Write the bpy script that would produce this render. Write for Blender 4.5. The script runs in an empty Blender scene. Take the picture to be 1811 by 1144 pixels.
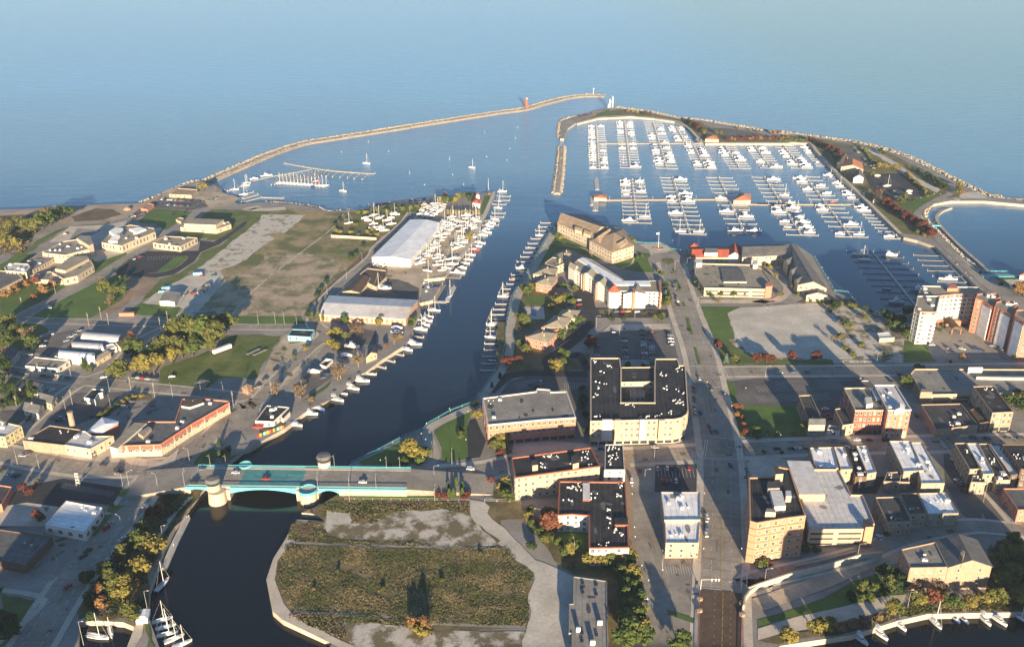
import bpy, bmesh, math, random
from mathutils import Vector, Matrix, noise
from mathutils.geometry import tessellate_polygon
R=math.radians
random.seed(7)
# ---------------------------------------------------------------- camera, sky, sun
F,CX,CY,PITCH,H=1641.0,905.5,572.0,R(23.75),300.0
HAZE=0.00005
SUN_EL,SUN_AZ=R(9.4),R(174.1)          # azimuth clockwise from +Y: low sun behind the camera
scn=bpy.context.scene
cam=bpy.data.objects.new('camera',bpy.data.cameras.new('camera')); scn.collection.objects.link(cam)
cam.data.sensor_width=36; cam.data.lens=F/1811*36; cam.location=(0,0,H); cam.rotation_euler=(R(90)-PITCH,0,0)
cam.data.clip_start=1; cam.data.clip_end=40000; scn.camera=cam
w=bpy.data.worlds.new("World"); scn.world=w; w.use_nodes=True
sky=w.node_tree.nodes.new('ShaderNodeTexSky'); sky.sky_type='NISHITA'; sky.sun_disc=False
sky.sun_elevation=SUN_EL; sky.sun_rotation=SUN_AZ; sky.air_density=1.0; sky.dust_density=0.2; sky.ozone_density=4.0
bg=w.node_tree.nodes['Background']; w.node_tree.links.new(sky.outputs[0],bg.inputs[0]); bg.inputs[1].default_value=0.065
sl=bpy.data.lights.new('sun','SUN'); sl.energy=5.0; sl.angle=R(0.5); sl.color=(1,0.79,0.53)
so=bpy.data.objects.new('sun',sl); scn.collection.objects.link(so)
sd=Vector((math.sin(SUN_AZ)*math.cos(SUN_EL),math.cos(SUN_AZ)*math.cos(SUN_EL),math.sin(SUN_EL)))
so.rotation_euler=sd.to_track_quat('Z','Y').to_euler(); so.location=(0,-300,400)
scn.view_settings.view_transform='Standard'; scn.view_settings.look='None'; scn.view_settings.gamma=1; scn.view_settings.exposure=1.6
scn.cycles.max_bounces=5; scn.cycles.volume_bounces=0
# ---------------------------------------------------------------- pixel <-> ground
L=3.0
REG=dict(A1=(0,300,3.813),A2=(440,300,3.813),A3=(880,300,3.813),A4=(1340,300,3.813),
 B1=(0,570,3.813),B2=(440,570,3.813),B3=(880,570,3.813),B4=(1340,570,3.813),
 C1=(0,844,3.813),C2=(440,844,3.813),C3=(880,844,3.813),C4=(1340,844,3.813),
 D1=(340,200,4.576),D2=(720,140,4.4),D3=(1020,170,4.4),D4=(1380,180,4.086),
 E1=(300,760,4.116),E2=(600,310,6.02),E3=(1590,480,6.357),E4=(1300,800,5.2),F=(0,0,1.0))
def P(s):
    out=[];r=REG['F']
    for t in s.split():
        if t in REG: r=REG[t]; continue
        a=[float(q) for q in t.split(',')[:2]]
        out.append((r[0]+a[0]/r[2],r[1]+a[1]/r[2]))
    return out
def G(u,v,z=L):
    dx=(u-CX)/F; dy=(v-CY)/F
    X=dx; Y=math.cos(PITCH)-dy*math.sin(PITCH); Z=-math.sin(PITCH)-dy*math.cos(PITCH)
    Z=min(Z,-0.02); t=(z-H)/Z
    return Vector((X*t,Y*t,z))
def GP(s,z=L): return [G(u,v,z) for u,v in (P(s) if isinstance(s,str) else s)]
def proj(p):
    Y=p[1];Z=p[2]-H; d=Y*math.cos(PITCH)-Z*math.sin(PITCH); up=Y*math.sin(PITCH)+Z*math.cos(PITCH)
    return CX+F*p[0]/max(d,1),CY-F*up/max(d,1)
# ---------------------------------------------------------------- materials
M={}
def mat(name,col,rough=0.85,var=0.15,scale=0.3,metal=0.0,col2=None,s2=None,bump=0.0,detail=6,kind='noise',spec=0.3,thr=(0.35,0.65)):
    m=bpy.data.materials.new(name); m.use_nodes=True; nt=m.node_tree; b=nt.nodes['Principled BSDF']
    b.inputs['Roughness'].default_value=rough; b.inputs['Metallic'].default_value=metal
    b.inputs['Specular IOR Level'].default_value=spec
    tc=nt.nodes.new('ShaderNodeTexCoord')
    n=nt.nodes.new('ShaderNodeTexNoise'); n.inputs['Scale'].default_value=scale; n.inputs['Detail'].default_value=detail; n.inputs['Roughness'].default_value=.65
    nt.links.new(tc.outputs['Object'],n.inputs['Vector'])
    cr=nt.nodes.new('ShaderNodeValToRGB'); cr.color_ramp.elements[0].position=thr[0]; cr.color_ramp.elements[1].position=thr[1]
    c2=col2 or tuple(min(1,c*(1+var)) for c in col); c1=col if col2 else tuple(c*(1-var) for c in col)
    cr.color_ramp.elements[0].color=(*c1,1); cr.color_ramp.elements[1].color=(*c2,1)
    nt.links.new(n.outputs['Fac'],cr.inputs['Fac']); out=cr.outputs['Color']
    if s2:
        n2=nt.nodes.new('ShaderNodeTexNoise'); n2.inputs['Scale'].default_value=s2; n2.inputs['Detail'].default_value=4
        nt.links.new(tc.outputs['Object'],n2.inputs['Vector'])
        mr=nt.nodes.new('ShaderNodeMapRange'); mr.inputs['To Min'].default_value=0.7; mr.inputs['To Max'].default_value=1.3
        nt.links.new(n2.outputs['Fac'],mr.inputs['Value'])
        mx=nt.nodes.new('ShaderNodeVectorMath'); mx.operation='SCALE'
        nt.links.new(out,mx.inputs[0]); nt.links.new(mr.outputs['Result'],mx.inputs['Scale']); out=mx.outputs[0]
    nt.links.new(out,b.inputs['Base Color'])
    if bump:
        bp=nt.nodes.new('ShaderNodeBump'); bp.inputs['Strength'].default_value=bump; bp.inputs['Distance'].default_value=.3
        nt.links.new(n.outputs['Fac'],bp.inputs['Height']); nt.links.new(bp.outputs['Normal'],b.inputs['Normal'])
    M[name]=m; return m
mat('asphalt',(.13,.12,.11),var=.25,scale=.05,s2=.9)
mat('asphalt_old',(.28,.258,.228),var=.2,scale=.04,s2=.7)
mat('asphalt_new',(.04,.042,.048),var=.2,scale=.06,s2=.6)
mat('road',(.30,.268,.225),var=.2,scale=.05,s2=.5)
mat('concrete',(.42,.37,.30),var=.18,scale=.08,s2=.8)
mat('pavement',(.54,.47,.375),var=.15,scale=.1,s2=1.2)
mat('gravel_pale',(.44,.40,.33),col2=(.62,.57,.48),scale=.05,s2=.6)
mat('gravel_lot',(.44,.355,.255),var=.25,scale=.06,s2=.8)
mat('grass',(.075,.105,.02),col2=(.15,.18,.05),scale=.07,s2=.7)
mat('lawn',(.07,.125,.022),col2=(.11,.175,.035),scale=.04,s2=.5)
mat('verge',(.10,.115,.038),col2=(.21,.175,.07),scale=.06,s2=.8)
mat('dry_grass',(.13,.14,.05),col2=(.36,.265,.14),scale=.03,s2=.6,thr=(.42,.58),detail=10)
mat('dry_bare',(.44,.34,.23),col2=(.17,.165,.08),scale=.06,s2=.6,thr=(.44,.6),detail=10)
mat('slab_old',(.54,.49,.41),col2=(.24,.22,.13),scale=.13,s2=.8,thr=(.53,.62),detail=9)
mat('scrub_soil',(.095,.09,.032),col2=(.23,.175,.085),scale=.09,s2=.7,thr=(.4,.62),detail=9)
mat('white_gravel',(.17,.14,.075),col2=(.54,.49,.42),scale=.11,s2=.9,thr=(.44,.56),detail=9)
mat('soil',(.30,.215,.145),var=.25,scale=.06,s2=.6)
mat('sand',(.40,.31,.225),var=.2,scale=.05)
mat('rock',(.33,.29,.235),var=.35,scale=.6,s2=.1)
mat('rock_dark',(.16,.13,.10),var=.35,scale=.6)
mat('brush',(.10,.085,.045),col2=(.19,.13,.08),scale=.05,s2=.5)
mat('paint_white',(.7,.7,.66),var=.1,scale=1.5)
mat('paint_yellow',(.55,.40,.06),var=.1,scale=1.5)
mat('teal',(.12,.44,.50),rough=.5,var=.12,scale=.3)
mat('teal_deck',(.09,.27,.26),rough=.6,var=.2,scale=.2,s2=1)
mat('roof_black',(.018,.018,.022),col2=(.05,.047,.047),rough=.8,var=.25,scale=.15)
mat('roof_dark',(.06,.058,.06),var=.3,scale=.12,s2=.5)
mat('roof_grey',(.27,.25,.22),var=.2,scale=.1,s2=.5)
mat('roof_light',(.62,.61,.59),var=.12,scale=.12,s2=.4)
mat('roof_white',(.88,.87,.86),rough=.6,var=.1,scale=.1,s2=.3)
mat('roof_brown',(.11,.075,.052),var=.2,scale=.25)
mat('roof_tan',(.33,.245,.165),var=.18,scale=.3,s2=.1)
mat('roof_greytan',(.32,.28,.21),var=.15,scale=.3,s2=.1)
mat('roof_slate',(.13,.13,.13),var=.25,scale=.25,s2=.1)
mat('roof_red',(.42,.10,.06),var=.15,scale=.2)
mat('roof_orange',(.55,.22,.12),var=.12,scale=.2)
mat('roof_metal',(.80,.80,.80),rough=.45,var=.07,scale=.05,s2=.15)
mat('roof_rusty',(.66,.64,.61),col2=(.46,.35,.28),rough=.5,scale=.04,s2=.2,thr=(.5,.8))
mat('wall_cream',(.50,.405,.29),var=.08,scale=.3)
mat('wall_tan',(.45,.34,.23),var=.1,scale=.3)
mat('wall_peach',(.46,.335,.235),var=.08,scale=.3)
mat('wall_white',(.58,.555,.51),var=.05,scale=.3)
mat('wall_yellow',(.50,.42,.22),var=.08,scale=.3)
mat('wall_stone',(.34,.28,.205),var=.15,scale=.6)
mat('wall_grey',(.26,.25,.235),var=.12,scale=.3)
mat('wall_blue',(.20,.42,.55),var=.08,scale=.3)
mat('concrete_wall',(.45,.41,.34),var=.1,scale=.3)
mat('brick_red',(.33,.105,.065),var=.18,scale=.8)
mat('brick_salmon',(.50,.20,.13),var=.1,scale=.5)
mat('brick_orange',(.42,.245,.15),var=.1,scale=.5)
mat('brick_tan',(.33,.245,.175),var=.15,scale=.6)
mat('brick_dark',(.13,.085,.06),var=.2,scale=.6)
mat('glass',(.03,.04,.05),rough=.15,var=.1,spec=.6)
mat('frame',(.55,.52,.47),rough=.6,var=.05)
mat('glass_blind',(.30,.27,.22),rough=.4,var=.2)
mat('glass_grey',(.10,.12,.14),rough=.12,var=.2,spec=.6)
mat('frame_dark',(.05,.05,.05),rough=.6,var=.05)
mat('unit',(.55,.55,.55),rough=.5,var=.1)
mat('wood',(.30,.26,.21),var=.2,scale=.8)
mat('wood_dark',(.13,.10,.075),var=.2,scale=.8)
mat('dock',(.50,.48,.44),var=.12,scale=.5)
mat('boat_white',(.66,.66,.65),rough=.35,var=.04,spec=.5)
mat('boat_blue',(.03,.07,.22),rough=.35,var=.05)
mat('boat_red',(.40,.05,.04),rough=.4,var=.05)
mat('canvas_blue',(.05,.12,.35),rough=.8,var=.1)
mat('canvas_tan',(.40,.33,.25),rough=.8,var=.1)
mat('canvas_white',(.62,.64,.68),rough=.6,var=.06)
mat('mast',(.62,.60,.56),rough=.4,var=.05)
mat('tinted',(.02,.025,.03),rough=.15,var=.1,spec=.6)
mat('metal_pole',(.36,.35,.33),rough=.5,var=.1)
mat('bark',(.10,.07,.05),var=.25,scale=2)
mat('bark_pale',(.25,.20,.15),var=.2,scale=2)
mat('rubber',(.02,.02,.02),var=.1)
for k,c in dict(white=(.72,.72,.72),silver=(.42,.43,.45),black=(.025,.025,.03),grey=(.15,.155,.17),blue=(.04,.09,.22),red=(.38,.03,.03),tan=(.35,.30,.22),green=(.04,.12,.08),yellow=(.55,.36,.04)).items():
    mat('car_'+k,c,rough=.35,var=.03,spec=.5)
LEAF=dict(green=((.042,.07,.018),(.10,.125,.036)),olive=((.06,.075,.02),(.15,.15,.045)),yellow=((.11,.10,.025),(.26,.215,.055)),
 orange=((.16,.085,.035),(.30,.17,.07)),red=((.13,.05,.03),(.24,.10,.055)),maroon=((.06,.02,.018),(.15,.05,.035)),
 dark=((.02,.04,.015),(.05,.075,.025)),brown=((.12,.08,.045),(.24,.17,.09)),blue=((.06,.10,.08),(.14,.19,.15)),tan=((.20,.17,.08),(.33,.28,.14)))
for k,(a,b_) in LEAF.items():
    m=mat('leaf_'+k,a,col2=b_,scale=.9,rough=.9,thr=(.3,.7),spec=.1)
mat('weed_green',(.085,.10,.032),col2=(.16,.155,.055),scale=.12,s2=1,detail=8)
mat('weed_gold',(.20,.165,.07),col2=(.31,.25,.12),scale=.2)
mat('weed_brown',(.13,.10,.055),col2=(.22,.165,.095),scale=.2)
def water_mat():
    m=bpy.data.materials.new('water'); m.use_nodes=True; nt=m.node_tree; N=nt.nodes; lk=nt.links; b=N['Principled BSDF']
    tc=N.new('ShaderNodeTexCoord'); sp=N.new('ShaderNodeSeparateXYZ'); lk.new(tc.outputs['Object'],sp.inputs[0])
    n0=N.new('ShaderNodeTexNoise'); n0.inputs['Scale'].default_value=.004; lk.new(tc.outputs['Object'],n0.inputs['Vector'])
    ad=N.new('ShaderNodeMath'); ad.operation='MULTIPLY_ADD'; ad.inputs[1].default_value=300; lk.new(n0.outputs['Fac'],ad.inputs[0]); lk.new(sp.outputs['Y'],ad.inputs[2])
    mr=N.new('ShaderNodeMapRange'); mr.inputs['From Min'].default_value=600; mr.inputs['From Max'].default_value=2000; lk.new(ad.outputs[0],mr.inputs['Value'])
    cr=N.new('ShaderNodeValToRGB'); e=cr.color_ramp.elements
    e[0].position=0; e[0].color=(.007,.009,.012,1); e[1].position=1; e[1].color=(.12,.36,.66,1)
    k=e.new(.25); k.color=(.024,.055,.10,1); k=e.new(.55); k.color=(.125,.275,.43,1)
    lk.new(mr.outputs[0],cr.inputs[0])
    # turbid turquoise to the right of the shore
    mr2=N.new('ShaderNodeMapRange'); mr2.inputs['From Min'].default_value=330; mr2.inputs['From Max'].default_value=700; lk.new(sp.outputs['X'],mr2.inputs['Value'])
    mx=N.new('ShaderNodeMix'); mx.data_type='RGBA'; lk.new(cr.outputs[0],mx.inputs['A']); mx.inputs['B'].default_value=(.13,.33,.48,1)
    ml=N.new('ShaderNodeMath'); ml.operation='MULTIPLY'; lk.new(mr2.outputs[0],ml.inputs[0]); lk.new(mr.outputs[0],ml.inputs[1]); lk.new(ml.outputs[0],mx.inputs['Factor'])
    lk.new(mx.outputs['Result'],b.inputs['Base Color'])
    b.inputs['Roughness'].default_value=.12; b.inputs['IOR'].default_value=1.33
    mp=N.new('ShaderNodeMapping'); mp.inputs['Rotation'].default_value=(0,0,R(-12)); mp.inputs['Scale'].default_value=(.35,1.6,1); lk.new(tc.outputs['Object'],mp.inputs[0])
    n1=N.new('ShaderNodeTexNoise'); n1.inputs['Scale'].default_value=.06; n1.inputs['Detail'].default_value=7; n1.inputs['Roughness'].default_value=.6; lk.new(mp.outputs[0],n1.inputs['Vector'])
    bp=N.new('ShaderNodeBump'); bp.inputs['Distance'].default_value=5.0
    st=N.new('ShaderNodeMapRange'); st.inputs['From Min'].default_value=1000; st.inputs['From Max'].default_value=1900; st.inputs['To Min'].default_value=.02; st.inputs['To Max'].default_value=1.0; lk.new(ad.outputs[0],st.inputs['Value']); lk.new(st.outputs[0],bp.inputs['Strength'])
    lk.new(n1.outputs['Fac'],bp.inputs['Height']); lk.new(bp.outputs[0],b.inputs['Normal']); M['water']=m
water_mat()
# ---------------------------------------------------------------- object helpers
COL=scn.collection
def mesh(name,verts,faces,mats,fm=None,smooth=False):
    me=bpy.data.meshes.new(name); me.from_pydata([tuple(v) for v in verts],[],faces)
    for m in (mats if isinstance(mats,(list,tuple)) else [mats]): me.materials.append(M[m])
    if fm: me.polygons.foreach_set('material_index',fm)
    if smooth: me.polygons.foreach_set('use_smooth',[True]*len(me.polygons))
    me.update(); return me
def ob(name,me,parent=None,loc=None):
    o=bpy.data.objects.new(name,me); COL.objects.link(o)
    if parent: o.parent=parent
    if loc is not None: o.location=loc
    return o
def tag(o,label,cat,group=None,kind=None):
    if label: o['label']=label
    if cat: o['category']=cat
    if group: o['group']=group
    if kind: o['kind']=kind
    return o
def empty(name,loc,label=None,cat=None,group=None,rz=0):
    o=bpy.data.objects.new(name,None); COL.objects.link(o); o.location=loc; o.rotation_euler[2]=rz
    o.empty_display_size=.5
    return tag(o,label,cat,group)
class MB:
    def __init__(s): s.v=[];s.f=[];s.m=[]
    def add(s,vs,fs,mi=0):
        k=len(s.v); s.v+=[Vector(v) for v in vs]; s.f+=[tuple(i+k for i in f) for f in fs]; s.m+=[mi]*len(fs)
    def box(s,x0,x1,y0,y1,z0,z1,mi=0,rz=0,c=None,tx=1,ty=1):
        cx,cy=(x0+x1)/2,(y0+y1)/2; vs=[]
        for z,a,b in ((z0,1,1),(z1,tx,ty)):
            for x,y in ((x0,y0),(x1,y0),(x1,y1),(x0,y1)):
                v=Vector((cx+(x-cx)*a,cy+(y-cy)*b,z))
                if rz: v=Matrix.Rotation(rz,3,'Z')@v
                if c is not None: v=v+Vector(c)
                vs.append(v)
        s.add(vs,[(3,2,1,0),(4,5,6,7),(0,1,5,4),(1,2,6,5),(2,3,7,6),(3,0,4,7)],mi)
    def bar(s,a,b,r0,r1=None,n=6,mi=0):
        a=Vector(a);b=Vector(b);r1=r0 if r1 is None else r1; d=(b-a).normalized()
        u=d.orthogonal().normalized(); w_=d.cross(u)
        vs=[a+(u*math.cos(t)+w_*math.sin(t))*r0 for t in [2*math.pi*i/n for i in range(n)]]+[b+(u*math.cos(t)+w_*math.sin(t))*r1 for t in [2*math.pi*i/n for i in range(n)]]
        s.add(vs,[(i,(i+1)%n,n+(i+1)%n,n+i) for i in range(n)]+[tuple(range(n))[::-1],tuple(range(n,2*n))],mi)
    def prism(s,poly,z0,z1,mi=0,top=True,mt=None,bot=False):
        n=len(poly); vs=[(p[0],p[1],z0) for p in poly]+[(p[0],p[1],z1) for p in poly]
        s.add(vs,[(i,(i+1)%n,n+(i+1)%n,n+i) for i in range(n)],mi)
        if top: s.cap(poly,z1,mi if mt is None else mt)
    def cap(s,poly,z,mi=0):
        pl=[Vector((p[0],p[1],0)) for p in poly]
        tr=tessellate_polygon([pl]); vs=[(p[0],p[1],z) for p in poly]; fs=[]
        for t in tr:
            a,b,c=[pl[i] for i in t]
            fs.append(tuple(t) if (b-a).cross(c-a).z>0 else tuple(t[::-1]))
        s.add(vs,fs,mi)
    def lathe(s,prof,n=12,c=(0,0,0),mi=0):
        vs=[];c=Vector(c)
        for r,z in prof:
            for i in range(n): t=2*math.pi*i/n; vs.append(c+Vector((r*math.cos(t),r*math.sin(t),z)))
        fs=[(j*n+i,j*n+(i+1)%n,(j+1)*n+(i+1)%n,(j+1)*n+i) for j in range(len(prof)-1) for i in range(n)]
        fs.append(tuple(range(n))[::-1]); fs.append(tuple((len(prof)-1)*n+i for i in range(n)))
        s.add(vs,fs,mi)
    def me(s,name,mats,smooth=False): return mesh(name,s.v,s.f,mats,s.m if not isinstance(mats,str) else None,smooth)
    def build(s,name,mats,parent=None,loc=None): return ob(name,s.me(name,mats),parent,loc)
def ccw(pl):
    a=sum(pl[i][0]*pl[(i+1)%len(pl)][1]-pl[(i+1)%len(pl)][0]*pl[i][1] for i in range(len(pl)))
    return pl if a>0 else pl[::-1]
_si=[0]
NATURAL={'grass','verge','dry_grass','dry_bare','slab_old','scrub_soil','white_gravel','soil','sand','brush','gravel_pale'}
def ragged(pl,amp=1.6,step=5):
    out=[]
    for i in range(len(pl)):
        p,q=pl[i],pl[(i+1)%len(pl)]; l=(q-p).length; k=max(1,min(60,int(l/step))); nn=Vector((-(q-p).y,(q-p).x,0)).normalized()
        for j in range(k):
            t=p.lerp(q,j/k); o=noise.noise(Vector((t.x*.07,t.y*.07,3)))*1.5+noise.noise(Vector((t.x*.3,t.y*.3,7)))
            out.append(t+nn*o*amp*(1 if j else .4))
    return out
def sheet(name,pts,m,layer=1,z=L,world=False,kind='structure'):
    pl=[Vector(p) for p in pts] if world else GP(pts,z); pl=ccw(pl); pl=ragged(pl) if m in NATURAL else pl; _si[0]+=1
    b=MB(); b.cap(pl,z+.05*layer+.0023*(_si[0]%20)); o=b.build(name,m); return tag(o,None,None,kind=kind)
def offset_line(pl,w):
    out=[]
    for i,p in enumerate(pl):
        a=pl[max(i-1,0)];b=pl[min(i+1,len(pl)-1)]; d1=(p-a) if i else (b-p); d2=(b-p) if i<len(pl)-1 else (p-a)
        d1=Vector((d1.x,d1.y,0)).normalized(); d2=Vector((d2.x,d2.y,0)).normalized(); t=(d1+d2).normalized(); n=Vector((-t.y,t.x,0))
        out.append(p+n*(w/max(.4,n.dot(Vector((-d1.y,d1.x,0))))))
    return out
def smooth_line(pl,k=3):
    if len(pl)<3: return pl
    out=[]
    for i in range(len(pl)-1):
        p0=pl[max(i-1,0)];p1=pl[i];p2=pl[i+1];p3=pl[min(i+2,len(pl)-1)]
        for j in range(k):
            t=j/k; out.append(0.5*((2*p1)+(p2-p0)*t+(2*p0-5*p1+4*p2-p3)*t*t+(3*p1-p0-3*p2+p3)*t**3))
    return out+[pl[-1]]
def strip(name,pts,w,m,layer=3,z=L,sm=True,off=0):
    pl=pts if isinstance(pts,list) else GP(pts,z)
    if sm: pl=smooth_line(pl,4)
    if off: pl=offset_line(pl,off)
    a=offset_line(pl,w/2);b=offset_line(pl,-w/2); _si[0]+=1; zz=z+.05*layer+.0023*(_si[0]%20)
    vs=[(p.x,p.y,zz) for p in a]+[(p.x,p.y,zz) for p in b]; n=len(a)
    return tag(ob(name,mesh(name,vs,[(n+i,n+i+1,i+1,i) for i in range(n-1)],m)),None,None,kind='structure')
def dashes(pts,off=0,ln=3,gap=8,w=.08,m='paint_white',z=L,layer=6):
    pl=smooth_line(GP(pts,z),4)
    if off: pl=offset_line(pl,off)
    b=MB(); acc=0; zz=z+.42
    for i in range(len(pl)-1):
        a,c=pl[i],pl[i+1]; l=(c-a).length; d=(c-a)/l; n=Vector((-d.y,d.x,0)); t=0
        while t<l:
            e=min(t+ln,l); p=a+d*t;q=a+d*e
            b.add([(p-n*w).xy.to_3d()+Vector((0,0,zz)),(q-n*w).xy.to_3d()+Vector((0,0,zz)),(q+n*w).xy.to_3d()+Vector((0,0,zz)),(p+n*w).xy.to_3d()+Vector((0,0,zz))],[(0,1,2,3)])
            t+=ln+gap
    return tag(b.build('road_marking',m),None,None,kind='structure')
def wear(pts,w,z=L):
    pl=smooth_line(GP(pts,z),4); rnd=random.Random(int(pl[0].x)); b=MB()
    for i in range(len(pl)-1):
        p,q=pl[i],pl[i+1]; l=(q-p).length; d=(q-p)/max(l,.01); n=Vector((-d.y,d.x,0)); t=rnd.uniform(0,6)
        while t<l:
            c=p+d*t; k=rnd.random(); u=rnd.uniform(-.45,.4)*w
            if k<.55: s=(-.48*w,.48*w,.09)       # joint across the road
            elif k<.8: s=(u,u+rnd.uniform(1,3),rnd.uniform(.6,2.5))  # repair patch
            else: s=(u,u+.16,rnd.uniform(4,14))   # sealed crack along it
            v=[c+n*s[0]-d*s[2],c+n*s[1]-d*s[2],c+n*s[1]+d*s[2],c+n*s[0]+d*s[2]]
            b.add([Vector((x.x,x.y,z+.405)) for x in v],[(3,2,1,0)]); t+=rnd.uniform(4,11)
    if b.v: tag(b.build('road_patch','asphalt'),None,None,kind='structure')
def street(pts,w,walk=2.5,m='road',layer=3,marks=1,wm='pavement'):
    if walk: strip('pavement',pts,w+2*walk,wm,layer-.5)
    strip('road',pts,w,m,layer)
    wear(pts,w)
    if marks: dashes(pts,0,400,0,.09,'paint_yellow')
    if marks>1:
        dashes(pts,w/4);dashes(pts,-w/4)
ORD=lambda n: str(n)+('th' if 10<=n%100<=20 else {1:'st',2:'nd',3:'rd'}.get(n%10,'th'))
def label_row(items,phrase,group):
    """items: list of (root, noun with its look); ordinals run left to right in the photograph"""
    its=sorted(items,key=lambda t:proj(t[0].location)[0])
    if len(its)==1: its[0][0]['label']=(its[0][1]+' '+phrase); return
    for i,(o,d) in enumerate(its):
        o['label']=f"{d}, {ORD(i+1)} from the left {phrase}"; o['group']=group
# ---------------------------------------------------------------- buildings
WIN={}
def win_mesh(ww,wh,fr,gl='glass',arch=False):
    k=(ww,wh,fr,gl)
    if k not in WIN:
        b=MB(); b.box(-ww/2-.12,ww/2+.12,0,.10,-wh/2-.12,wh/2+.12,0); b.box(-ww/2,ww/2,.10,.13,-wh/2,wh/2,1); b.box(-ww/2-.22,ww/2+.22,0,.24,-wh/2-.26,-wh/2-.12,0); b.box(-ww/2-.1,ww/2+.1,.13,.15,-.04,.04,0)
        if ww>1.3: b.box(-.05,.05,.13,.16,-wh/2,wh/2,0)
        WIN[k]=b.me('window',[fr,gl])
    return WIN[k]
def inset(pl,d):
    n=len(pl);out=[]
    for i in range(n):
        a,p,c=pl[i-1],pl[i],pl[(i+1)%n]; d1=(p-a).normalized();d2=(c-p).normalized(); n1=Vector((-d1.y,d1.x,0));n2=Vector((-d2.y,d2.x,0))
        t=(n1+n2); t=t.normalized() if t.length>1e-3 else n1; out.append(p+t*(d/max(.35,t.dot(n1))))
    return out
BL={}
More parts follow.
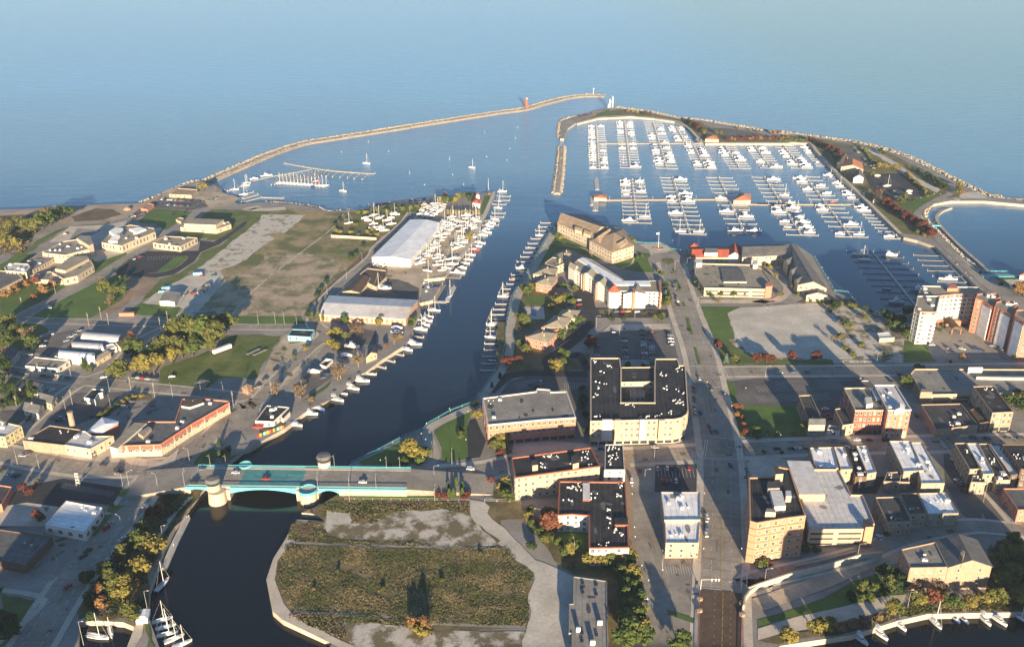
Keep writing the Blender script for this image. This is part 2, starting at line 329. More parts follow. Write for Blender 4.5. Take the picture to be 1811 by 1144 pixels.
def bld(name,label,pts,h,wall,roof,kind='flat',rh=2.5,win=(3.3,3.4,1.3,1.6),fl=None,units=0,base=L,cat='building',band=None,frame='frame',par=.6,
        units_m='unit',seed=None,trim=None,gf=None,ground=None,world=False,group=None,vents=0,axis=None,skip=0,door=True,chim=0,glass='glass'):
    rnd=random.Random(seed or len(BL)+11)
    pl=ccw([Vector((p[0],p[1],0)) for p in (pts if world else GP(pts,base+h))])
    c=sum(pl,Vector())/len(pl); root=empty(name,(c.x,c.y,base),label,cat,group)
    lp=[Vector((p.x-c.x,p.y-c.y,0)) for p in pl]; n=len(lp); BL[label]=(root,lp,h)
    wb=MB()
    if kind=='flat':
        ins=inset(lp,.4)
        wb.prism(lp,0,h,top=False)
        k=len(wb.v); wb.v+=[Vector((p.x,p.y,h)) for p in lp]+[Vector((p.x,p.y,h)) for p in ins]+[Vector((p.x,p.y,h-par)) for p in ins]
        for i in range(n):
            j=(i+1)%n; wb.f.append((k+i,k+j,k+n+j,k+n+i)); wb.f.append((k+n+i,k+n+j,k+2*n+j,k+2*n+i)); wb.m+=[0,0]
        wb.build('wall',wall,root)
        rb=MB(); rb.cap(ins,h-par+.004); ro=rb.build('roof',roof,root)
        if trim:
            tb=MB(); o_=inset(lp,-.25)
            tb.prism(o_,h-.55,h+.15,top=False); k=len(tb.v); tb.v+=[Vector((p.x,p.y,h+.15)) for p in o_]+[Vector((p.x,p.y,h+.15)) for p in inset(lp,.45)]
            for i in range(n): j=(i+1)%n; tb.f.append((k+i,k+j,k+n+j,k+n+i)); tb.m.append(0)
            k=len(tb.v); q=inset(lp,.45); tb.v+=[Vector((p.x,p.y,h+.15)) for p in q]+[Vector((p.x,p.y,h-.5)) for p in q]
            for i in range(n): j=(i+1)%n; tb.f.append((k+i,k+j,k+n+j,k+n+i)); tb.m.append(0)
            tb.build('cornice',trim,root)
    else:
        wb.prism(lp,0,h,top=False)
        if n!=4: kind='hipn'
        ov=.5
        if kind in('gable','hip','barrel'):
            e0=(lp[1]-lp[0]).length+(lp[3]-lp[2]).length; e1=(lp[2]-lp[1]).length+(lp[0]-lp[3]).length
            long0=e0>=e1 if axis is None else axis==0
            q=lp if long0 else lp[1:]+lp[:1]     # q0-q1 long eave
            d=(q[1]-q[0]).normalized(); s=(q[3]-q[0]).normalized()
            A=(q[0]+q[3])/2;B=(q[1]+q[2])/2; up=Vector((0,0,1))
            if kind=='gable':
                wb.add([q[0]+up*h,q[3]+up*h,A+up*(h+rh)],[(0,2,1)]); wb.add([q[1]+up*h,q[2]+up*h,B+up*(h+rh)],[(0,1,2)])
                wb.build('wall',wall,root); rb=MB(); dz=up*(-ov*rh/((q[3]-q[0]).length/2)); t=up*.12
                E=[q[0]-d*ov-s*ov+up*h+dz,q[1]+d*ov-s*ov+up*h+dz,q[2]+d*ov+s*ov+up*h+dz,q[3]-d*ov+s*ov+up*h+dz,A-d*ov+up*(h+rh),B+d*ov+up*(h+rh)]
                E=[e+t for e in E]; lo=[e-up*.25 for e in E]
                rb.add(E+lo,[(0,1,5,4),(4,5,2,3),(7,6,10,11),(8,9,11,10),(0,6,7,1),(2,8,9,3),(1,7,11,5),(5,11,8,2),(0,4,10,6),(4,3,9,10)])
                ro=rb.build('roof',roof,root)
            elif kind=='hip':
                wb.build('wall',wall,root); wd=(q[3]-q[0]).length/2; ln=(B-A).length; k_=min(wd,ln/2-.1); ov=.6
                A2=A+d*k_+up*(h+rh);B2=B-d*k_+up*(h+rh); rb=MB()
                E=[q[0]-d*ov-s*ov+up*h,q[1]+d*ov-s*ov+up*h,q[2]+d*ov+s*ov+up*h,q[3]-d*ov+s*ov+up*h]
                rb.add([e+up*.1 for e in E]+[A2,B2]+[e-up*.15 for e in E],[(0,1,5,4),(1,2,5),(2,3,4,5),(3,0,4),(9,8,7,6),(0,6,7,1),(1,7,8,2),(2,8,9,3),(3,9,6,0)])
                ro=rb.build('roof',roof,root)
            else:
                wb.build('wall',wall,root); rb=MB(); K=9; vs=[]
                for e,dd in ((q[0],-.2),(q[1],.2)):
                    for i in range(K):
                        t=math.pi*i/(K-1); vs.append(e+d*dd+(q[3]-q[0])*(.5-.5*math.cos(t))+up*(h+rh*math.sin(t)))
                rb.add(vs,[(i,K+i,K+i+1,i+1) for i in range(K-1)]+[tuple(range(K)),tuple(range(2*K-1,K-1,-1))]); ro=rb.build('roof',roof,root)
        else:
            wb.build('wall',wall,root); rb=MB(); o_=inset(lp,-.5); cc=sum(lp,Vector())/n; 
            rb.add([p+Vector((0,0,h)) for p in o_]+[cc+Vector((0,0,h+rh))],[(i,(i+1)%n,n) for i in range(n)]); ro=rb.build('roof',roof,root)
    if chim:
        for _ in range(chim):
            a=lp[0].lerp(lp[2],rnd.uniform(.3,.7)); cb=MB(); cb.box(a.x-.5,a.x+.5,a.y-.5,a.y+.5,h-.2,h+rh+1.2); cb.build('chimney','brick_tan',ro)
    # windows on every wall that can be seen from the camera's side of the town
    cnt=0; extra=MB()
    if win:
        fh,sp,ww,wh=win; nf=fl or max(1,int((h-.4)/fh)); cand=[]
        for i in range(n):
            a=lp[i];b=lp[(i+1)%n]; d=(b-a); l=d.length
            if l<sp*.9: continue
            d/=l; no=Vector((d.y,-d.x,0)); mid=(a+b)/2+c
            if max(no.dot(Vector((x,0,0))-mid) for x in (-120,0,120))<=0: continue
            nc=max(1,int(l/sp)); facing=no.dot(-mid.normalized())
            for f in range(skip,nf):
                if gf and f==0: continue
                for j in range(nc):
                    cand.append((-facing,-f,i,a+d*(l*(j+.5)/nc)+no*.004+Vector((0,0,(f+.55)*(h-par*.5)/nf)),math.atan2(d.y,d.x)+math.pi))
        cand.sort(key=lambda t:t[:3]); wms=[win_mesh(ww,wh,frame,g_) for g_ in (glass,glass,glass,'glass_grey','glass_blind')]; wm=wms[0]
        for cn in cand[:95]:
            o=ob('window',rnd.choice(wms),root,cn[3]); o.rotation_euler[2]=cn[4]
        if len(cand)>95:
            for cn in cand[95:]:
                rot=Matrix.Rotation(cn[4],3,'Z')
                k=len(extra.v); extra.v+=[rot@v.co+cn[3] for v in wm.vertices]; extra.f+=[tuple(k+q for q in p.vertices) for p in wm.polygons]; extra.m+=[p.material_index for p in wm.polygons]
            tag(extra.build('window',[frame,glass],root),None,None,kind='stuff')
        if gf:   # shopfront glazing along the ground floor
            for i in range(n):
                a=lp[i];b=lp[(i+1)%n]; d=(b-a); l=d.length; d/=max(l,.01); no=Vector((d.y,-d.x,0)); mid=(a+b)/2+c
                if l<4 or no.dot(-mid)<=0: continue
                k_=max(1,int(l/5))
                for j in range(k_):
                    g=MB(); x0=l*j/k_+.5; x1=l*(j+1)/k_-.5; pz=(.5,fh-.9)
                    g.add([a+d*x+no*y+Vector((0,0,z)) for y in (.05,.14) for x,z in ((x0,pz[0]),(x1,pz[0]),(x1,pz[1]),(x0,pz[1]))],[(4,5,6,7),(0,1,5,4),(1,2,6,5),(2,3,7,6),(3,0,4,7)])
                    g.build('shopfront',gf,root)
    if band:
        for z0,z1,bm in band:
            b=MB(); o_=inset(lp,-.06); b.prism(o_,z0,z1,top=False)
            k=len(b.v); b.v+=[Vector((p.x,p.y,z1)) for p in o_]+[Vector((p.x,p.y,z1)) for p in lp]+[Vector((p.x,p.y,z0)) for p in o_]+[Vector((p.x,p.y,z0)) for p in lp]
            for i in range(n):
                j=(i+1)%n; b.f+=[(k+i,k+j,k+n+j,k+n+i),(k+2*n+j,k+2*n+i,k+3*n+i,k+3*n+j)]; b.m+=[0,0]
            b.build('wall_band',bm,root)
    if win and kind=='flat' and h>6.5 and not gf=='none':
        b=MB(); fh,sp=win[:2]; nf=fl or max(1,int((h-.4)/fh))
        for i in range(n):
            p=lp[i];q=lp[(i+1)%n]; dv=q-p; l=dv.length
            if l<5: continue
            dv/=l; no=Vector((dv.y,-dv.x,0)); mid=(p+q)/2+c
            if max(no.dot(Vector((x,0,0))-mid) for x in (-120,0,120))<=0: continue
            def slab_(x0,x1,z0,z1,t):
                b.add([p+dv*x+no*y+Vector((0,0,z)) for y in(-.05,t) for x,z in((x0,z0),(x1,z0),(x1,z1),(x0,z1))],[(4,5,6,7),(0,1,5,4),(1,2,6,5),(2,3,7,6),(3,0,4,7)])
            nc=max(1,int(l/sp)); st=3 if nc>5 else 2
            for j in range(0,nc+1,st): x=min(max(l*j/nc,.3),l-.3); slab_(x-.25,x+.25,.05,h-.62,.22)
            for f in range(1,nf): z=f*(h-par*.5)/nf; slab_(.02,l-.02,z-.1,z+.1,.13)
        if b.v: b.build('wall_relief',wall,root)
    # roof plant
    if (units or vents) and kind=='flat':
        mn=[min(p[k] for p in lp) for k in(0,1)];mx=[max(p[k] for p in lp) for k in(0,1)]
        inn=inset(lp,1.6)
        def inside(x,y):
            r=False
            for i in range(n):
                a,b=inn[i],inn[i-1]
                if (a.y>y)!=(b.y>y) and x<(b.x-a.x)*(y-a.y)/(b.y-a.y)+a.x: r=not r
            return r
        zt=h-par+.004
        for q in range(units+vents):
            for _ in range(40):
                x=rnd.uniform(mn[0],mx[0]);y=rnd.uniform(mn[1],mx[1])
                if q>units and (q-units)%5: x,y=last[0]+rnd.gauss(0,1.8),last[1]+rnd.gauss(0,1.5)
                if inside(x,y): last=(x,y); break
            else: continue
            b=MB()
            if q<units:
                a,e,z=rnd.uniform(.8,1.6),rnd.uniform(.7,1.3),rnd.uniform(.9,1.5); b.box(x-a,x+a,y-e,y+e,zt,zt+z); b.box(x-a*.7,x-a*.1,y-e*.6,y+e*.6,zt+z,zt+z+.2); b.build('rooftop_unit',units_m,root)
            else:
                a=rnd.uniform(.22,.45); b.box(x-a,x+a,y-a*.8,y+a*.8,zt,zt+rnd.uniform(.5,.9)); b.build('roof_vent',units_m,root)
    return root
def addbox(root,pts,h0,h1,m,name='penthouse',top=None,base=L,kind=None,rh=1):
    """block standing on a building's roof, drawn by the pixels of its own top outline"""
    pl=ccw(GP(pts,base+h1)); lp=[Vector((p.x-root.location.x,p.y-root.location.y,0)) for p in pl]; b=MB()
    b.prism(lp,h0,h1,0,mt=1)
    o=b.build(name,[m,top or m],root); return o
def pitched(root,pts,h0,h1,wall,roof,rh,kind='gable',name='wing',base=L,win=None):
    pl=ccw(GP(pts,base+h1)); q=[Vector((p.x-root.location.x,p.y-root.location.y,0)) for p in pl]
    if (q[1]-q[0]).length<(q[2]-q[1]).length: q=q[1:]+q[:1]
    up=Vector((0,0,1)); A=(q[0]+q[3])/2;B=(q[1]+q[2])/2; d=(B-A).normalized(); b=MB(); b.prism(q,h0,h1,0,top=False)
    k=0 if kind=='gable' else min((q[3]-q[0]).length/2,(B-A).length/2-.1); A2=A+d*(k-.4*(k==0))+up*(h1+rh);B2=B-d*(k-.4*(k==0))+up*(h1+rh)
    s=(q[3]-q[0]).normalized()*.4; dd=d*.4; E=[q[0]-dd-s,q[1]+dd-s,q[2]+dd+s,q[3]-dd+s]; E=[e+up*(h1+.02) for e in E]
    if kind=='gable':
        b.add([q[0]+up*h1,q[3]+up*h1,A+up*(h1+rh-.1)],[(0,2,1)]); b.add([q[1]+up*h1,q[2]+up*h1,B+up*(h1+rh-.1)],[(0,1,2)])
    b.add(E+[A2,B2],[(0,1,5,4),(2,3,4,5)]+([(1,2,5),(3,0,4)] if kind!='gable' else []),1)
    o=b.build(name,[wall,roof],root)
    return o
# ---------------------------------------------------------------- repeated kinds
def proto(*parts): return parts          # (name, mesh, [subparts])
def spawn(pname,pr,loc,rz=0,s=1.0,label=None,cat=None,group=None,sz=None):
    r=empty(pname,loc,label,cat,group,rz); r.scale=(s,s,s*(sz or 1))
    for nm,me,*sub in pr:
        o=ob(nm,me,r)
        for sn,sm in (sub[0] if sub else []): ob(sn,sm,o)
    return r
# trees: unit height 1
def crown_mesh(col,seed,shape='round'):
    rnd=random.Random(seed); b=MB(); lobes=[]
    if shape=='round':
        for _ in range(15):
            a=rnd.uniform(0,6.28); r=rnd.uniform(.08,.27); z=rnd.uniform(.38,.84)
            if z>.72: r*=.55
            lobes.append((Vector((r*math.cos(a),r*math.sin(a),z)),rnd.uniform(.11,.19)))
        nq=46; qs=.05
    elif shape=='tall':
        for i in range(13):
            z=.3+.6*i/12; a=rnd.uniform(0,6.28); r=rnd.uniform(.02,.12); lobes.append((Vector((r*math.cos(a),r*math.sin(a),z)),rnd.uniform(.09,.14)*(1.15-.5*z)))
        nq=46; qs=.042
    elif shape=='cone':
        for i in range(12):
            z=.12+.8*i/11
            for k in range(1 if i>8 else 3):
                a=rnd.uniform(0,6.28); r=(1-z)*.16; lobes.append((Vector((r*math.cos(a),r*math.sin(a),z)),.05+(1-z)*.13))
        nq=24; qs=.045
    elif shape=='bush':
        for _ in range(9):
            a=rnd.uniform(0,6.28); r=rnd.uniform(0,.45); lobes.append((Vector((r*math.cos(a),r*math.sin(a),rnd.uniform(.3,.62))),rnd.uniform(.24,.38)))
        nq=42; qs=.12
    else: # thin: sparse autumn crown
        for _ in range(16):
            a=rnd.uniform(0,6.28); r=rnd.uniform(.05,.32); lobes.append((Vector((r*math.cos(a),r*math.sin(a),rnd.uniform(.35,.92))),rnd.uniform(.07,.13)))
        nq=20; qs=.035
    for c,r in lobes:
        if shape!='thin':   # dim heart of the clump, ragged
            vs=[];n=6
            for j,(rr,zz) in enumerate(((.05,-.62),(.55,-.35),(.66,.1),(.5,.45),(.05,.64))):
                for i in range(n): t=6.283*i/n+j; q=r*rr*rnd.uniform(.8,1.1); vs.append(c+Vector((q*math.cos(t),q*math.sin(t),zz*r)))
            b.add(vs,[(j*n+i,j*n+(i+1)%n,(j+1)*n+(i+1)%n,(j+1)*n+i) for j in range(4) for i in range(n)])
        for _ in range(nq):
            d=Vector((rnd.gauss(0,1),rnd.gauss(0,1),rnd.gauss(0,1)+.25)).normalized(); p=c+d*r*rnd.uniform(.72,1.12)
            nn=(d+Vector((rnd.gauss(0,.5),rnd.gauss(0,.5),rnd.gauss(0,.5)))).normalized(); u=nn.orthogonal().normalized(); v=nn.cross(u); s=qs*rnd.uniform(.6,1.3)
            t=rnd.uniform(0,3.14); u,v=u*math.cos(t)+v*math.sin(t),v*math.cos(t)-u*math.sin(t)
            b.add([p-u*s-v*s*.6,p+u*s*.9-v*s*.5,p+u*s*.5+v*s*.8,p-u*s*.7+v*s*.7],[(0,1,2,3)])
    return b.me('crown','leaf_'+col)
def trunk_mesh(seed,bark='bark',bare=False):
    rnd=random.Random(seed); b=MB(); b.bar((0,0,-.02),(0.01,0,.35),.026,.02,7); b.bar((.01,0,.35),(0,.01,.75),.02,.006,6)
    for i in range(34 if bare else 6):
        z=rnd.uniform(.22,.6); a=rnd.uniform(0,6.28); l=rnd.uniform(.12,.3)*(1.6 if bare else 1); e=Vector((math.cos(a)*l*.7,math.sin(a)*l*.7,z+l*.8)); b.bar((0,0,z),e,.010,.003,5)
        if bare:
            for _ in range(4):
                a2=a+rnd.gauss(0,.8); b.bar(e*.8+Vector((0,0,z))*.2,e+Vector((math.cos(a2)*.12,math.sin(a2)*.12,rnd.uniform(.02,.14))),.004,.002,4)
    return b.me('trunk',bark)
TK=[trunk_mesh(1),trunk_mesh(2)]; TKB=[trunk_mesh(3,'bark_pale',True),trunk_mesh(4,'bark_pale',True)]
_cr={}
TREEK=dict(g=('green','round','green leafy tree'),o=('olive','round','olive green leafy tree'),y=('yellow','round','yellow autumn tree'),O=('orange','round','orange autumn tree'),
 r=('red','round','red autumn tree'),m=('maroon','round','dark maroon tree'),d=('dark','round','dark green tree'),b=('brown','thin','thin brown autumn tree'),
 c=('dark','cone','dark conical evergreen'),C=('green','cone','green conical evergreen'),s=('blue','cone','blue-green spruce'),t=('olive','tall','tall olive tree'),T=('tan','tall','pale tan willowy tree'),
 x=('brown','thin','bare tree with pale branches'),B=('dark','bush','dark green bush'),G=('green','bush','green bush'),Y=('yellow','bush','yellow bush'),R=('maroon','bush','dark red bush'),N=('brown','bush','brown bush'),V=('olive','bush','olive bush'),W=('orange','bush','orange bush'))
def tree(x,y,h,k,z=L):
    col,shape,noun=TREEK[k]; rnd=random.Random(int(x*7+y*13)); v=rnd.randrange(3)
    if (col,shape,v) not in _cr: _cr[(col,shape,v)]=crown_mesh(col,hash((len(_cr)*31+5))%999,shape)
    parts=[('crown',_cr[(col,shape,v)])]
    if shape!='bush': parts.append(('trunk',(TKB if k=='x' else TK)[v%2]))
    wide=rnd.uniform(1.15,1.5) if shape in('round','thin') else rnd.uniform(.9,1.15)
    wide_h=h
    r=spawn('shrub' if shape=='bush' else ('conifer' if shape=='cone' else 'tree'),parts,(x,y,z),rnd.uniform(0,6.28),h*wide,None,'shrub' if shape=='bush' else 'tree',None,1/wide)
    if shape!='bush': TREES.append((h/((x*x+y*y+H*H)**.5),r))
    return r,noun
TREES=[]
def trees(s,phrase,group,z=L):
    """tokens x,y,heightkind e.g. 120,300,9g ; the pixel is the foot of the trunk"""
    its=[];reg='F'
    for t in s.split():
        if t in REG: reg=t; continue
        a=t.split(','); r=REG[reg]; p=G(r[0]+float(a[0])/r[2],r[1]+float(a[1])/r[2],z); k=a[2][-1]; h=float(a[2][:-1])
        its.append(tree(p.x,p.y,h,k,z))
    label_row(its,phrase,group); return its
def tree_line(a,n,h,kinds,phrase,group,jit=2.0,z=L,rows=1):
    p,q=GP(a,z); its=[]; rnd=random.Random(n+int(p.x)); nn=Vector((-(q-p).y,(q-p).x,0)).normalized()
    for i in range(n):
        m=p.lerp(q,(i+.5)/n)+nn*rnd.uniform(-jit,jit)*rows+(q-p).normalized()*rnd.uniform(-jit,jit)*.6
        its.append(tree(m.x,m.y,h*rnd.uniform(.75,1.2),rnd.choice(kinds),z))
    label_row(its,phrase,group)
# boats: unit in metres, bow to +x
def hull(b,Ln,bm,fb,mi=0,deck=1,flare=1.0,z0=-.3):
    st=[(-.5,.82,.0),(-.3,.98,.0),(0,1,.02),(.22,.82,.08),(.38,.5,.16),(.5,.03,.26)]; vs=[]
    for x,w_,sh in st:
        W=bm/2*w_; zt=fb*(1+sh); vs+= [(x*Ln,-W,zt),(x*Ln*(.97),-W*.8,z0+.35*fb),(x*Ln*.93,0,z0),(x*Ln*.97,W*.8,z0+.35*fb),(x*Ln,W,zt)]
    fs=[];n=5
    for i in range(len(st)-1):
        for j in range(4): fs.append((i*n+j,i*n+j+1,(i+1)*n+j+1,(i+1)*n+j))
    b.add(vs,fs,mi); b.add(vs,[(0,4,3,2,1)],mi)
    b.add([vs[i*n] for i in range(len(st))]+[vs[i*n+4] for i in range(len(st))],[(i,i+1,len(st)+i+1,len(st)+i) for i in range(len(st)-1)],deck)
def motor(Ln=12,fly=True,hullm='boat_white',can='canvas_white',bim=None):
    bm=Ln*.28; h=MB(); hull(h,Ln,bm,1.4)
    c=MB(); c.box(-Ln*.22,Ln*.22,-bm*.36,bm*.36,1.5,2.55,0,tx=.82,ty=.86); c.box(-Ln*.18,Ln*.1,-bm*.36,bm*.36,2.55,2.72)
    w_=MB(); w_.box(-Ln*.19,Ln*.225,-bm*.365,bm*.365,1.95,2.38,0,tx=.84,ty=.93)
    parts=[('hull',h.me('hull',[hullm,'boat_white'])),('cabin',c.me('cabin','boat_white'),[('window',w_.me('window','tinted'))])]
    if fly:
        f=MB(); f.box(-Ln*.16,Ln*.05,-bm*.3,bm*.3,2.72,3.3,tx=.85,ty=.9); f.box(-Ln*.15,Ln*.0,-bm*.28,bm*.28,4.3,4.4)
        for y in(-1,1):
            for x in(-.14,-.01): f.bar((Ln*x,y*bm*.26,3.2),(Ln*x,y*bm*.26,4.3),.05,n=4)
        parts.append(('flybridge',f.me('flybridge','boat_white')))
    if bim:
        q=MB(); q.box(-Ln*.36,-Ln*.12,-bm*.36,bm*.36,3.0,3.12)
        for y in(-1,1):
            for x in(-.35,-.14): q.bar((Ln*x,y*bm*.33,1.5),(Ln*x,y*bm*.33,3),.04,n=4)
        parts.append(('bimini',q.me('bimini',bim)))
    k=MB(); k.box(-Ln*.46,-Ln*.22,-bm*.38,bm*.38,1.5,1.58); k.box(-Ln*.47,-Ln*.44,-bm*.35,bm*.35,1.5,2.0); parts.append(('cockpit',k.me('cockpit',can)))
    return proto(*parts)
def sail(Ln=10.5,hullm='boat_white',cover='canvas_blue',mast=1.25):
    bm=Ln*.28; h=MB(); hull(h,Ln,bm,1.05)
    c=MB(); c.box(-Ln*.1,Ln*.25,-bm*.26,bm*.26,1.05,1.5,tx=.85,ty=.8); c.box(-Ln*.42,-Ln*.12,-bm*.2,bm*.2,1.02,1.12)
    m_=MB(); m_.bar((Ln*.08,0,1),(Ln*.08,0,Ln*mast),.2,.14,6); m_.bar((Ln*.08,-bm*.25,Ln*mast*.6),(Ln*.08,bm*.25,Ln*mast*.6),.04,n=4)
    m_.bar((Ln*.49,0,1.3),(Ln*.085,0,Ln*mast*.95),.045,.03,4); m_.bar((-Ln*.49,0,1.1),(Ln*.075,0,Ln*mast*.98),.02,n=3)
    s_=MB(); s_.bar((Ln*.07,0,2.1),(-Ln*.33,0,2.0),.22,.12,6)
    return proto(('hull',h.me('hull',[hullm,'boat_white'])),('cabin',c.me('cabin','boat_white')),('mast',m_.me('mast','mast')),('boom',s_.me('boom',cover)))
def runabout(Ln=7,hullm='boat_white'):
    bm=Ln*.34; h=MB(); hull(h,Ln,bm,.85)
    c=MB(); c.box(-Ln*.05,Ln*.2,-bm*.33,bm*.33,.85,1.15,tx=.8,ty=.8); s_=MB(); s_.box(-Ln*.3,-Ln*.08,-bm*.3,bm*.3,.86,.95); w_=MB(); w_.box(Ln*.0,Ln*.08,-bm*.3,bm*.3,1.1,1.55,tx=.5)
    e=MB(); e.box(-Ln*.56,-Ln*.5,-.25,.25,.3,1.3)
    return proto(('hull',h.me('hull',[hullm,'boat_white'])),('cabin',c.me('cabin','boat_white')),('seat',s_.me('seat','canvas_tan')),('windscreen',w_.me('windscreen','tinted')),('outboard_motor',e.me('outboard_motor','rubber')))
def covered(Ln=9,m_='canvas_white'):
    bm=Ln*.32; h=MB(); hull(h,Ln,bm,1.3); c=MB()
    c.add([(-Ln*.5,-bm*.46,1.25),(-Ln*.5,bm*.46,1.25),(Ln*.3,bm*.4,1.4),(Ln*.48,0,1.6),(Ln*.3,-bm*.4,1.4),(-Ln*.42,0,2.3),(0,0,2.7),(Ln*.28,0,2.1)],[(0,5,1),(0,4,6,5),(4,7,6),(4,3,7),(1,5,6,2),(2,6,7),(2,7,3)])
    return proto(('hull',h.me('hull',['boat_white','boat_white'])),('cover',c.me('cover',m_)))
BOAT=dict(m=[motor(12),motor(11,True,can='canvas_tan',bim='canvas_tan'),motor(10,False,bim='canvas_blue'),motor(10.5,True,can='canvas_blue'),motor(9,False,can='canvas_blue',bim='canvas_blue'),motor(9.5,False,bim='frame_dark')],M=[motor(15),motor(14.5,True,'boat_white','canvas_blue')],
 s=[sail(10.5),sail(11,cover='canvas_white'),sail(9.5,cover='canvas_tan')],S=[sail(13.5,cover='canvas_white'),sail(13,'boat_blue')],
 r=[runabout(7),runabout(6.5,'boat_blue')],c=[covered(9),covered(8,'canvas_tan'),covered(8.5)],R=[runabout(7.5,'boat_red'),motor(10,False,'boat_red')],b=[sail(10.5,'boat_blue'),motor(10,False,'boat_blue')])
BN=dict(m='white motor cruiser',M='large white motor yacht',s='white sailboat',S='large tall-masted sailboat',r='small open motorboat',c='boat under pale cover',R='red hulled boat',b='blue hulled boat')
CRD=MB()
for x in(-2.4,2.2):
    for y in(-1,1): CRD.bar((x,y*1.3,-1.2),(x,y*.7,.2),.07,n=4)
    CRD.box(x-.15,x+.15,-1,1,-1.2,-1.0)
CRD.box(-3,2.8,-.12,.12,-1.2,-.3)
CRADLE=CRD.me('cradle','wood_dark')
def boat(k,x,y,rz,z=0.15,land=False,s=1,vi=None):
    rnd=random.Random(int(x*11+y*17)); v=rnd.randrange(len(BOAT[k])) if vi is None else vi; pr=BOAT[k][v]
    if land: pr=tuple(pr)+(('cradle',CRADLE),); z=L+.3+1.25*s
    nm={'m':'motor_cruiser','M':'motor_yacht','s':'sailboat','S':'sailboat','r':'motorboat','c':'covered_boat','R':'motorboat','b':'sailboat' if v==0 else 'motorboat'}[k]
    cov={0:'white blue-covered sailboat',1:'plain white sailboat',2:'white tan-covered sailboat'}[v] if k=='s' else ''
    r=spawn(nm,pr,(x,y,z),rz,s,None,'boat'); return r,(BN[k] if k!='s' else cov)
def boats(s,rz,phrase,group,land=False,jit=.08,sc=1.0):
    its=[];reg='F';rnd=random.Random(len(s))
    for t in s.split():
        if t in REG: reg=t; continue
        a=t.split(','); r=REG[reg]; z=L if land else .3; p=G(r[0]+float(a[0])/r[2],r[1]+float(a[1])/r[2],z)
        q=R(float(a[3])) if len(a)>3 else rz+rnd.gauss(0,jit)
        its.append(boat(a[2],p.x,p.y,q,land=land,s=sc))
    label_row(its,phrase,group)
def yard(poly,n,kinds,rz,phrase,group,mind=5.0,jit=.25,sc=1.0):
    pl=GP(poly); mnx,mxx=min(p.x for p in pl),max(p.x for p in pl); mny,mxy=min(p.y for p in pl),max(p.y for p in pl); rnd=random.Random(n); done=[];its=[]
    def ins(x,y):
        r=False
        for i in range(len(pl)):
            a,b=pl[i],pl[i-1]
            if (a.y>y)!=(b.y>y) and x<(b.x-a.x)*(y-a.y)/(b.y-a.y)+a.x: r=not r
        return r
    for _ in range(4000):
        if len(done)>=n: break
        x,y=rnd.uniform(mnx,mxx),rnd.uniform(mny,mxy)
        if ins(x,y) and all((abs((x-u)*math.cos(rz)+(y-v)*math.sin(rz))>mind*2.0 or abs(-(x-u)*math.sin(rz)+(y-v)*math.cos(rz))>mind*.85) for u,v in done):
            done.append((x,y)); its.append(boat(rnd.choice(kinds),x,y,rz+rnd.gauss(0,jit)+(math.pi if rnd.random()<.4 else 0),land=True,s=sc*rnd.uniform(.85,1.05)))
    label_row(its,phrase,group)
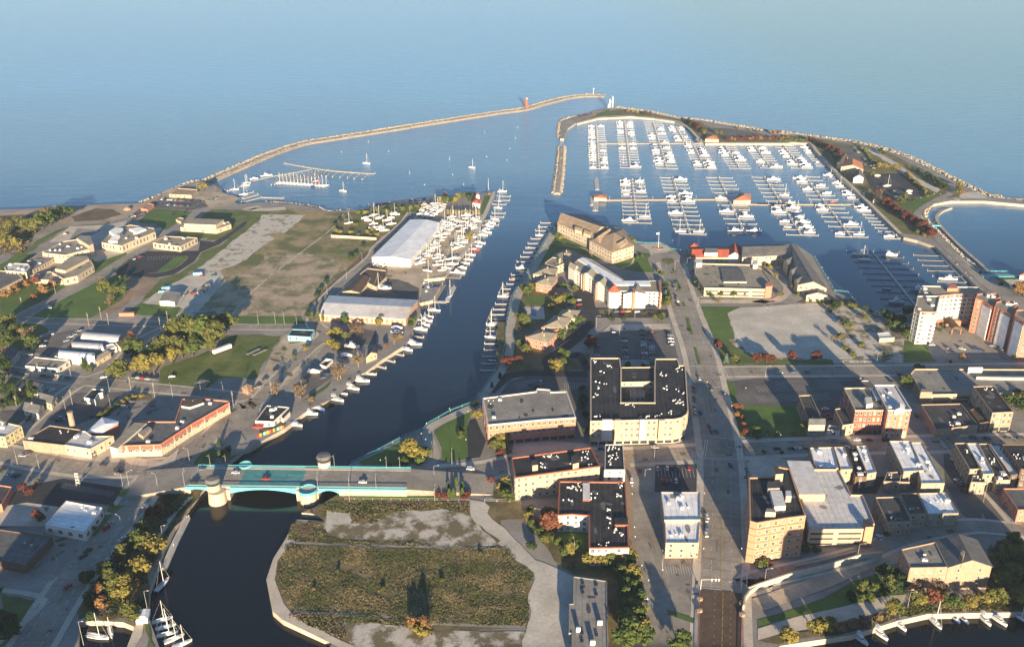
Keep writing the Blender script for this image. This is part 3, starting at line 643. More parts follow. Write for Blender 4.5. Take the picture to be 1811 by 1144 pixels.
# docks
DD=Vector((math.sin(R(4.6)),math.cos(R(4.6)),0)); DP=Vector((math.cos(R(4.6)),-math.sin(R(4.6)),0))
def seg(b,p,q,w_,z0,z1,mi=0):
    d=(q-p).xy.to_3d().normalized(); n=Vector((-d.y,d.x,0))*w_/2
    v=[p-n,q-n,q+n,p+n]; b.add([Vector((a.x,a.y,z0)) for a in v]+[Vector((a.x,a.y,z1)) for a in v],[(3,2,1,0),(4,5,6,7),(0,1,5,4),(1,2,6,5),(2,3,7,6),(3,0,4,7)],mi)
def post(b,p,z0,z1,r=.16): b.bar((p.x,p.y,z0),(p.x,p.y,z1),r,n=5)
def dock(a,z,n,lw,rw,left,right,label,where,w_=2.4,fm='dock',name='dock',ends=False,dp=None,group=None,fw=1.0,off=0):
    """spine from the far pixel to the near pixel; fingers each side; slot letters run from the far end"""
    p,q=GP(a,.7); root=empty(name,(p.x,p.y,0),label,'dock',group); o=Vector((p.x,p.y,0)); DPp=dp or DP
    b=MB(); seg(b,p-o,q-o,w_,.3,.75); b.build('walkway','dock',root)
    sp=(q-p).xy.to_3d(); its={-1:[],1:[]}
    piles=MB()
    for i in range(n+1):
        c=p-o+sp*(i/n); c.z=0
        for sgn,wd in((-1,lw),(1,rw)):
            if wd<=0: continue
            f=MB(); e=c+DPp*sgn*(wd+w_/2); seg(f,c+DPp*sgn*(w_/2+.02),e,fw,.3,.66); f.build('finger',fm,root); post(piles,e,-.5,1.9)
        if i%2==0: post(piles,c+DPp*.6,0,2.3,.12); 
    piles.build('piles','mast' if fm=='dock' else 'dock',root)
    if not off:
        bx=MB()
        for i in range(0,n): c=sp*(i/n)+DPp*.7; bx.box(c.x-.35,c.x+.35,c.y-.3,c.y+.3,.76,1.5)
        bx.build('power_pedestal','boat_white',root)
    for sgn,ss,wd in((-1,left,lw),(1,right,rw)):
        for i,ch in enumerate(ss):
            if ch in '. ' or i>=n: continue
            if ch in 'ms' and (i*7+len(ss)*3+int(p.x))%11==0: ch='b'
            c=p+sp*((i+.5)/n)+DPp*sgn*(w_/2+.8+wd*.5); rz=math.atan2(DPp.y,DPp.x)+(0 if sgn>0 else math.pi); rnd=random.Random(i+len(ss))
            if rnd.random()<.3: rz+=math.pi
            ob_,d=boat(ch,c.x,c.y,rz+rnd.gauss(0,.02),s=min(1.08,wd/12.5))
            its[sgn].append((ob_,d))
    for sgn in(-1,1):
        l=its[sgn]
        for i,(o_,d) in enumerate(l):
            far=i+1; sd='left' if sgn<0 else 'right'
            o_['label']=f"{d}, {ORD(far)} from the lake end, {sd} side of {where}"; o_['group']='boats berthed in the big marina' if where[0]!='t' or 1 else group
    return root
# cars
def car_mesh(col,van=False,truck=False):
    b=MB(); L_,W=4.6,1.8
    b.box(-L_/2,L_/2,-W/2,W/2,.32,.92 if not van else 1.2,tx=.97,ty=.94)
    bm_=b.me('body','car_'+col); g=MB()
    if van: g.box(-2.2,1.4,-.82,.82,1.2,1.95,tx=.9,ty=.85)
    elif truck: g.box(-.3,1.2,-.8,.8,.92,1.6,tx=.7,ty=.85)
    else: g.box(-1.6,1.05,-.8,.8,.92,1.42,tx=.68,ty=.84)
    r=MB()
    if van: r.box(-1.95,1.15,-.68,.68,1.95,2.0)
    elif truck: r.box(.0,.9,-.66,.66,1.6,1.65)
    else: r.box(-1.15,.6,-.64,.64,1.42,1.47)
    w_=MB()
    w_.bar((0,-.1,0),(0,.1,0),.33,n=10)
    lt=MB()
    for y in(-.6,.6): lt.box(2.24,2.29,y-.18,y+.18,.6,.78)
    return [('body',bm_),('window',g.me('window','tinted')),('roof',r.me('roof','car_'+col)),('headlight',lt.me('headlight','frame'))],w_
_wheel=MB(); _wheel.bar((0,-.1,.33),(0,.1,.33),.33,n=10); WHEEL=_wheel.me('wheel','rubber'); CARS={}
def car(x,y,rz,col='white',typ='car',z=None,parts=True):
    k=(col,typ)
    if k not in CARS: CARS[k]=car_mesh(col,typ=='van',typ=='pickup')[0]
    r=spawn('parked_car' if typ=='car' else typ,CARS[k],(x,y,(L+.3) if z is None else z),rz,1.0,None,typ if typ!='car' else 'car')
    for wx in(-1.4,1.45):
        for wy in(-.85,.85): ob('wheel',WHEEL,r,(wx,wy,0))
    return r,f"{col} {'car' if typ=='car' else typ}"
CC=['white','silver','black','grey','blue','red','tan','silver','white','grey','black','green']
def cars(s,rz,phrase,group,z=None):
    its=[];reg='F';rnd=random.Random(len(s)+3)
    for t in s.split():
        if t in REG: reg=t; continue
        a=t.split(','); r=REG[reg]; p=G(r[0]+float(a[0])/r[2],r[1]+float(a[1])/r[2],(z or L)); c=a[2] if len(a)>2 and a[2] else rnd.choice(CC)
        q=R(float(a[3])) if len(a)>3 else rz
        its.append(car(p.x,p.y,q+rnd.gauss(0,.02),c,rnd.choice(['car']*5+['van']) if len(a)<5 else a[4],z=None if z is None else z))
    label_row(its,phrase,group)
def carrow(a,n,rz,phrase,group,fill=.8,z=None):
    p,q=GP(a,z or L); its=[];rnd=random.Random(int(p.x*3)+n)
    for i in range(n):
        if rnd.random()>fill: continue
        m=p.lerp(q,(i+.5)/n); its.append(car(m.x,m.y,rz+(math.pi if rnd.random()<.4 else 0)+rnd.gauss(0,.02),rnd.choice(CC),rnd.choice(['car']*4+['van','pickup']),z=z))
    if its: label_row(its,phrase,group)
# lamps and poles
def lamp_proto(h=9,arm=2.4,m_='metal_pole'):
    b=MB(); b.bar((0,0,0),(0,0,h),.12,.07,6); a=MB(); a.bar((0,0,h),(arm,0,h+.5),.06,n=5); hd=MB(); hd.box(arm-.1,arm+.7,-.18,.18,h+.4,h+.6)
    return proto(('pole',b.me('pole',m_)),('arm',a.me('arm',m_),[('lamp_head',hd.me('lamp_head','frame'))]))
def post_proto():
    b=MB(); b.bar((0,0,0),(0,0,3.8),.08,.06,6); g=MB(); g.lathe([(.12,3.8),(.28,4.1),(.3,4.4),(.08,4.7)],8); return proto(('pole',b.me('pole','frame_dark')),('lamp_globe',g.me('lamp_globe','frame')))
def pole_proto():
    b=MB(); b.bar((0,0,0),(0,0,12),.17,.12,6); c=MB(); c.box(-1.2,1.2,-.08,.08,11,11.15); c.box(-.9,.9,-.08,.08,10.1,10.25); t=MB(); t.lathe([(.25,8.8),(.25,9.7)],8,(.35,0,0)); return proto(('pole',b.me('pole','wood')),('crossarm',c.me('crossarm','wood')),('transformer',t.me('transformer','metal_pole')))
LAMP={'lamp':('street_lamp',lamp_proto(),'tall grey street lamp','lamp'),'post':('street_lamp',post_proto(),'short black post lamp','lamp'),'pole':('utility_pole',pole_proto(),'wooden utility pole','pole'),
 'mast':('light_mast',lamp_proto(13,1.6),'tall slender light mast','light mast')}
def lamps(kind,s,rz,phrase,group,z=None):
    nm,pr,noun,cat=LAMP[kind]; its=[];reg='F'
    for t in s.split():
        if t in REG: reg=t; continue
        a=t.split(','); r=REG[reg]; p=G(r[0]+float(a[0])/r[2],r[1]+float(a[1])/r[2],z or L); q=R(float(a[2])) if len(a)>2 else rz
        its.append((spawn(nm,pr,p+Vector((0,0,.1)),q,1,None,cat),noun))
    label_row(its,phrase,group)
def rail(name,pts,h,m_,label,cat,z=L,step=3,sm=False,bars=2,w_=.08):
    pl=GP(pts,z) if isinstance(pts,str) else pts
    if sm: pl=smooth_line(pl,4)
    r=empty(name,pl[0],label,cat); o=pl[0]; b=MB(); pb=MB(); pb.box(-w_*.7,w_*.7,-w_*.7,w_*.7,0,h); pm=pb.me('post',m_)
    for i in range(len(pl)-1):
        a,c=pl[i]-o,pl[i+1]-o
        for k in range(bars): b.bar(a+Vector((0,0,h*(k+1)/bars)),c+Vector((0,0,h*(k+1)/bars)),w_/2,n=4)
        l=(c-a).length
        for k in range(max(1,int(l/step))): p=a+(c-a)*(k/max(1,int(l/step))); ob('post',pm,r,p)
    b.build('rail',m_,r); return r
def wall(name,pts,h,t,m_,label,cat='wall',z=L,z0=None,sm=False):
    pl=GP(pts,z+h) if isinstance(pts,str) else pts
    if sm: pl=smooth_line(pl,4)
    o=pl[0].copy(); o.z=0; a=offset_line(pl,t/2); c=offset_line(pl,-t/2); b=MB(); zz=z-.5 if z0 is None else z0
    for i in range(len(pl)-1):
        q=[a[i]-o,a[i+1]-o,c[i+1]-o,c[i]-o]; h0,h1=pl[i].z,pl[i+1].z; H4=[h0,h1,h1,h0]
        b.add([Vector((v.x,v.y,zz)) for v in q]+[Vector((v.x,v.y,hh)) for v,hh in zip(q,H4)],[(0,1,2,3),(7,6,5,4),(4,5,1,0),(5,6,2,1),(6,7,3,2),(7,4,0,3)])
    r=b.build(name,m_,None,o); return tag(r,label,cat)
def rocks(name,lines,m_='rock',z=0.4,seed=1):
    """riprap: uncountable boulders in one object; lines=(pixels,width m,count,size)"""
    rnd=random.Random(seed); b=MB()
    for pts,wd,n,sz in lines:
        pl=GP(pts,z) if isinstance(pts,str) else pts; pl=smooth_line(pl,4); ln=[(pl[i+1]-pl[i]).length for i in range(len(pl)-1)]; T=sum(ln)
        for _ in range(n):
            t=rnd.uniform(0,T);i=0
            while i<len(ln)-1 and t>ln[i]: t-=ln[i]; i+=1
            d=(pl[i+1]-pl[i]).normalized(); u=rnd.uniform(-1,1); c=pl[i]+d*t+Vector((-d.y,d.x,0))*u*wd/2; c.z=z+rnd.uniform(-.3,1)*(1-abs(u))*2
            s=sz*rnd.uniform(.5,1.3); vs=[]
            for dz in(-1,1):
                for k in range(5): a=1.2566*k+rnd.uniform(-.3,.3); q=s*(1 if dz<0 else .6)*rnd.uniform(.8,1.2); vs.append(c+Vector((q*math.cos(a),q*math.sin(a),dz*s*.5)))
            b.add(vs,[(k,(k+1)%5,5+(k+1)%5,5+k) for k in range(5)]+[(5,6,7,8,9)])
    return tag(b.build(name,m_),None,None,kind='stuff')
# ================================================================ WATER AND LAND
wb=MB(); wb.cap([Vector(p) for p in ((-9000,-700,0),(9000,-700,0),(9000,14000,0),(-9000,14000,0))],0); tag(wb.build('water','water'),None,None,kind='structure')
def land(pts,name='land',m='asphalt_old',z=L,far=[]):
    pl=ccw([Vector((p.x,p.y,0)) for p in GP(pts,z)]+[Vector(q) for q in far]); b=MB(); b.prism(pl,-2,z,1,mt=0); return tag(b.build(name,[m,'concrete']),None,None,kind='structure')
NORTH="F -900,395 0,371 F 60,369 130,364 250,360 292,342 330,326 352,320 A2 D1 150,560 235,620 290,690 372,735 590,722 880,745 1030,770 1095,800 1300,785 A2 830,262 1200,215 1350,190 1500,178 1640,150 1662,160 1600,300 1520,480 1340,700 1320,725 1180,740 1160,800 1290,790 1240,880 1150,900 1160,960 1110,1060 1080,1144 B2 1110,60 1060,150 900,250 780,340 650,400 500,540 400,590 360,620 240,715 0,850 B1 1640,860 1560,925 C1 1355,85 1180,330 1110,480 1050,650 1010,760 1000,900 1015,980 1045,1060 1080,1160 868,1160 905,1005 830,975 640,965 535,975 528,1160"
land(NORTH,far=[(-215,230,0),(-190,110,0),(-900,60,0),(-1400,600,0)])
SOUTH="F 560,1200 C2 560,1110 230,960 160,900 120,690 170,545 320,282 525,292 528,250 355,238 600,130 610,60 B2 680,955 860,870 1060,765 1200,700 1510,540 1640,420 1730,250 1754,200 A3 30,1140 90,850 180,700 330,440 400,345 430,298 590,302 740,375 850,400 930,480 1000,497 1100,500 1180,540 1290,545 1290,520 A4 0,512 100,500 260,505 385,590 520,820 610,860 700,945 1050,945 1090,820 1440,800 1560,850 1590,870 1500,810 1340,655 1200,520 1080,478 985,455 D4 880,968 700,800 600,700 430,560 380,500 260,370 200,300 0,290 D3 1672,368 1000,368 970,345 900,290 860,240 760,198 600,175 420,160 170,172 0,215 D2 1450,305 1330,330 1250,385 1220,465 1190,463 1198,330 1340,285 1420,262 1500,235 1600,215 D3 300,92 590,130 780,172 960,188 1672,310 D4 0,222 300,262 600,308 900,395 1150,515 1320,605 1500,685 1761,718 A4 1796,212 2100,225 2100,245 1796,236 1530,212 1300,212 1170,235 1125,275 1130,330 1230,440 1380,590 1530,700 1796,697 2600,700"
land(SOUTH,far=[(1400,600,0),(1400,250,0)]+[tuple(p) for p in GP("C4 2400,905 1796,908 1150,920 950,965 640,1060 150,1135")]+[tuple(p) for p in GP("F 1360,1180 1200,1190 900,1210 700,1195")])
# ground behind and under the camera, west of the river bend
tag((lambda b:(b.prism(ccw([Vector(p) for p in ((-140,100,0),(-60,150,0),(40,190,0),(200,200,0),(420,180,0),(1400,160,0),(1400,-650,0),(-1400,-650,0),(-900,58,0))]),-2,L-.02,1,mt=0),b.build('land',['grass','concrete']))[1])(MB()),None,None,kind='structure')
# breakwaters
def breakwater(name,pts,w_,label,h=2.2,n=500,sz=1.6,m_='rock'):
    pl=smooth_line(GP(pts,h),4); b=MB()
    a=offset_line(pl,w_*.28);c=offset_line(pl,-w_*.28);A=offset_line(pl,w_*.62);C_=offset_line(pl,-w_*.62); rnd=random.Random(5)
    for i in range(len(pl)-1):
        v=[]
        for k in(i,i+1): v+=[Vector((A[k].x,A[k].y,-1)),Vector((a[k].x,a[k].y,h)),Vector((c[k].x,c[k].y,h)),Vector((C_[k].x,C_[k].y,-1))]
        b.add(v,[(0,4,5,1),(1,5,6,2),(2,6,7,3)])
        if i==0: b.add(v[:4],[(0,1,2,3)])
        if i==len(pl)-2: b.add(v[4:],[(3,2,1,0)])
    o=b.build(name,m_); tag(o,label,'breakwater')
    rocks('riprap',[([p+Vector((0,0,0)) for p in offset_line(GP(pts,.6),w_*.42)],w_*.5,int(n*1.6),sz*.75),(offset_line(GP(pts,.6),-w_*.42),w_*.5,int(n*1.6),sz*.75),(GP(pts,h+.1),w_*.6,int(n*1.2),sz*.6)],m_,.6,n)
breakwater('breakwater',"D1 130,548 400,430 650,325 900,245 1100,212 1400,165 1739,112 D2 0,370 400,308 700,262 920,232 1060,192 1250,145 1400,128 1540,132",15,'long curved pale stone breakwater with red light tower, closing the harbour',n=1500)
breakwater('breakwater',"D2 1203,525 1190,700 1166,885",9,'short straight rock breakwater standing alone in the harbour mouth',n=320,m_='rock')
breakwater('breakwater',"A4 1530,182 1650,205 1796,212 2000,215",9,'rock breakwater running right from the causeway beach',n=300)
rocks('riprap',[("D3 310,88 590,126 780,168 960,186 1300,240 1672,306",9,800,1.5),("D4 0,220 300,260 600,305 900,392 1150,512 1320,600 1500,680 1600,690",16,1500,1.7)],'rock',1.6,3)
rocks('riprap',[("A4 985,455 1080,478 1200,515 1340,650 1500,805 1570,860",6,420,1.1),("A4 1530,705 1380,592 1230,442 1130,335 1128,280 1170,238 1300,214",7,500,1.2),
 ("D2 1335,285 1200,330 1190,460",8,220,1.3),("D3 0,212 170,170 420,158 760,196 860,238 970,340",5,350,1.0),("D1 590,722 880,745 1030,770 1095,800 1300,785",5,220,1.2),("F 250,358 292,342 330,325 352,320",8,150,1.4)],'rock',1.2,9)
# ================================================================ GROUND COVERS
S=sheet
# --- far left
S('beach',"F -900,402 0,376 A1 60,292 240,262 430,245 720,236 950,228 1080,170 1020,250 860,325 720,352 480,365 240,330 0,310",'sand',1)
S('scrub',"F -900,408 A1 0,312 240,300 300,330 240,420 160,560 0,590 F -900,560",'brush',2)
S('scrub',"A1 480,320 640,262 760,270 820,300 700,340 500,352",'brush',2)
S('lawn',"A1 0,640 300,450 480,365 740,352 720,380 560,385 400,420 0,700",'grass',2)
S('car_park',"A1 330,490 470,385 740,372 805,355 850,345 900,385 700,480 620,560 560,560 600,480",'pavement',2)
S('car_park',"A1 470,470 520,400 690,405 560,480",'asphalt_old',4)
S('car_park',"A1 0,400 90,385 200,420 180,470 60,500 0,500",'asphalt',4)
S('car_park',"A1 0,560 150,510 120,560 0,600",'asphalt',4)
S('lawn',"A1 0,640 160,570 300,590 150,650 0,700",'lawn',4)
S('lawn',"A1 170,640 270,560 330,560 200,660",'lawn',4)
strip('road',"A1 -300,760 0,600 200,490 380,398 560,365 720,358",10,'road',5)
S('lawn',"A1 0,700 0,985 130,985 520,740 640,720 860,590 880,560 640,560 540,740 380,760 200,740",'lawn',1)
S('lawn',"A1 210,985 640,765 830,700 960,720 900,800 830,900 680,960 620,1000 400,1003 200,990",'lawn',3)
S('lawn',"A1 930,360 1000,285 1060,265 1300,285 1180,370 1120,410 1040,365",'lawn',3)
S('lawn',"A1 1345,330 1420,272 1754,272 A2 0,280 160,283 0,395 A1 1754,395 1560,470 1390,480",'grass',2)
S('lawn',"A1 1150,440 1380,465 1430,440 1220,415",'lawn',3)
S('soil',"A1 860,730 1080,740 1000,830 880,890 720,990 640,990 740,920 820,880",'soil',3)
S('lawn',"A1 760,690 860,610 1000,560 930,650 820,690",'lawn',3)
S('car_park',"A1 780,690 870,620 990,552 1340,550 1350,480 1440,490 1560,420 1640,355 1672,350 1660,372 1580,430 1480,505 1350,560 1310,620 1170,710 1050,730 790,710",'asphalt_new',4)
S('lawn',"A1 1050,695 1190,585 1250,585 1260,605 1190,660 1120,690",'lawn',5)
strip('kerb',"A1 1000,697 1070,697 1190,660 1262,600 1250,582",.5,'concrete',6)
S('lawn',"A1 1080,740 1180,712 1320,630 1365,560 1490,510 1600,430 1700,360 1754,350 1754,395 A2 0,395 A1 1500,590 1320,670 1060,830 940,900 1000,830",'grass',3)
strip('road',"A1 90,1010 200,950 620,735 860,590 1050,490 1230,390 1310,310 1420,262",9,'road',6)
S('car_park',"A1 860,320 1000,230 1120,200 1350,200 1410,250 1290,275 1060,262 980,300 900,345",'asphalt',4)
S('plaza',"A1 560,560 700,500 860,545 1040,400 1100,385 1040,480 870,575 760,630 640,620",'pavement',3)
S('garden',"A1 610,640 850,560 860,575 740,640 640,690",'lawn',4)
strip('road',"A1 1754,250 A2 0,268 130,270 250,262",12,'pavement',4)
S('waterfront_walk',"A1 1090,150 1200,115 1330,130 1500,160 1620,190 1560,235 1420,262 1300,235 1100,200",'gravel_lot',2)
# --- vacant field
S('field',"A1 940,905 1060,830 1320,670 1500,590 1754,395 A2 60,350 160,283 250,262 560,290 720,285 760,300 640,350 560,400 545,440 560,470 860,470 830,540 560,750 440,900 410,985 0,985 A1 1250,985 1100,1000",'dry_grass',1)
S('field',"A1 1490,990 1330,880 1420,760 1600,700 1754,640 A2 120,560 360,560 560,600 640,650 500,800 420,900 380,985 0,985",'dry_bare',2)
S('slab',"A1 1290,700 1480,560 1754,340 A2 90,305 385,308 240,430 120,432 175,465 30,560 0,590 A1 1640,620 1450,700 1330,760",'slab_old',3)
S('yard',"A1 960,900 1120,790 1320,700 1490,690 1500,780 1400,890 1320,960 1220,1040 1180,1000 1240,940 1080,920",'gravel_pale',4)
S('lawn',"A1 850,960 940,905 1220,930 1180,1000 1130,990 960,985",'lawn',4)
S('lawn',"A2 0,990 350,990 380,1040 0,1042 A1 1754,1040 1270,1035 1270,990",'lawn',2)
strip('path',"A2 640,300 560,400 300,600 130,730 0,850 A1 1560,985",1.4,'slab_old',4)
S('verge',"A2 440,900 560,750 830,520 850,470 900,460 830,560 640,740 520,850 420,960",'brush',3)
S('yard',"A2 600,350 720,290 900,240 1140,225 1120,300 1060,340 920,440 880,465 560,440",'verge',2)
S('verge',"A2 740,275 1150,222 1200,215 1160,300 900,310 730,330",'grass',3)
# boatyard ground
S('boatyard',"A2 900,460 1070,340 1150,240 1320,240 1340,330 1600,300 1520,480 1340,700 1180,740 1150,900 1050,900 640,850 620,800 760,690 830,640",'gravel_lot',2)
S('boatyard',"A2 640,855 760,740 1000,740 1060,760 1150,800 1150,890",'asphalt',3)
S('lawn',"A2 1570,240 1590,180 1640,175 1600,300 1560,300",'lawn',4)
strip('path',"A2 1655,150 1590,300 1500,490 1340,700",3,'dock',5)
# --- between school road and bridge
street("F -60,553 A1 100,1010 600,1028 1200,1045 A2 0,1062 260,1060 450,1050 560,1045",9,1.5,'road',3,0)
S('lot',"A2 380,1045 560,1040 760,1050 1060,1060 1080,1110 B2 1050,150 900,240 780,330 600,500 420,580 360,620 160,560 300,420 430,250 540,120 560,60",'asphalt_old',1)
S('lot',"B2 250,80 420,100 540,120 400,300 260,420 0,480 0,420 100,330 160,200",'gravel_lot',2)
S('lawn',"B1 1060,430 1100,300 1480,170 1500,90 1754,90 B2 0,80 220,90 160,190 60,370 0,400 B1 1700,385 1480,375 1400,440 1250,440",'grass',2)
strip('path',"B1 1754,85 1650,110 1560,180 1400,290",3,'verge',3)
S('car_park',"B1 1400,455 1480,380 1670,390 1620,470 1560,500",'asphalt_old',3)
S('lawn',"B2 350,530 560,390 540,440 420,520",'grass',3)
S('lawn',"B2 190,340 240,270 310,265 280,300",'grass',3)
S('lawn',"B2 300,240 330,190 370,170 410,200 350,240",'grass',3)
S('boatyard',"B2 560,90 700,40 860,60 860,150 780,150 680,200 560,190",'asphalt',3)
S('car_park',"B2 300,430 420,330 560,280 620,320 540,390 350,520",'asphalt',3)
S('lot',"B1 500,480 850,470 640,640 500,700 330,660",'asphalt',2)
S('lot',"B1 780,620 950,520 1220,560 1180,660 960,650 840,700",'asphalt_old',2)
S('verge',"B1 640,645 780,560 860,490 1020,490 1030,520 900,530 760,600 680,650",'brush',3)
S('lot',"B1 0,600 160,590 250,640 180,720 120,720 0,650",'asphalt',2)
S('lot',"B1 260,110 440,60 550,50 500,100 330,230 230,200",'asphalt',2)
S('lawn',"B1 0,0 250,0 330,60 160,170 60,290 0,320",'grass',2)
S('lawn',"B1 60,370 300,380 280,480 120,560 0,560",'grass',2)
street("F -80,640 B1 60,325 300,370 600,400 1000,440 1400,480 1680,520 B2 0,600",10,2,'road',4,1)
street("B1 -80,900 130,740 300,590 480,450 620,380 760,320 850,220 960,120 1080,60 1250,0 A1 1250,1000 1340,900",8,2,'road',4,0)
street("F 270,845 B1 1300,900 1480,700 1640,560 B2 30,560 200,380 400,180 520,80 A2 440,1040 500,900 640,760 830,600 880,520 1040,380 1110,290",10,2,'road',5,1)
S('road',"B1 1120,960 1310,800 1560,600 1754,560 B2 60,640 0,700 -60,740 B1 1660,800 1560,890 1470,780 1330,900 1290,960",'road',5)
S('lawn',"B1 1300,950 1370,870 1440,850 1470,880 1450,950 1380,970",'lawn',7)
S('planting',"B1 1500,860 1560,830 1560,910 1620,880 1560,930 1500,950",'grass',6)
S('pavement',"B1 740,880 1090,940 1210,850 1180,940 1080,980 880,960",'pavement',6)
S('pavement',"B1 640,910 740,860 800,890 900,930 640,940",'pavement',6)
# --- lower left
S('lot',"C1 0,160 180,60 420,10 830,70 760,190 450,150 300,310 0,340",'asphalt_new',2)
S('lot',"C1 0,330 0,200 180,170 400,200 290,330",'pavement',3)
S('lot',"C1 300,380 620,420 560,520 430,640 350,700 180,640 340,420",'asphalt_old',3)
S('lawn',"C1 830,80 930,75 880,135 790,130",'lawn',6)
S('lawn',"C1 740,190 850,190 770,240 720,235",'lawn',6)
S('lawn',"C1 690,250 760,255 640,400 600,390",'lawn',6)
S('lawn',"C1 0,780 270,830 40,1110 0,1144",'grass',2)
strip('pavement',"C1 0,760 300,830 60,1060 -40,1144",3,'pavement',5)
street("F 20,1200 C1 210,1144 380,860 560,600 720,400 900,180 1010,30 B1 1260,980",17,3,'road',4,2)
street("F -200,755 B1 0,880 400,960 700,990 1000,980 1180,960 1290,960",15,3,'road',5,2)
S('bank',"C1 1130,80 1240,70 1350,95 1180,330 1100,450 1000,680 990,900 820,940 640,960 530,960 540,800 640,640 800,450 960,250",'scrub_soil',2)
strip('path',"C1 1290,130 1180,240 1090,370 1050,420 1060,520",2.5,'pavement',4)
strip('path',"C1 520,985 700,900 830,900",2.5,'pavement',4)
S('quay_road',"C1 920,980 970,975 960,1060 900,1160 850,1160",'pavement',4)
S('lawn',"C1 970,980 1005,1000 1050,1150 990,1150",'grass',4)
# basin cut into the lower left bank
# --- spit and marina park
S('lawn',"D3 0,205 150,155 250,120 320,105 590,140 590,165 420,150 170,160 0,207",'verge',2)
S('lawn',"D3 160,140 250,105 270,150 150,155",'lawn',3)
S('lawn',"D3 590,140 780,180 960,200 1180,330 1672,345 1672,362 1010,358 880,260 780,195 600,165",'verge',2)
S('car_park',"D3 1000,250 1200,255 1400,290 1480,310 1300,325 1140,320 1010,290",'asphalt',3)
strip('promenade',"D3 0,213 170,168 420,157 760,192 870,250 940,320 1010,362 1672,362 D4 0,283 200,292 270,365 400,500 600,690 870,955",4,'pavement',4)
S('park',"D4 0,235 300,275 560,320 700,330 1150,550 1320,620 1300,690 1150,690 990,800 1000,880 1120,980 870,950 600,690 400,500 270,360 200,285 0,275",'verge',2)
S('car_park',"D4 340,320 520,325 700,480 690,490 600,490 560,440 440,420",'asphalt',3)
S('car_park',"D4 610,530 880,515 1060,670 1030,690 880,690 780,720 640,600",'asphalt_new',3)
S('path',"D4 580,330 650,330 880,470 1000,560 1160,640 1130,660 960,580 780,440",'gravel_pale',4)
S('path',"D4 640,330 700,335 870,470 800,450",'asphalt_old',3)
strip('road',"D4 1240,590 1230,660 1150,700 1020,780 985,840 1010,900 1120,970 A4 1250,505 1400,650 1560,790 1750,920",8,'road',6)
S('beach',"D4 1310,660 1440,650 1500,700 1240,700 1290,720",'gravel_pale',4)
S('lawn',"A4 1120,290 1110,330 1240,470 1520,715 1500,730 1220,500 1080,350",'lawn',4)
S('lawn',"A4 940,235 1180,165 1225,185 1110,240 1060,290",'lawn',4)
strip('pavement',"A4 1160,240 1110,270 1110,330 1230,470 1400,620 1560,740",2,'pavement',5)
S('lawn',"A4 1600,730 1796,725 2200,760 2200,900 1796,860 1700,800",'lawn',2)
S('beach',"A4 1660,745 1796,735 1790,830 1700,790",'gravel_pale',3)
# --- point with the hotels
S('lawn',"A3 360,470 420,450 640,540 780,620 640,600 480,540 400,560 300,640 250,680",'lawn',2)
S('lawn',"A3 640,560 760,600 960,560 1060,570 1050,620 1060,700 860,680 760,640",'lawn',2)
strip('path',"A3 360,495 500,520 600,540 640,590",1.5,'pavement',4); strip('path',"A3 920,600 900,640 840,665",1.5,'pavement',4); strip('path',"A3 760,655 920,690 1080,698",1.2,'pavement',4)
strip('promenade',"A3 430,345 350,440 200,700 110,850 50,1100 B2 1735,120 1705,260 1600,420 1515,540",6.5,'concrete',4,off=3.7)
strip('promenade',"B2 1500,575 1360,640 1240,700 1205,760 1235,840 1250,900 1210,955 1080,985",7,'concrete',4)
S('lawn',"B2 1250,740 1400,620 1520,590 1480,660 1470,720 1480,920 1300,945 1300,850",'lawn',3)
S('lawn',"B2 740,940 900,870 1050,800 1220,850 1220,900 1080,960 760,960",'lawn',3)
S('lawn',"A3 120,920 240,720 420,880 470,930 300,1144 60,1144",'scrub_soil',1)
S('court',"A3 185,850 350,845 350,910 190,912",'lawn',3)
S('pool_deck',"A3 170,925 310,925 320,1010 220,1010",'pavement',3); S('pool',"A3 225,940 265,945 260,990 225,985",'car_blue',4)
S('lot',"A3 480,700 560,790 640,830 660,930 1040,940 1160,945 1150,1000 660,1000 660,1060 480,1144 B3 330,210 600,0 540,-40",'asphalt_new',2)
S('planting',"A3 680,945 780,945 740,975 690,972",'verge',4); S('planting',"A3 960,975 1080,940 1090,975",'verge',4)
S('garden',"A3 1020,540 1060,570 1180,560 1180,590 1100,610 1040,600",'pavement',3)
S('car_park',"B3 660,100 760,12 1160,8 1220,250 830,250 640,240",'asphalt',2)
S('pale_lot_strip',"B3 700,70 760,14 1160,10 1170,50 740,60",'pavement',3)  # paler strip along the far end of the car park
S('lawn',"B3 0,0 200,0 340,200 620,215 600,330 0,335",'scrub_soil',1)
strip('road',"B3 -60,470 60,370 200,345 420,348 610,350",9,'asphalt_new',4); strip('road',"B3 600,20 560,90 460,170 340,250 350,300 B3 350,330",8,'asphalt_new',4)
strip('road',"B3 610,330 560,230 530,215 500,240",6,'asphalt_new',4)
S('car_park',"B3 80,400 200,365 600,370 610,560 520,600 470,450 120,480 20,480",'asphalt',3)
S('lot',"B2 1490,660 1530,650 1570,740 1600,800 1560,910 1480,920 1470,720",'asphalt_new',4)
S('planting',"B3 0,820 110,870 60,900 0,905",'scrub_soil',2)
S('pavement',"B3 110,780 620,820 620,840 100,880",'pavement',2)
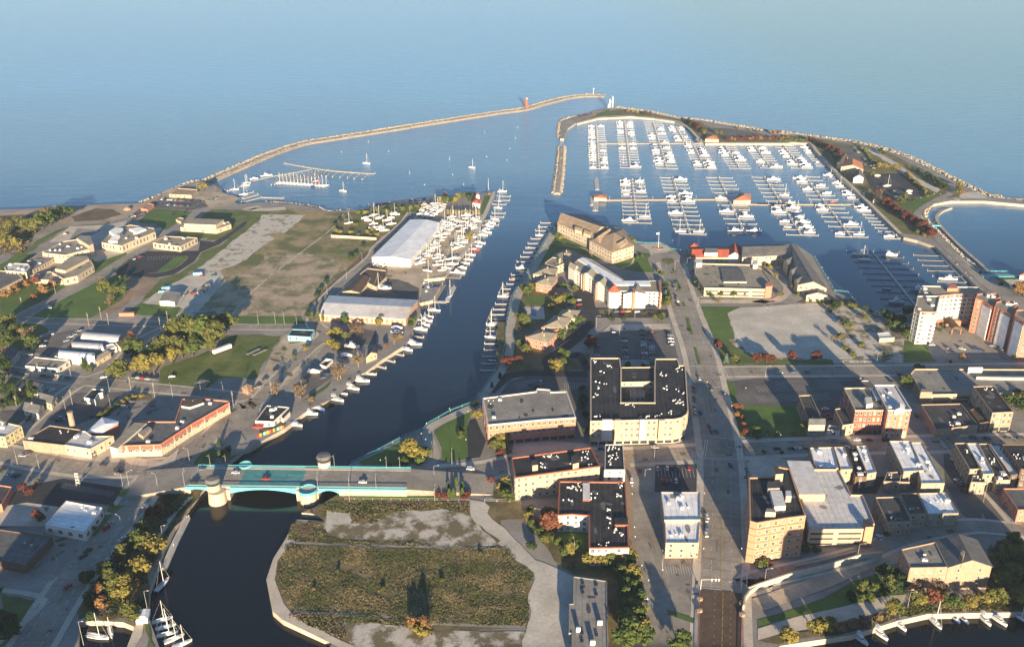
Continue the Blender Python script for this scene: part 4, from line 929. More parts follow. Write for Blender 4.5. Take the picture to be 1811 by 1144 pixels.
# --- big vacant lot right of the boulevard
S('lot',"A3 1360,930 1754,920 A4 0,920 240,900 480,890 640,930 800,960 1050,950 B4 1040,100 1000,270 0,280 B3 1640,290 1500,290 1440,160",'white_gravel',1)
S('gravel',"A3 1550,960 1640,930 1754,925 A4 0,925 380,900 480,950 600,1100 B4 560,120 640,250 440,240 0,240 B3 1754,240 1620,140",'gravel_pale',2)
S('lawn',"A3 1370,925 1640,925 1550,970 1600,1144 1480,1144 B3 1560,140 1480,160",'lawn',3)
S('lawn',"B3 1450,120 1540,110 1640,190 1754,250 1754,285 1500,290",'grass',3)
S('verge',"B4 0,250 500,255 520,285 0,290",'grass',3)
S('car_park',"B4 1130,135 1210,45 1340,30 1500,40 1796,180 1796,250 1180,250",'asphalt_old',3)
S('lawn',"B4 990,120 1120,135 1200,265 980,270",'lawn',3)
S('lot',"A4 250,900 300,880 640,870 700,930 480,900",'brush',3)
strip('drive',"A3 1360,890 1754,890 A4 40,890 130,880 200,820 180,760 60,650",8,'pavement',4)
S('car_park',"B4 0,380 620,370 740,380 800,440 580,440 540,600 440,700 300,560 0,570 B3 1600,560 1540,400",'asphalt',2)
S('lawn',"B3 1530,395 1590,400 1620,560 1754,560 B4 260,560 340,770 0,772 B3 1640,770 1600,640",'lawn',3)
# --- streets downtown
street("F -10,0 F 720,843 800,838 860,832 905,822 1000,808 1103,808 1200,803 1270,799 1360,793 1500,788 1811,782 2100,778".replace('F -10,0 ',''),15,4,'road',4,2)
street("F 1275,1300 1275,1144 1276,1000 1276,844 1268,770 1252,690 1237,620 1215,560 1196,500 1187,465",20,4,'road',5,2)
street("F 1215,660 1340,657 1500,656 1811,652 2100,650",13,3,'road',4,1)
street("F 1640,655 1660,720 1700,800 1760,870 1811,930 1900,1040",10,3,'road',4,1)
street("C4 1796,360 1500,330 1350,340 1100,380 900,440 700,520 400,600 0,690 C3 1754,720 1600,760",10,2,'road',6,1)
strip('ramp_road',"C4 0,860 200,790 450,700 700,590 950,530 1150,400",9,'gravel_lot',4)
strip('road',"C3 800,200 930,100 960,300 1000,600 1060,800 1100,1000 1110,1200".replace('800,200 ',''),15,'road',3)
strip('pavement',"B3 870,870 880,1144 C3 900,400 920,600",4,'brick_tan',5)
S('road',"B3 870,930 1040,960 1050,1144 C3 1080,500 1180,700 1340,860 1350,1160 1000,1160 960,560 900,300",'road',2)
S('car_park',"B3 1065,960 1370,965 1370,1144 1060,1144",'roof_dark',3)
S('car_park',"C3 1130,550 1360,550 1350,840 1200,760",'asphalt_old',3)
S('lawn',"C3 1140,890 1330,950 1320,985 1150,925",'lawn',5)
S('plaza',"B4 0,870 190,930 190,1144 0,1144 B3 1680,960",'pavement',3)
for q in ("B3 1665,985 1690,985 1690,1060 1660,1060",): S('lawn',q,'grass',6)
S('alley',"B4 640,1040 860,1040 C4 800,110 640,110",'asphalt_new',2)
S('lot',"B4 1250,860 1320,870 1540,1144 C4 1500,330 1380,250 1270,60",'asphalt',2)
S('lot',"C4 1440,60 1660,70 1740,330 1560,340",'asphalt',3)
# boulevard islands
for q in ("A3 1195,740 1210,740 1240,800 1222,818","A3 1240,893 1258,893 1270,925 1250,925","A3 1268,1000 1290,1000 1320,1115 1300,1110 1280,1060","B3 1320,170 1340,170 1370,285 1350,285","A3 1185,680 1205,685 1210,698 1190,698"):
    S('median','%s'%q,'lawn',7)
S('median',"A3 1115,600 1180,600 1185,630 1150,645 1110,625",'verge',7)
S('roundabout',"A3 1010,600 1060,560 1180,560 1300,600 1340,690 1200,720 1100,700 1030,650",'road',4)
S('plaza',"A3 950,505 1100,497 1180,540 1140,560 1060,565",'pavement',4)
# --- foreground field
S('field',"C2 610,100 1250,140 1480,155 1600,165 1754,170 C3 0,180 180,200 200,280 0,290 C2 1700,290 C3 0,440 240,640 232,740 195,1020 C2 1300,1040 700,1180 560,1100 270,930 230,840 170,690 200,560 330,300 520,300 400,235",'scrub_soil',1)
S('gravel',"C2 500,330 540,230 700,235 690,310 880,300 960,220 1300,215 1480,260 1680,460 1300,470 1100,430 560,410",'white_gravel',2)
S('pad',"C2 530,232 695,236 690,310 520,312",'gravel_pale',3)
S('gravel',"C2 600,970 1100,990 1240,1040 1754,1040 C3 200,1040 200,1160 C2 700,1160 660,1040",'white_gravel',2)
S('quay',"C2 330,285 400,290 260,480 195,560 175,690 235,850 300,930 600,1090 760,1160 640,1160 230,962 160,900 118,690 165,548",'pavement',3)
strip('path',"C2 280,440 700,455 1200,470 1700,480",2,'asphalt_old',4); strip('path',"C2 300,905 980,940",2,'asphalt_old',4); strip('path',"C2 1240,985 1754,1005 C3 190,1010",2,'asphalt_old',4)
S('drive',"C2 1480,150 1590,165 1640,280 C3 0,310 160,460 250,560 520,670 500,1160 170,1160 230,740 240,640 0,440 C2 1700,430 1500,260",'gravel_pale',4)
S('lawn',"C2 690,130 1060,85 1250,75 1280,155 700,150",'lawn',3)
S('lawn',"C3 0,160 150,165 190,280 0,285",'scrub_soil',5)
S('bank',"C3 180,200 410,380 600,400 640,560 900,560 960,800 830,1160 740,1160 740,700 520,660 380,560 200,320",'scrub_soil',2)
S('lawn',"C3 400,345 610,345 615,540 420,430",'lawn',3)
S('planting',"C2 1590,60 1650,60 1754,110 C3 60,150 0,160 C2 1590,90",'scrub_soil',3)
# --- lower right bank
S('lawn',"C4 0,960 200,900 450,810 640,700 800,650 1000,620 1010,780 870,800 640,860 400,910 200,950 0,1010",'lawn',2)
S('path',"C4 0,1020 260,940 540,880 860,800 1000,790 980,860 860,900 640,960 440,1000 160,1060 0,1100",'pavement',3)
S('bank',"C4 0,1100 160,1060 440,1000 700,960 980,870 1796,820 1796,900 1150,905 940,950 620,1045 140,1125",'scrub_soil',4)
S('bank',"C4 1550,480 1796,480 2200,480 2200,860 1500,840 1540,780",'scrub_soil',2)
# kerb walls of the ramp
wall('retaining_wall',"C4 -60,740 0,715 200,650 450,590 700,515 840,500",3.5,.8,'concrete_wall','long cream concrete retaining wall beside the curving ramp road')
wall('retaining_wall',"C4 250,590 450,550 660,495",1.6,.8,'concrete_wall','short pale parapet wall below the tall orange brick building')
wall('retaining_wall',"C3 1660,860 1670,800 1700,760 1754,725 C4 -60,742",3.0,.8,'concrete_wall','curved cream wall at the bridge end of the ramp road')
wall('retaining_wall',"A2 555,440 700,448 860,458",2.6,.8,'wall_cream','long cream wall along the near edge of the left boatyard')
# quay edges
rail('quay_railing',"A3 430,345 350,440 200,700 110,850 50,1100 B2 1735,120 1705,260 1600,420 1515,540 1360,600 1200,690 1180,720 1060,765 880,860 690,950",1.3,'teal','teal quay railing along the right river bank promenade','railing',step=9,w_=.22)
rail('quay_railing',"A3 935,492 1000,500 1100,498 1180,540 1290,548",1.3,'teal','teal railing round the flagpole plaza by the marina','railing',step=9,w_=.22)
rail('quay_railing',"A4 385,590 520,820 610,830 690,930",1.3,'teal','teal railing behind the grey roofed waterfront inn','railing',step=9,w_=.22)
rail('quay_railing',"A4 1510,690 1796,692",1.3,'teal','teal railing of the footbridge at the right edge','railing',step=6,w_=.3)
rail('chainlink_fence',"C2 650,155 1270,160 1490,165",1.8,'metal_pole','pale chain-link fence along the top of the weedy field','fence',step=5,w_=.1)
rail('chainlink_fence',"C2 1590,165 1754,168 C3 0,165 170,172",1.8,'metal_pole','pale chain-link fence right of the field gate','fence',step=5,w_=.1)
rail('chainlink_fence',"B4 530,270 770,275",1.8,'metal_pole','short pale fence along the edge of the white gravel lot','fence',step=5,w_=.12)

def stalls(a,n,ln,w=.07,z=L,both=False):
    """painted bay lines: n bays along the pixel line a, each ln metres deep to its left"""
    p,q=GP(a,z)[:2]; d=(q-p).normalized(); nn=Vector((-d.y,d.x,0)); b=MB(); zz=z+.34
    for i in range(n+1):
        c_=p.lerp(q,i/n)
        for sg in ((1,-1) if both else (1,)):
            e_=c_+nn*ln*sg; v=[c_-d*w,c_+d*w,e_+d*w,e_-d*w]
            if sg<0: v=v[::-1]
            b.add([Vector((t.x,t.y,zz)) for t in v],[(0,1,2,3)])
    return tag(b.build('road_marking','paint_white'),None,None,kind='structure')
for a,n,ln,bo in (("B4 60,400 620,375",34,-5,0),("B4 0,450 560,430",32,5,1),("B4 0,520 480,500",28,5,1),("B3 1060,60 1080,230",10,5,0),("B3 870,90 880,300",14,5,1),("B3 1000,60 1015,290",14,5,1),("B3 1175,60 1205,240",10,5,0),
 ("C1 450,40 780,100",22,-5,0),("B1 30,500 300,560",10,5,0),("C3 1130,600 1330,600",12,-6,0),("C3 1290,790 1350,840",6,5,0),("B3 1080,1010 1370,1020",12,5,1),("E3 330,880 430,1000",9,5,0),("E3 560,880 980,885",14,5,1),("E3 800,960 1260,985",15,5,0),
 ("A1 860,620 980,560",8,5,0),("A1 1000,600 1170,590",9,5,1),("B3 130,430 300,400",12,5,1),("B3 450,430 600,430",11,5,1),("D4 650,560 850,700",20,5,0),("D4 760,540 930,680",20,5,1),("D4 430,350 560,480",16,5,1),("B1 300,600 480,720",12,5,0),("A1 1100,210 1300,215",20,5,1),("D3 1080,290 1350,300",24,5,0),("C4 1460,120 1640,140",10,5,0)):
    stalls(a,n,ln,both=bool(bo))

for q in ("B3 1340,760 1625,795","B3 1402,795 1380,930","B3 1418,795 1398,925","B3 1620,795 1620,920","B3 1645,800 1645,925","B3 1400,920 1620,925","B3 1332,868 1332,935","B3 1315,870 1315,935","C3 1372,748 1510,762","C3 1650,620 1643,760","C3 1682,640 1680,750","B3 1500,312 1540,395","B3 1525,312 1560,380","B3 1280,295 1500,300","B3 1410,435 1500,438","B4 1010,770 1180,765","B4 1240,800 1290,870","B4 1210,770 1262,850","B1 1200,945 1290,970"):
    strip('road_marking',q,.35,'paint_white',8,sm=False)
def stains(poly,n,m_='asphalt_new',s0=.8,s1=4,seed=1):
    """worn patches and oil stains of a lot"""
    pl=GP(poly); rnd=random.Random(seed+n); b=MB(); mnx,mxx=min(p.x for p in pl),max(p.x for p in pl); mny,mxy=min(p.y for p in pl),max(p.y for p in pl); k=0;z0=0
    while k<n:
        x,y=rnd.uniform(mnx,mxx),rnd.uniform(mny,mxy); r=False
        for i in range(len(pl)):
            a,c_=pl[i],pl[i-1]
            if (a.y>y)!=(c_.y>y) and x<(c_.x-a.x)*(y-a.y)/(c_.y-a.y)+a.x: r=not r
        if not r: continue
        k+=1; s=rnd.uniform(s0,s1)**1; ax=rnd.uniform(.3,1.6); t0=rnd.uniform(0,3); vs=[]
        for j in range(9): t=6.283*j/9; q=s*rnd.uniform(.5,1.1); u,v=q*math.cos(t)*ax,q*math.sin(t)/ax; vs.append((x+u*math.cos(t0)-v*math.sin(t0),y+u*math.sin(t0)+v*math.cos(t0),L+.27+.0007*k))
        b.add(vs,[tuple(range(9))])
    return tag(b.build('ground_patch',m_),None,None,kind='structure')
for q,n,m_,s1 in (("B3 660,100 760,12 1160,8 1220,250 640,240",10,'roof_dark',2),("B4 0,380 620,370 740,380 540,600 300,560 0,570",22,'asphalt',3),("B1 500,480 850,470 640,640 500,700 330,660",12,'asphalt',3),("B1 780,620 950,520 1220,560 1180,660 840,700",12,'asphalt',4),
 ("C1 300,380 620,420 560,520 430,640 350,700 180,640",12,'asphalt',3),("B2 250,80 420,100 400,300 0,480 100,330",18,'verge',4),("A2 900,460 1150,240 1340,330 1340,700 1050,900 640,850",34,'asphalt',3.5),("C3 1130,550 1360,550 1350,840 1200,760",8,'asphalt',2.5),
 ("A1 330,490 470,385 740,372 900,385 620,560",8,'asphalt_old',3),("B4 1130,135 1210,45 1500,40 1796,180 1796,250 1180,250",10,'asphalt',2.5)):
    stains(q,n,m_,s1=s1)
# ================================================================ BUILDINGS
b_=bld
# --- school and civic buildings, upper left
r=b_('school_building','long cream school building with tall right end and grey flat roof',"A1 285,560 420,485 515,470 625,510 600,535 440,575",9,'wall_cream','roof_grey',units=8,win=(4,4,1.4,2.2),cat='school',par=.7)
addbox(r,"A1 515,460 540,443 612,447 628,500 600,512",2,12,'wall_cream','stair_tower','roof_grey')
b_('school_wing','cream classroom wing with brown edged grey roof, left of the long school',"A1 155,632 285,550 412,562 218,672",6,'wall_cream','roof_grey',band=[(5.2,6.03,'roof_brown')],units=3,win=(3.2,4,1.6,1.8),cat='school')
b_('school_wing','small cream block with white roof joining the school wings',"A1 30,655 65,628 190,635 205,655 175,690 40,680",8,'wall_cream','roof_light',units=3,cat='school')
b_('school_wing','cream wing with dark brown roof edge at the left border',"A1 -180,760 0,680 105,688 152,722 0,800 -150,900",6,'wall_cream','roof_slate',band=[(5.2,6.03,'roof_brown')],cat='school',win=(3.2,4,1.6,1.8))
r=b_('school_hall','cream hall with tan roof and stepped front, nearest the diagonal road',"A1 350,690 480,590 600,588 632,645 520,715 430,735",6.5,'wall_cream','roof_greytan',units=2,win=(6,5,1.6,2.4),cat='school')
addbox(r,"A1 370,668 480,583 592,582 600,600 440,680",3,8.5,'wall_cream','upper_roof','roof_greytan')
b_('entrance_wing','low curved cream entrance wing with small grey roof before the school',"A1 200,715 340,685 430,735 420,748 330,742 215,738",4,'wall_cream','roof_greytan',win=(3,4,1.4,1.6),cat='school')
r=b_('museum_building','cream L shaped civic building with white skylights and pilasters',"A1 685,490 770,395 880,372 1040,395 1045,420 865,492 820,512",7.5,'wall_cream','roof_greytan',units=6,win=(6.5,4,1.8,3.5),cat='civic building')
addbox(r,"A1 735,415 775,390 830,395 770,440",3,9.5,'roof_white','skylight'); addbox(r,"A1 730,480 770,440 830,430 790,485",3,8.6,'roof_white','skylight'); addbox(r,"A1 870,400 940,385 985,400 920,425",3,8.5,'roof_white','skylight')
addbox(r,"A1 785,430 800,425 808,440 795,446",3,11,'wall_cream','chimney')
r=b_('civic_building','smaller cream flat roofed building with dark garage openings by the car park',"A1 1030,492 1108,448 1330,458 1215,517",6,'wall_cream','roof_greytan',units=4,win=(5.5,5,2.4,3.2),cat='civic building')
r=b_('civic_building','long low cream building with raised second roof beside the green lawn',"A1 1215,388 1300,350 1545,352 1558,368 1460,402",5,'wall_cream','roof_greytan',units=2,win=(4.5,8,1.8,1.8),cat='civic building')
addbox(r,"A1 1240,365 1285,328 1510,337 1455,374",3,8.5,'wall_cream','upper_storey','roof_greytan')
b_('beach_pavilion','flat tan beach pavilion by the foot of the long breakwater',"A1 1140,165 1200,125 1330,135 1290,172",4,'wall_tan','roof_tan',win=(3.4,5,2,1.6),cat='pavilion')
b_('shed','low red-brown brick hut beside the beach car park',"A1 948,258 1000,226 1040,235 992,268",3.5,'brick_salmon','roof_tan',win=(3,5,1.2,1.2),cat='hut')
b_('shed','little cream hut on the lawn left of the long low building',"A1 1185,335 1210,322 1240,328 1220,350",3,'wall_cream','roof_greytan',win=None,cat='hut')
b_('shed','grey roofed white shed among building materials in the gravel yard',"A1 1075,885 1110,828 1217,832 1176,890",4.5,'wall_white','roof_grey','gable',rh=.8,win=None,cat='shed')
# --- left town
b_('greenhouse','long white barrel roofed greenhouse, the farthest of three',"B1 550,108 575,68 820,88 795,135",4,'wall_white','roof_light','barrel',rh=2.2,win=None,cat='greenhouse')
b_('greenhouse','cream barrel roofed greenhouse, the middle of three',"B1 460,165 482,132 690,145 700,190",4,'wall_tan','roof_light','barrel',rh=2.0,win=None,cat='greenhouse')
b_('greenhouse','wide white barrel roofed greenhouse, the nearest of three',"B1 368,228 402,192 640,212 640,262",4.5,'wall_white','roof_white','barrel',rh=2.4,win=None,cat='greenhouse')
b_('warehouse','low tan roofed workshop with white front below the greenhouses',"B1 168,292 232,232 470,255 382,310",4.5,'wall_white','roof_greytan',win=(4,5,2.2,2),cat='workshop')
b_('shop','brown roofed shop with white gable end right of the greenhouses',"B1 770,140 850,85 885,100 810,165",4,'wall_white','roof_brown','gable',rh=1.8,win=(4,4,1.2,1.4),cat='shop')
b_('shop','small white flat shop between greenhouse and brown roof',"B1 680,165 760,140 785,160 710,190",4.5,'wall_white','roof_light',win=(4,4,1.2,1.4),cat='shop')
b_('shop','low cream shop with tan roof beside the nearest greenhouse',"B1 600,250 700,195 745,205 650,262",4,'wall_cream','roof_greytan','gable',rh=1.2,win=(4,4,1.2,1.4),cat='shop')
b_('barn','long dark brown gabled shed with white end beside the tall trees',"B1 985,150 1175,5 1250,25 1065,185",5,'wall_white','roof_brown','gable',rh=3,win=(5,6,1.4,1.4),cat='barn')
b_('shed','dark flat roofed shed below the long brown barn',"B1 860,240 900,195 1060,205 1020,250",3.5,'wall_grey','roof_dark',win=None,cat='shed')
b_('house','dark roofed white house at the left border under big trees',"B1 -60,240 20,180 130,185 60,270",5.5,'wall_white','roof_slate','gable',rh=3,cat='house',chim=1)
b_('house','grey roofed white house, the nearest of the three in the corner block',"B1 158,585 190,535 292,556 255,610",5,'wall_white','roof_slate','gable',rh=2.6,cat='house',chim=1)
b_('house','cream two storey house with grey gable, middle of the corner block',"B1 250,515 290,475 385,500 345,545",5.5,'wall_cream','roof_slate','gable',rh=2.6,cat='house')
b_('house','dark roofed house with white walls behind the evergreen trees',"B1 170,430 200,385 290,410 250,455",5,'wall_white','roof_dark','gable',rh=2.6,cat='house')
b_('house','small tan roofed house left of the evergreen trees',"B1 90,440 120,405 180,415 150,455",4.5,'wall_cream','roof_slate','gable',rh=2.2,cat='house')
b_('garage','small white L shaped filling station standing alone in its lot',"B1 565,505 620,447 700,450 690,470 660,480 640,520",4.5,'wall_white','roof_dark',win=(3.5,5,1.6,1.6),cat='shop')
b_('shop','yellow block with grey roof cut by the left border',"B1 -80,760 -20,660 145,697 30,770",8,'wall_yellow','roof_light',win=(3.6,3.4,1.4,1.6),units=2,cat='shop')
r=b_('warehouse','wide black roofed building with tan brick front wall on the left avenue',"B1 152,795 335,692 545,722 432,827",7,'brick_tan','roof_black',units=1,vents=4,win=None,cat='warehouse')
cb=MB(); cb.lathe([(1.9,0),(1.6,15),(1.8,15.1),(1.8,15.8)],10); q=GP("B1 502,752",L)[0]; tag(cb.build('brick_chimney','brick_tan',None,q),'round tan brick chimney rising beside the black roofed building','chimney')
r=b_('warehouse','cream painted corner building with white and black roofs',"B1 430,824 530,732 575,730 625,765 765,763 700,800 606,852",7,'wall_cream','roof_light',win=(3.5,4,1.3,1.6),units=3,cat='warehouse')
b_('warehouse','brick shed with long bright white roof behind the corner building',"B1 585,742 690,642 795,668 795,680 690,745",6,'brick_salmon','roof_white','gable',rh=1.2,win=None,cat='warehouse')
r=b_('commercial_building','long curved brick and cream commercial block with red upper band',"B1 740,836 850,830 1080,822 1285,688 1545,540 1555,556 1540,530 1400,516 1230,515 1180,668 940,668".replace('1555,556 ',''),8,'wall_cream','roof_slate',band=[(4.3,8.03,'brick_red')],win=(4.0,3.6,1.9,1.7),units=5,cat='commercial building',trim='brick_salmon')
addbox(r,"B1 930,745 1000,700 1020,710 965,768",4,9.6,'wall_tan','stair_house','roof_grey')
addbox(r,"B1 740,836 905,675 990,678 790,850",4,8.6,'wall_white','side_roof','roof_greytan')
addbox(r,"B1 1222,562 1250,512 1365,512 1375,540 1280,572",3,8.8,'wall_white','rear_block','roof_brown')
b_('hut','tan hip roofed hut beside the road on the green lot',"B1 1310,412 1352,378 1398,390 1362,425",3,'wall_tan','roof_slate','hip',rh=1.6,win=(3,4,1,1),cat='hut')
b_('hut','small brick hut with tan pyramid roof at the lot corner',"B1 1632,440 1660,402 1700,428 1672,462",3.5,'brick_salmon','roof_tan','hip',rh=2,win=(3,3,1,1),cat='hut')
r=b_('restaurant','black roofed white riverside restaurant with red awning on the quay',"B2 42,662 120,558 272,570 165,668",5,'wall_white','roof_black',units=5,win=(4,4,1.8,1.8),cat='restaurant')
addbox(r,"B2 25,705 30,682 100,682 98,705",2.5,3.2,'boat_red','awning'); addbox(r,"B2 218,640 268,588 278,600 232,648",1,4.5,'wall_white','bay','roof_dark')
b_('shop','bright blue painted building with black flat roof and brick side',"B2 262,88 290,45 445,50 415,98",4.5,'wall_blue','roof_black',win=(4,4,1.3,1.5),cat='shop')
b_('clubhouse','dark gabled riverside tavern with white gable above its dock',"B2 790,235 815,195 862,165 862,205",5,'wall_tan','roof_dark','gable',rh=2.5,cat='tavern',win=(4,3,1.4,1.6))
b_('shed','white walled open top storage enclosure beside the riverside road',"B2 478,282 520,242 568,250 522,298",2.6,'wall_white','roof_dark',win=None,par=2,cat='enclosure')
# boatyard buildings
r=b_('boat_warehouse','huge white metal boat storage warehouse with pale grey gabled roof',"A2 830,592 1090,338 1305,362 1090,606",7.5,'boat_white','roof_metal','gable',rh=1.8,win=None,cat='warehouse',axis=None)
dv=MB(); p0=GP("A2 1018,652 1075,655",L); d0=(p0[1]-p0[0]); dn=Vector((d0.y,-d0.x,0)).normalized(); a=p0[0]+dn*.05-r.location
dv.add([a+Vector((0,0,.1)),a+d0+Vector((0,0,.1)),a+d0+Vector((0,0,4)),a+Vector((0,0,4))]+[v+dn*.3 for v in (a+Vector((0,0,.1)),a+d0+Vector((0,0,.1)),a+d0+Vector((0,0,4)),a+Vector((0,0,4)))],[(4,5,6,7),(0,1,5,4),(1,2,6,5),(2,3,7,6),(3,0,4,7)]); dv.build('door','roof_dark',r)
r=b_('boat_warehouse','long weathered metal roofed building with red and cream striped walls',"A2 478,978 545,850 1140,880 1058,1008",5.5,'wall_cream','roof_rusty','gable',rh=2,win=None,cat='warehouse')
root,lp,hh=BL['long weathered metal roofed building with red and cream striped walls']
for i in range(4):
    a_,c_=lp[i],lp[(i+1)%4]; d=c_-a_; l=d.length; d/=l; no=Vector((d.y,-d.x,0))
    if no.dot(-((a_+c_)/2+root.location))<=0 and no.x<.5: continue
    b=MB(); k=int(l/4)
    for j in range(k):
        x0=l*(j+.1)/k; x1=l*(j+.6)/k; b.add([a_+d*x+no*y+Vector((0,0,z)) for y in(-.1,.07) for x,z in((x0,.3),(x1,.3),(x1,4.6),(x0,4.6))],[(4,5,6,7),(0,1,5,4),(1,2,6,5),(2,3,7,6),(3,0,4,7)])
    b.build('wall_stripes','brick_salmon',root)
b_('clubhouse','long brown roofed low office in the middle of the boatyard',"A2 630,822 748,710 822,735 748,828",4,'wall_tan','roof_brown','gable',rh=1.6,win=(3.6,4,1.4,1.6),cat='office')
b_('clubhouse','cream wing with dark roofs joined behind the brown boatyard office',"A2 750,700 800,665 925,680 930,720 860,790 800,760 820,730",4.5,'wall_cream','roof_brown',win=(4,4,1.3,1.4),cat='office')
r=b_('clubhouse','white lighthouse style clubhouse with red roof at the river mouth',"A2 1508,222 1520,190 1565,192 1558,230",5.5,'wall_white','roof_red','hip',rh=2.5,cat='clubhouse',win=(3,3,1.1,1.4))
tb=MB(); tb.lathe([(2.6,5),(2.1,9.5),(2.6,9.6),(2.6,10),(1.7,10.1),(1.7,11.6)],8); tw=tb.build('tower','wall_white',r,Vector((1,3,0))); t2=MB(); t2.lathe([(2.2,11.6),(.1,13.6)],8); t2.build('tower_roof','roof_red',tw)
# --- the point
r=b_('condominium','large tan shingled waterfront apartment house, long left wing with dormers',"A3 405,362 450,300 745,388 640,462",12,'wall_cream','roof_tan','gable',rh=6,win=(3.1,4.2,1.8,1.8),cat='apartment building',band=[(0,3,'brick_tan')],frame='frame')
for q in ("A3 520,402 530,385 580,400 565,415","A3 580,425 592,408 635,422 625,440","A3 430,330 445,318 480,330 470,345"): pitched(r,q,11.5,15,'wall_cream','roof_tan',1.6,name='dormer')
r=b_('condominium','large tan shingled waterfront apartment house, right wing with white gable',"A3 620,478 760,395 850,400 920,512 775,558",12,'wall_cream','roof_tan','gable',rh=6,win=(3.1,4.2,1.8,1.8),cat='apartment building',band=[(0,3,'brick_tan')])
pitched(r,"A3 655,470 745,420 770,440 690,500",0,12.5,'wall_cream','roof_tan',5); pitched(r,"A3 800,500 850,470 880,490 830,520",11,14,'wall_cream','roof_tan',2.5,name='dormer')
# white L shaped hotel
r=b_('condominium','white L shaped waterfront residence, diagonal wing with brick stair bays',"A3 485,655 565,588 640,610 860,748 800,775 755,800",13,'wall_white','roof_greytan',win=(3.0,3.6,1.7,1.8),cat='apartment building',par=.2)
addbox(r,"A3 540,605 575,592 860,755 800,775",10,13.6,'roof_white','flat_roof')
for q in ("A3 478,655 500,632 545,655 520,680","A3 565,705 610,680 660,690 640,730","A3 655,765 690,745 745,750 720,790"): pitched(r,q,0,13.5,'wall_white','roof_greytan',3)
for q in ("A3 500,648 520,645 522,655 503,660","A3 575,700 592,697 594,708 577,712","A3 660,760 675,757 678,770 662,772"): addbox(r,q,0,14.5,'brick_salmon','stair_bay')
r=b_('condominium','white four storey residence, front wing with central brick pilaster and gables',"A3 760,812 830,750 1095,748 1106,828",13,'wall_white','roof_greytan',win=(3.0,3.8,1.7,1.8),cat='apartment building',par=.2,group=None)
addbox(r,"A3 800,775 850,750 1028,748 1030,778",10,13.7,'roof_white','flat_roof')
pitched(r,"A3 850,838 925,785 960,785 1000,838",0,12.9,'wall_white','roof_greytan',2.2); addbox(r,"A3 910,800 928,800 930,830 912,830",0,15,'brick_salmon','brick_pilaster'); addbox(r,"A3 1085,745 1103,745 1106,828 1095,826",0,14.5,'brick_salmon','stair_bay')
tb=MB(); tb.lathe([(5,0),(5,14.5)],10); q=GP("A3 785,825",L+13)[0]-r.location; q.z=0; tw=tb.build('turret','wall_white',r,q); t2=MB(); t2.lathe([(5.6,14.5),(.6,19)],10); t2.build('turret_roof','roof_red',tw)
addbox(r,"A3 905,800 935,785 940,800 925,812",12,14,'roof_white','skylight')
for i,(q,lb,wl) in enumerate((("A3 390,575 480,545 500,570 430,625",'tan roofed townhouse nearest the waterfront lawn','wall_cream'),("A3 315,630 370,590 450,600 455,630 390,655",'tan hip roofed townhouse, second below the waterfront lawn','wall_cream'),
  ("A3 240,705 300,655 405,668 375,715",'tan hip roofed townhouse beside the round green tree','wall_cream'),("A3 258,765 300,722 405,722 362,785",'tan roofed brick townhouse above the tennis court','brick_salmon'),
  ("A3 400,1000 440,945 555,950 520,1005",'tan hip roofed townhouse below the yellow-green trees','wall_cream'),("A3 310,1060 385,985 500,1000 440,1070",'tan hip roofed townhouse in the middle of the lower row','wall_cream'),
  ("A3 190,1130 320,1040 450,1060 B3 340,70 190,90",'tan roofed brick townhouse with stepped roof, lower row','brick_salmon'),("B3 190,100 270,55 400,75 335,135",'tan roofed brick townhouse nearest the dark access road','brick_salmon'))):
    b_('townhouse',lb,q,7.5,wl,'roof_greytan','hip' if len(P(q))==4 else 'flat',rh=3,cat='townhouse',win=(3.4,3.6,1.3,1.6),chim=2)
r=b_('parking_garage','two level cream parking garage with open roof deck and central well',"A3 1328,640 1335,630 1720,640 A4 35,672 98,765 60,805 A3 1395,795 1330,700",8,'wall_cream','roof_greytan',win=None,cat='parking garage',par=1)
root,lp,hh=BL['two level cream parking garage with open roof deck and central well']
def slots(root,lp,zs,t=1.2,m_='frame_dark',inx=1.2):
    n=len(lp)
    for i in range(n):
        a_,c_=lp[i],lp[(i+1)%n]; d=c_-a_; l=d.length; d/=max(l,.01); no=Vector((d.y,-d.x,0))
        if l<7 or no.dot(-((a_+c_)/2+root.location))<=0: continue
        k=max(1,round(l/14))
        for z in zs:
            b=MB()
            for j in range(k):
                x0=l*j/k+inx; x1=l*(j+1)/k-inx
                b.add([a_+d*x+no*y+Vector((0,0,zz)) for y in(-.1,.06) for x,zz in((x0,z),(x1,z),(x1,z+t),(x0,z+t))],[(4,5,6,7),(0,1,5,4),(1,2,6,5),(2,3,7,6),(3,0,4,7)])
            b.build('opening',m_,root)
slots(root,lp,(1.0,4.2))
addbox(root,"A3 1325,610 1345,603 1382,605 1378,630 1340,632",0,11,'wall_white','stair_tower'); addbox(root,"A3 1722,612 1754,608 A4 0,640 -30,640",0,11,'wall_white','stair_tower')
addbox(root,"A3 1505,665 1640,665 1680,755 1525,755",3,8.3,'concrete_wall','parapet','roof_slate')
addbox(root,"A4 50,770 80,755 103,765 98,785 55,790",0,10.5,'brick_salmon','stair_tower')
r=b_('restaurant','red roofed waterfront restaurant with white dormers by the marina',"A3 1310,590 1315,532 1555,535 1557,590",6,'wall_cream','roof_red','gable',rh=3.5,cat='restaurant',win=(4,4,1.6,1.8))
addbox(r,"A3 1395,560 1400,530 1480,530 1485,562",5,10,'wall_white','roof_platform','roof_grey')
pitched(r,"A3 1287,530 1300,503 1350,505 1355,530",0,6.5,'wall_cream','roof_red',3.2,'hip'); pitched(r,"A3 1552,585 1555,520 1640,518 1640,580",0,6.5,'wall_white','roof_red',3.5)
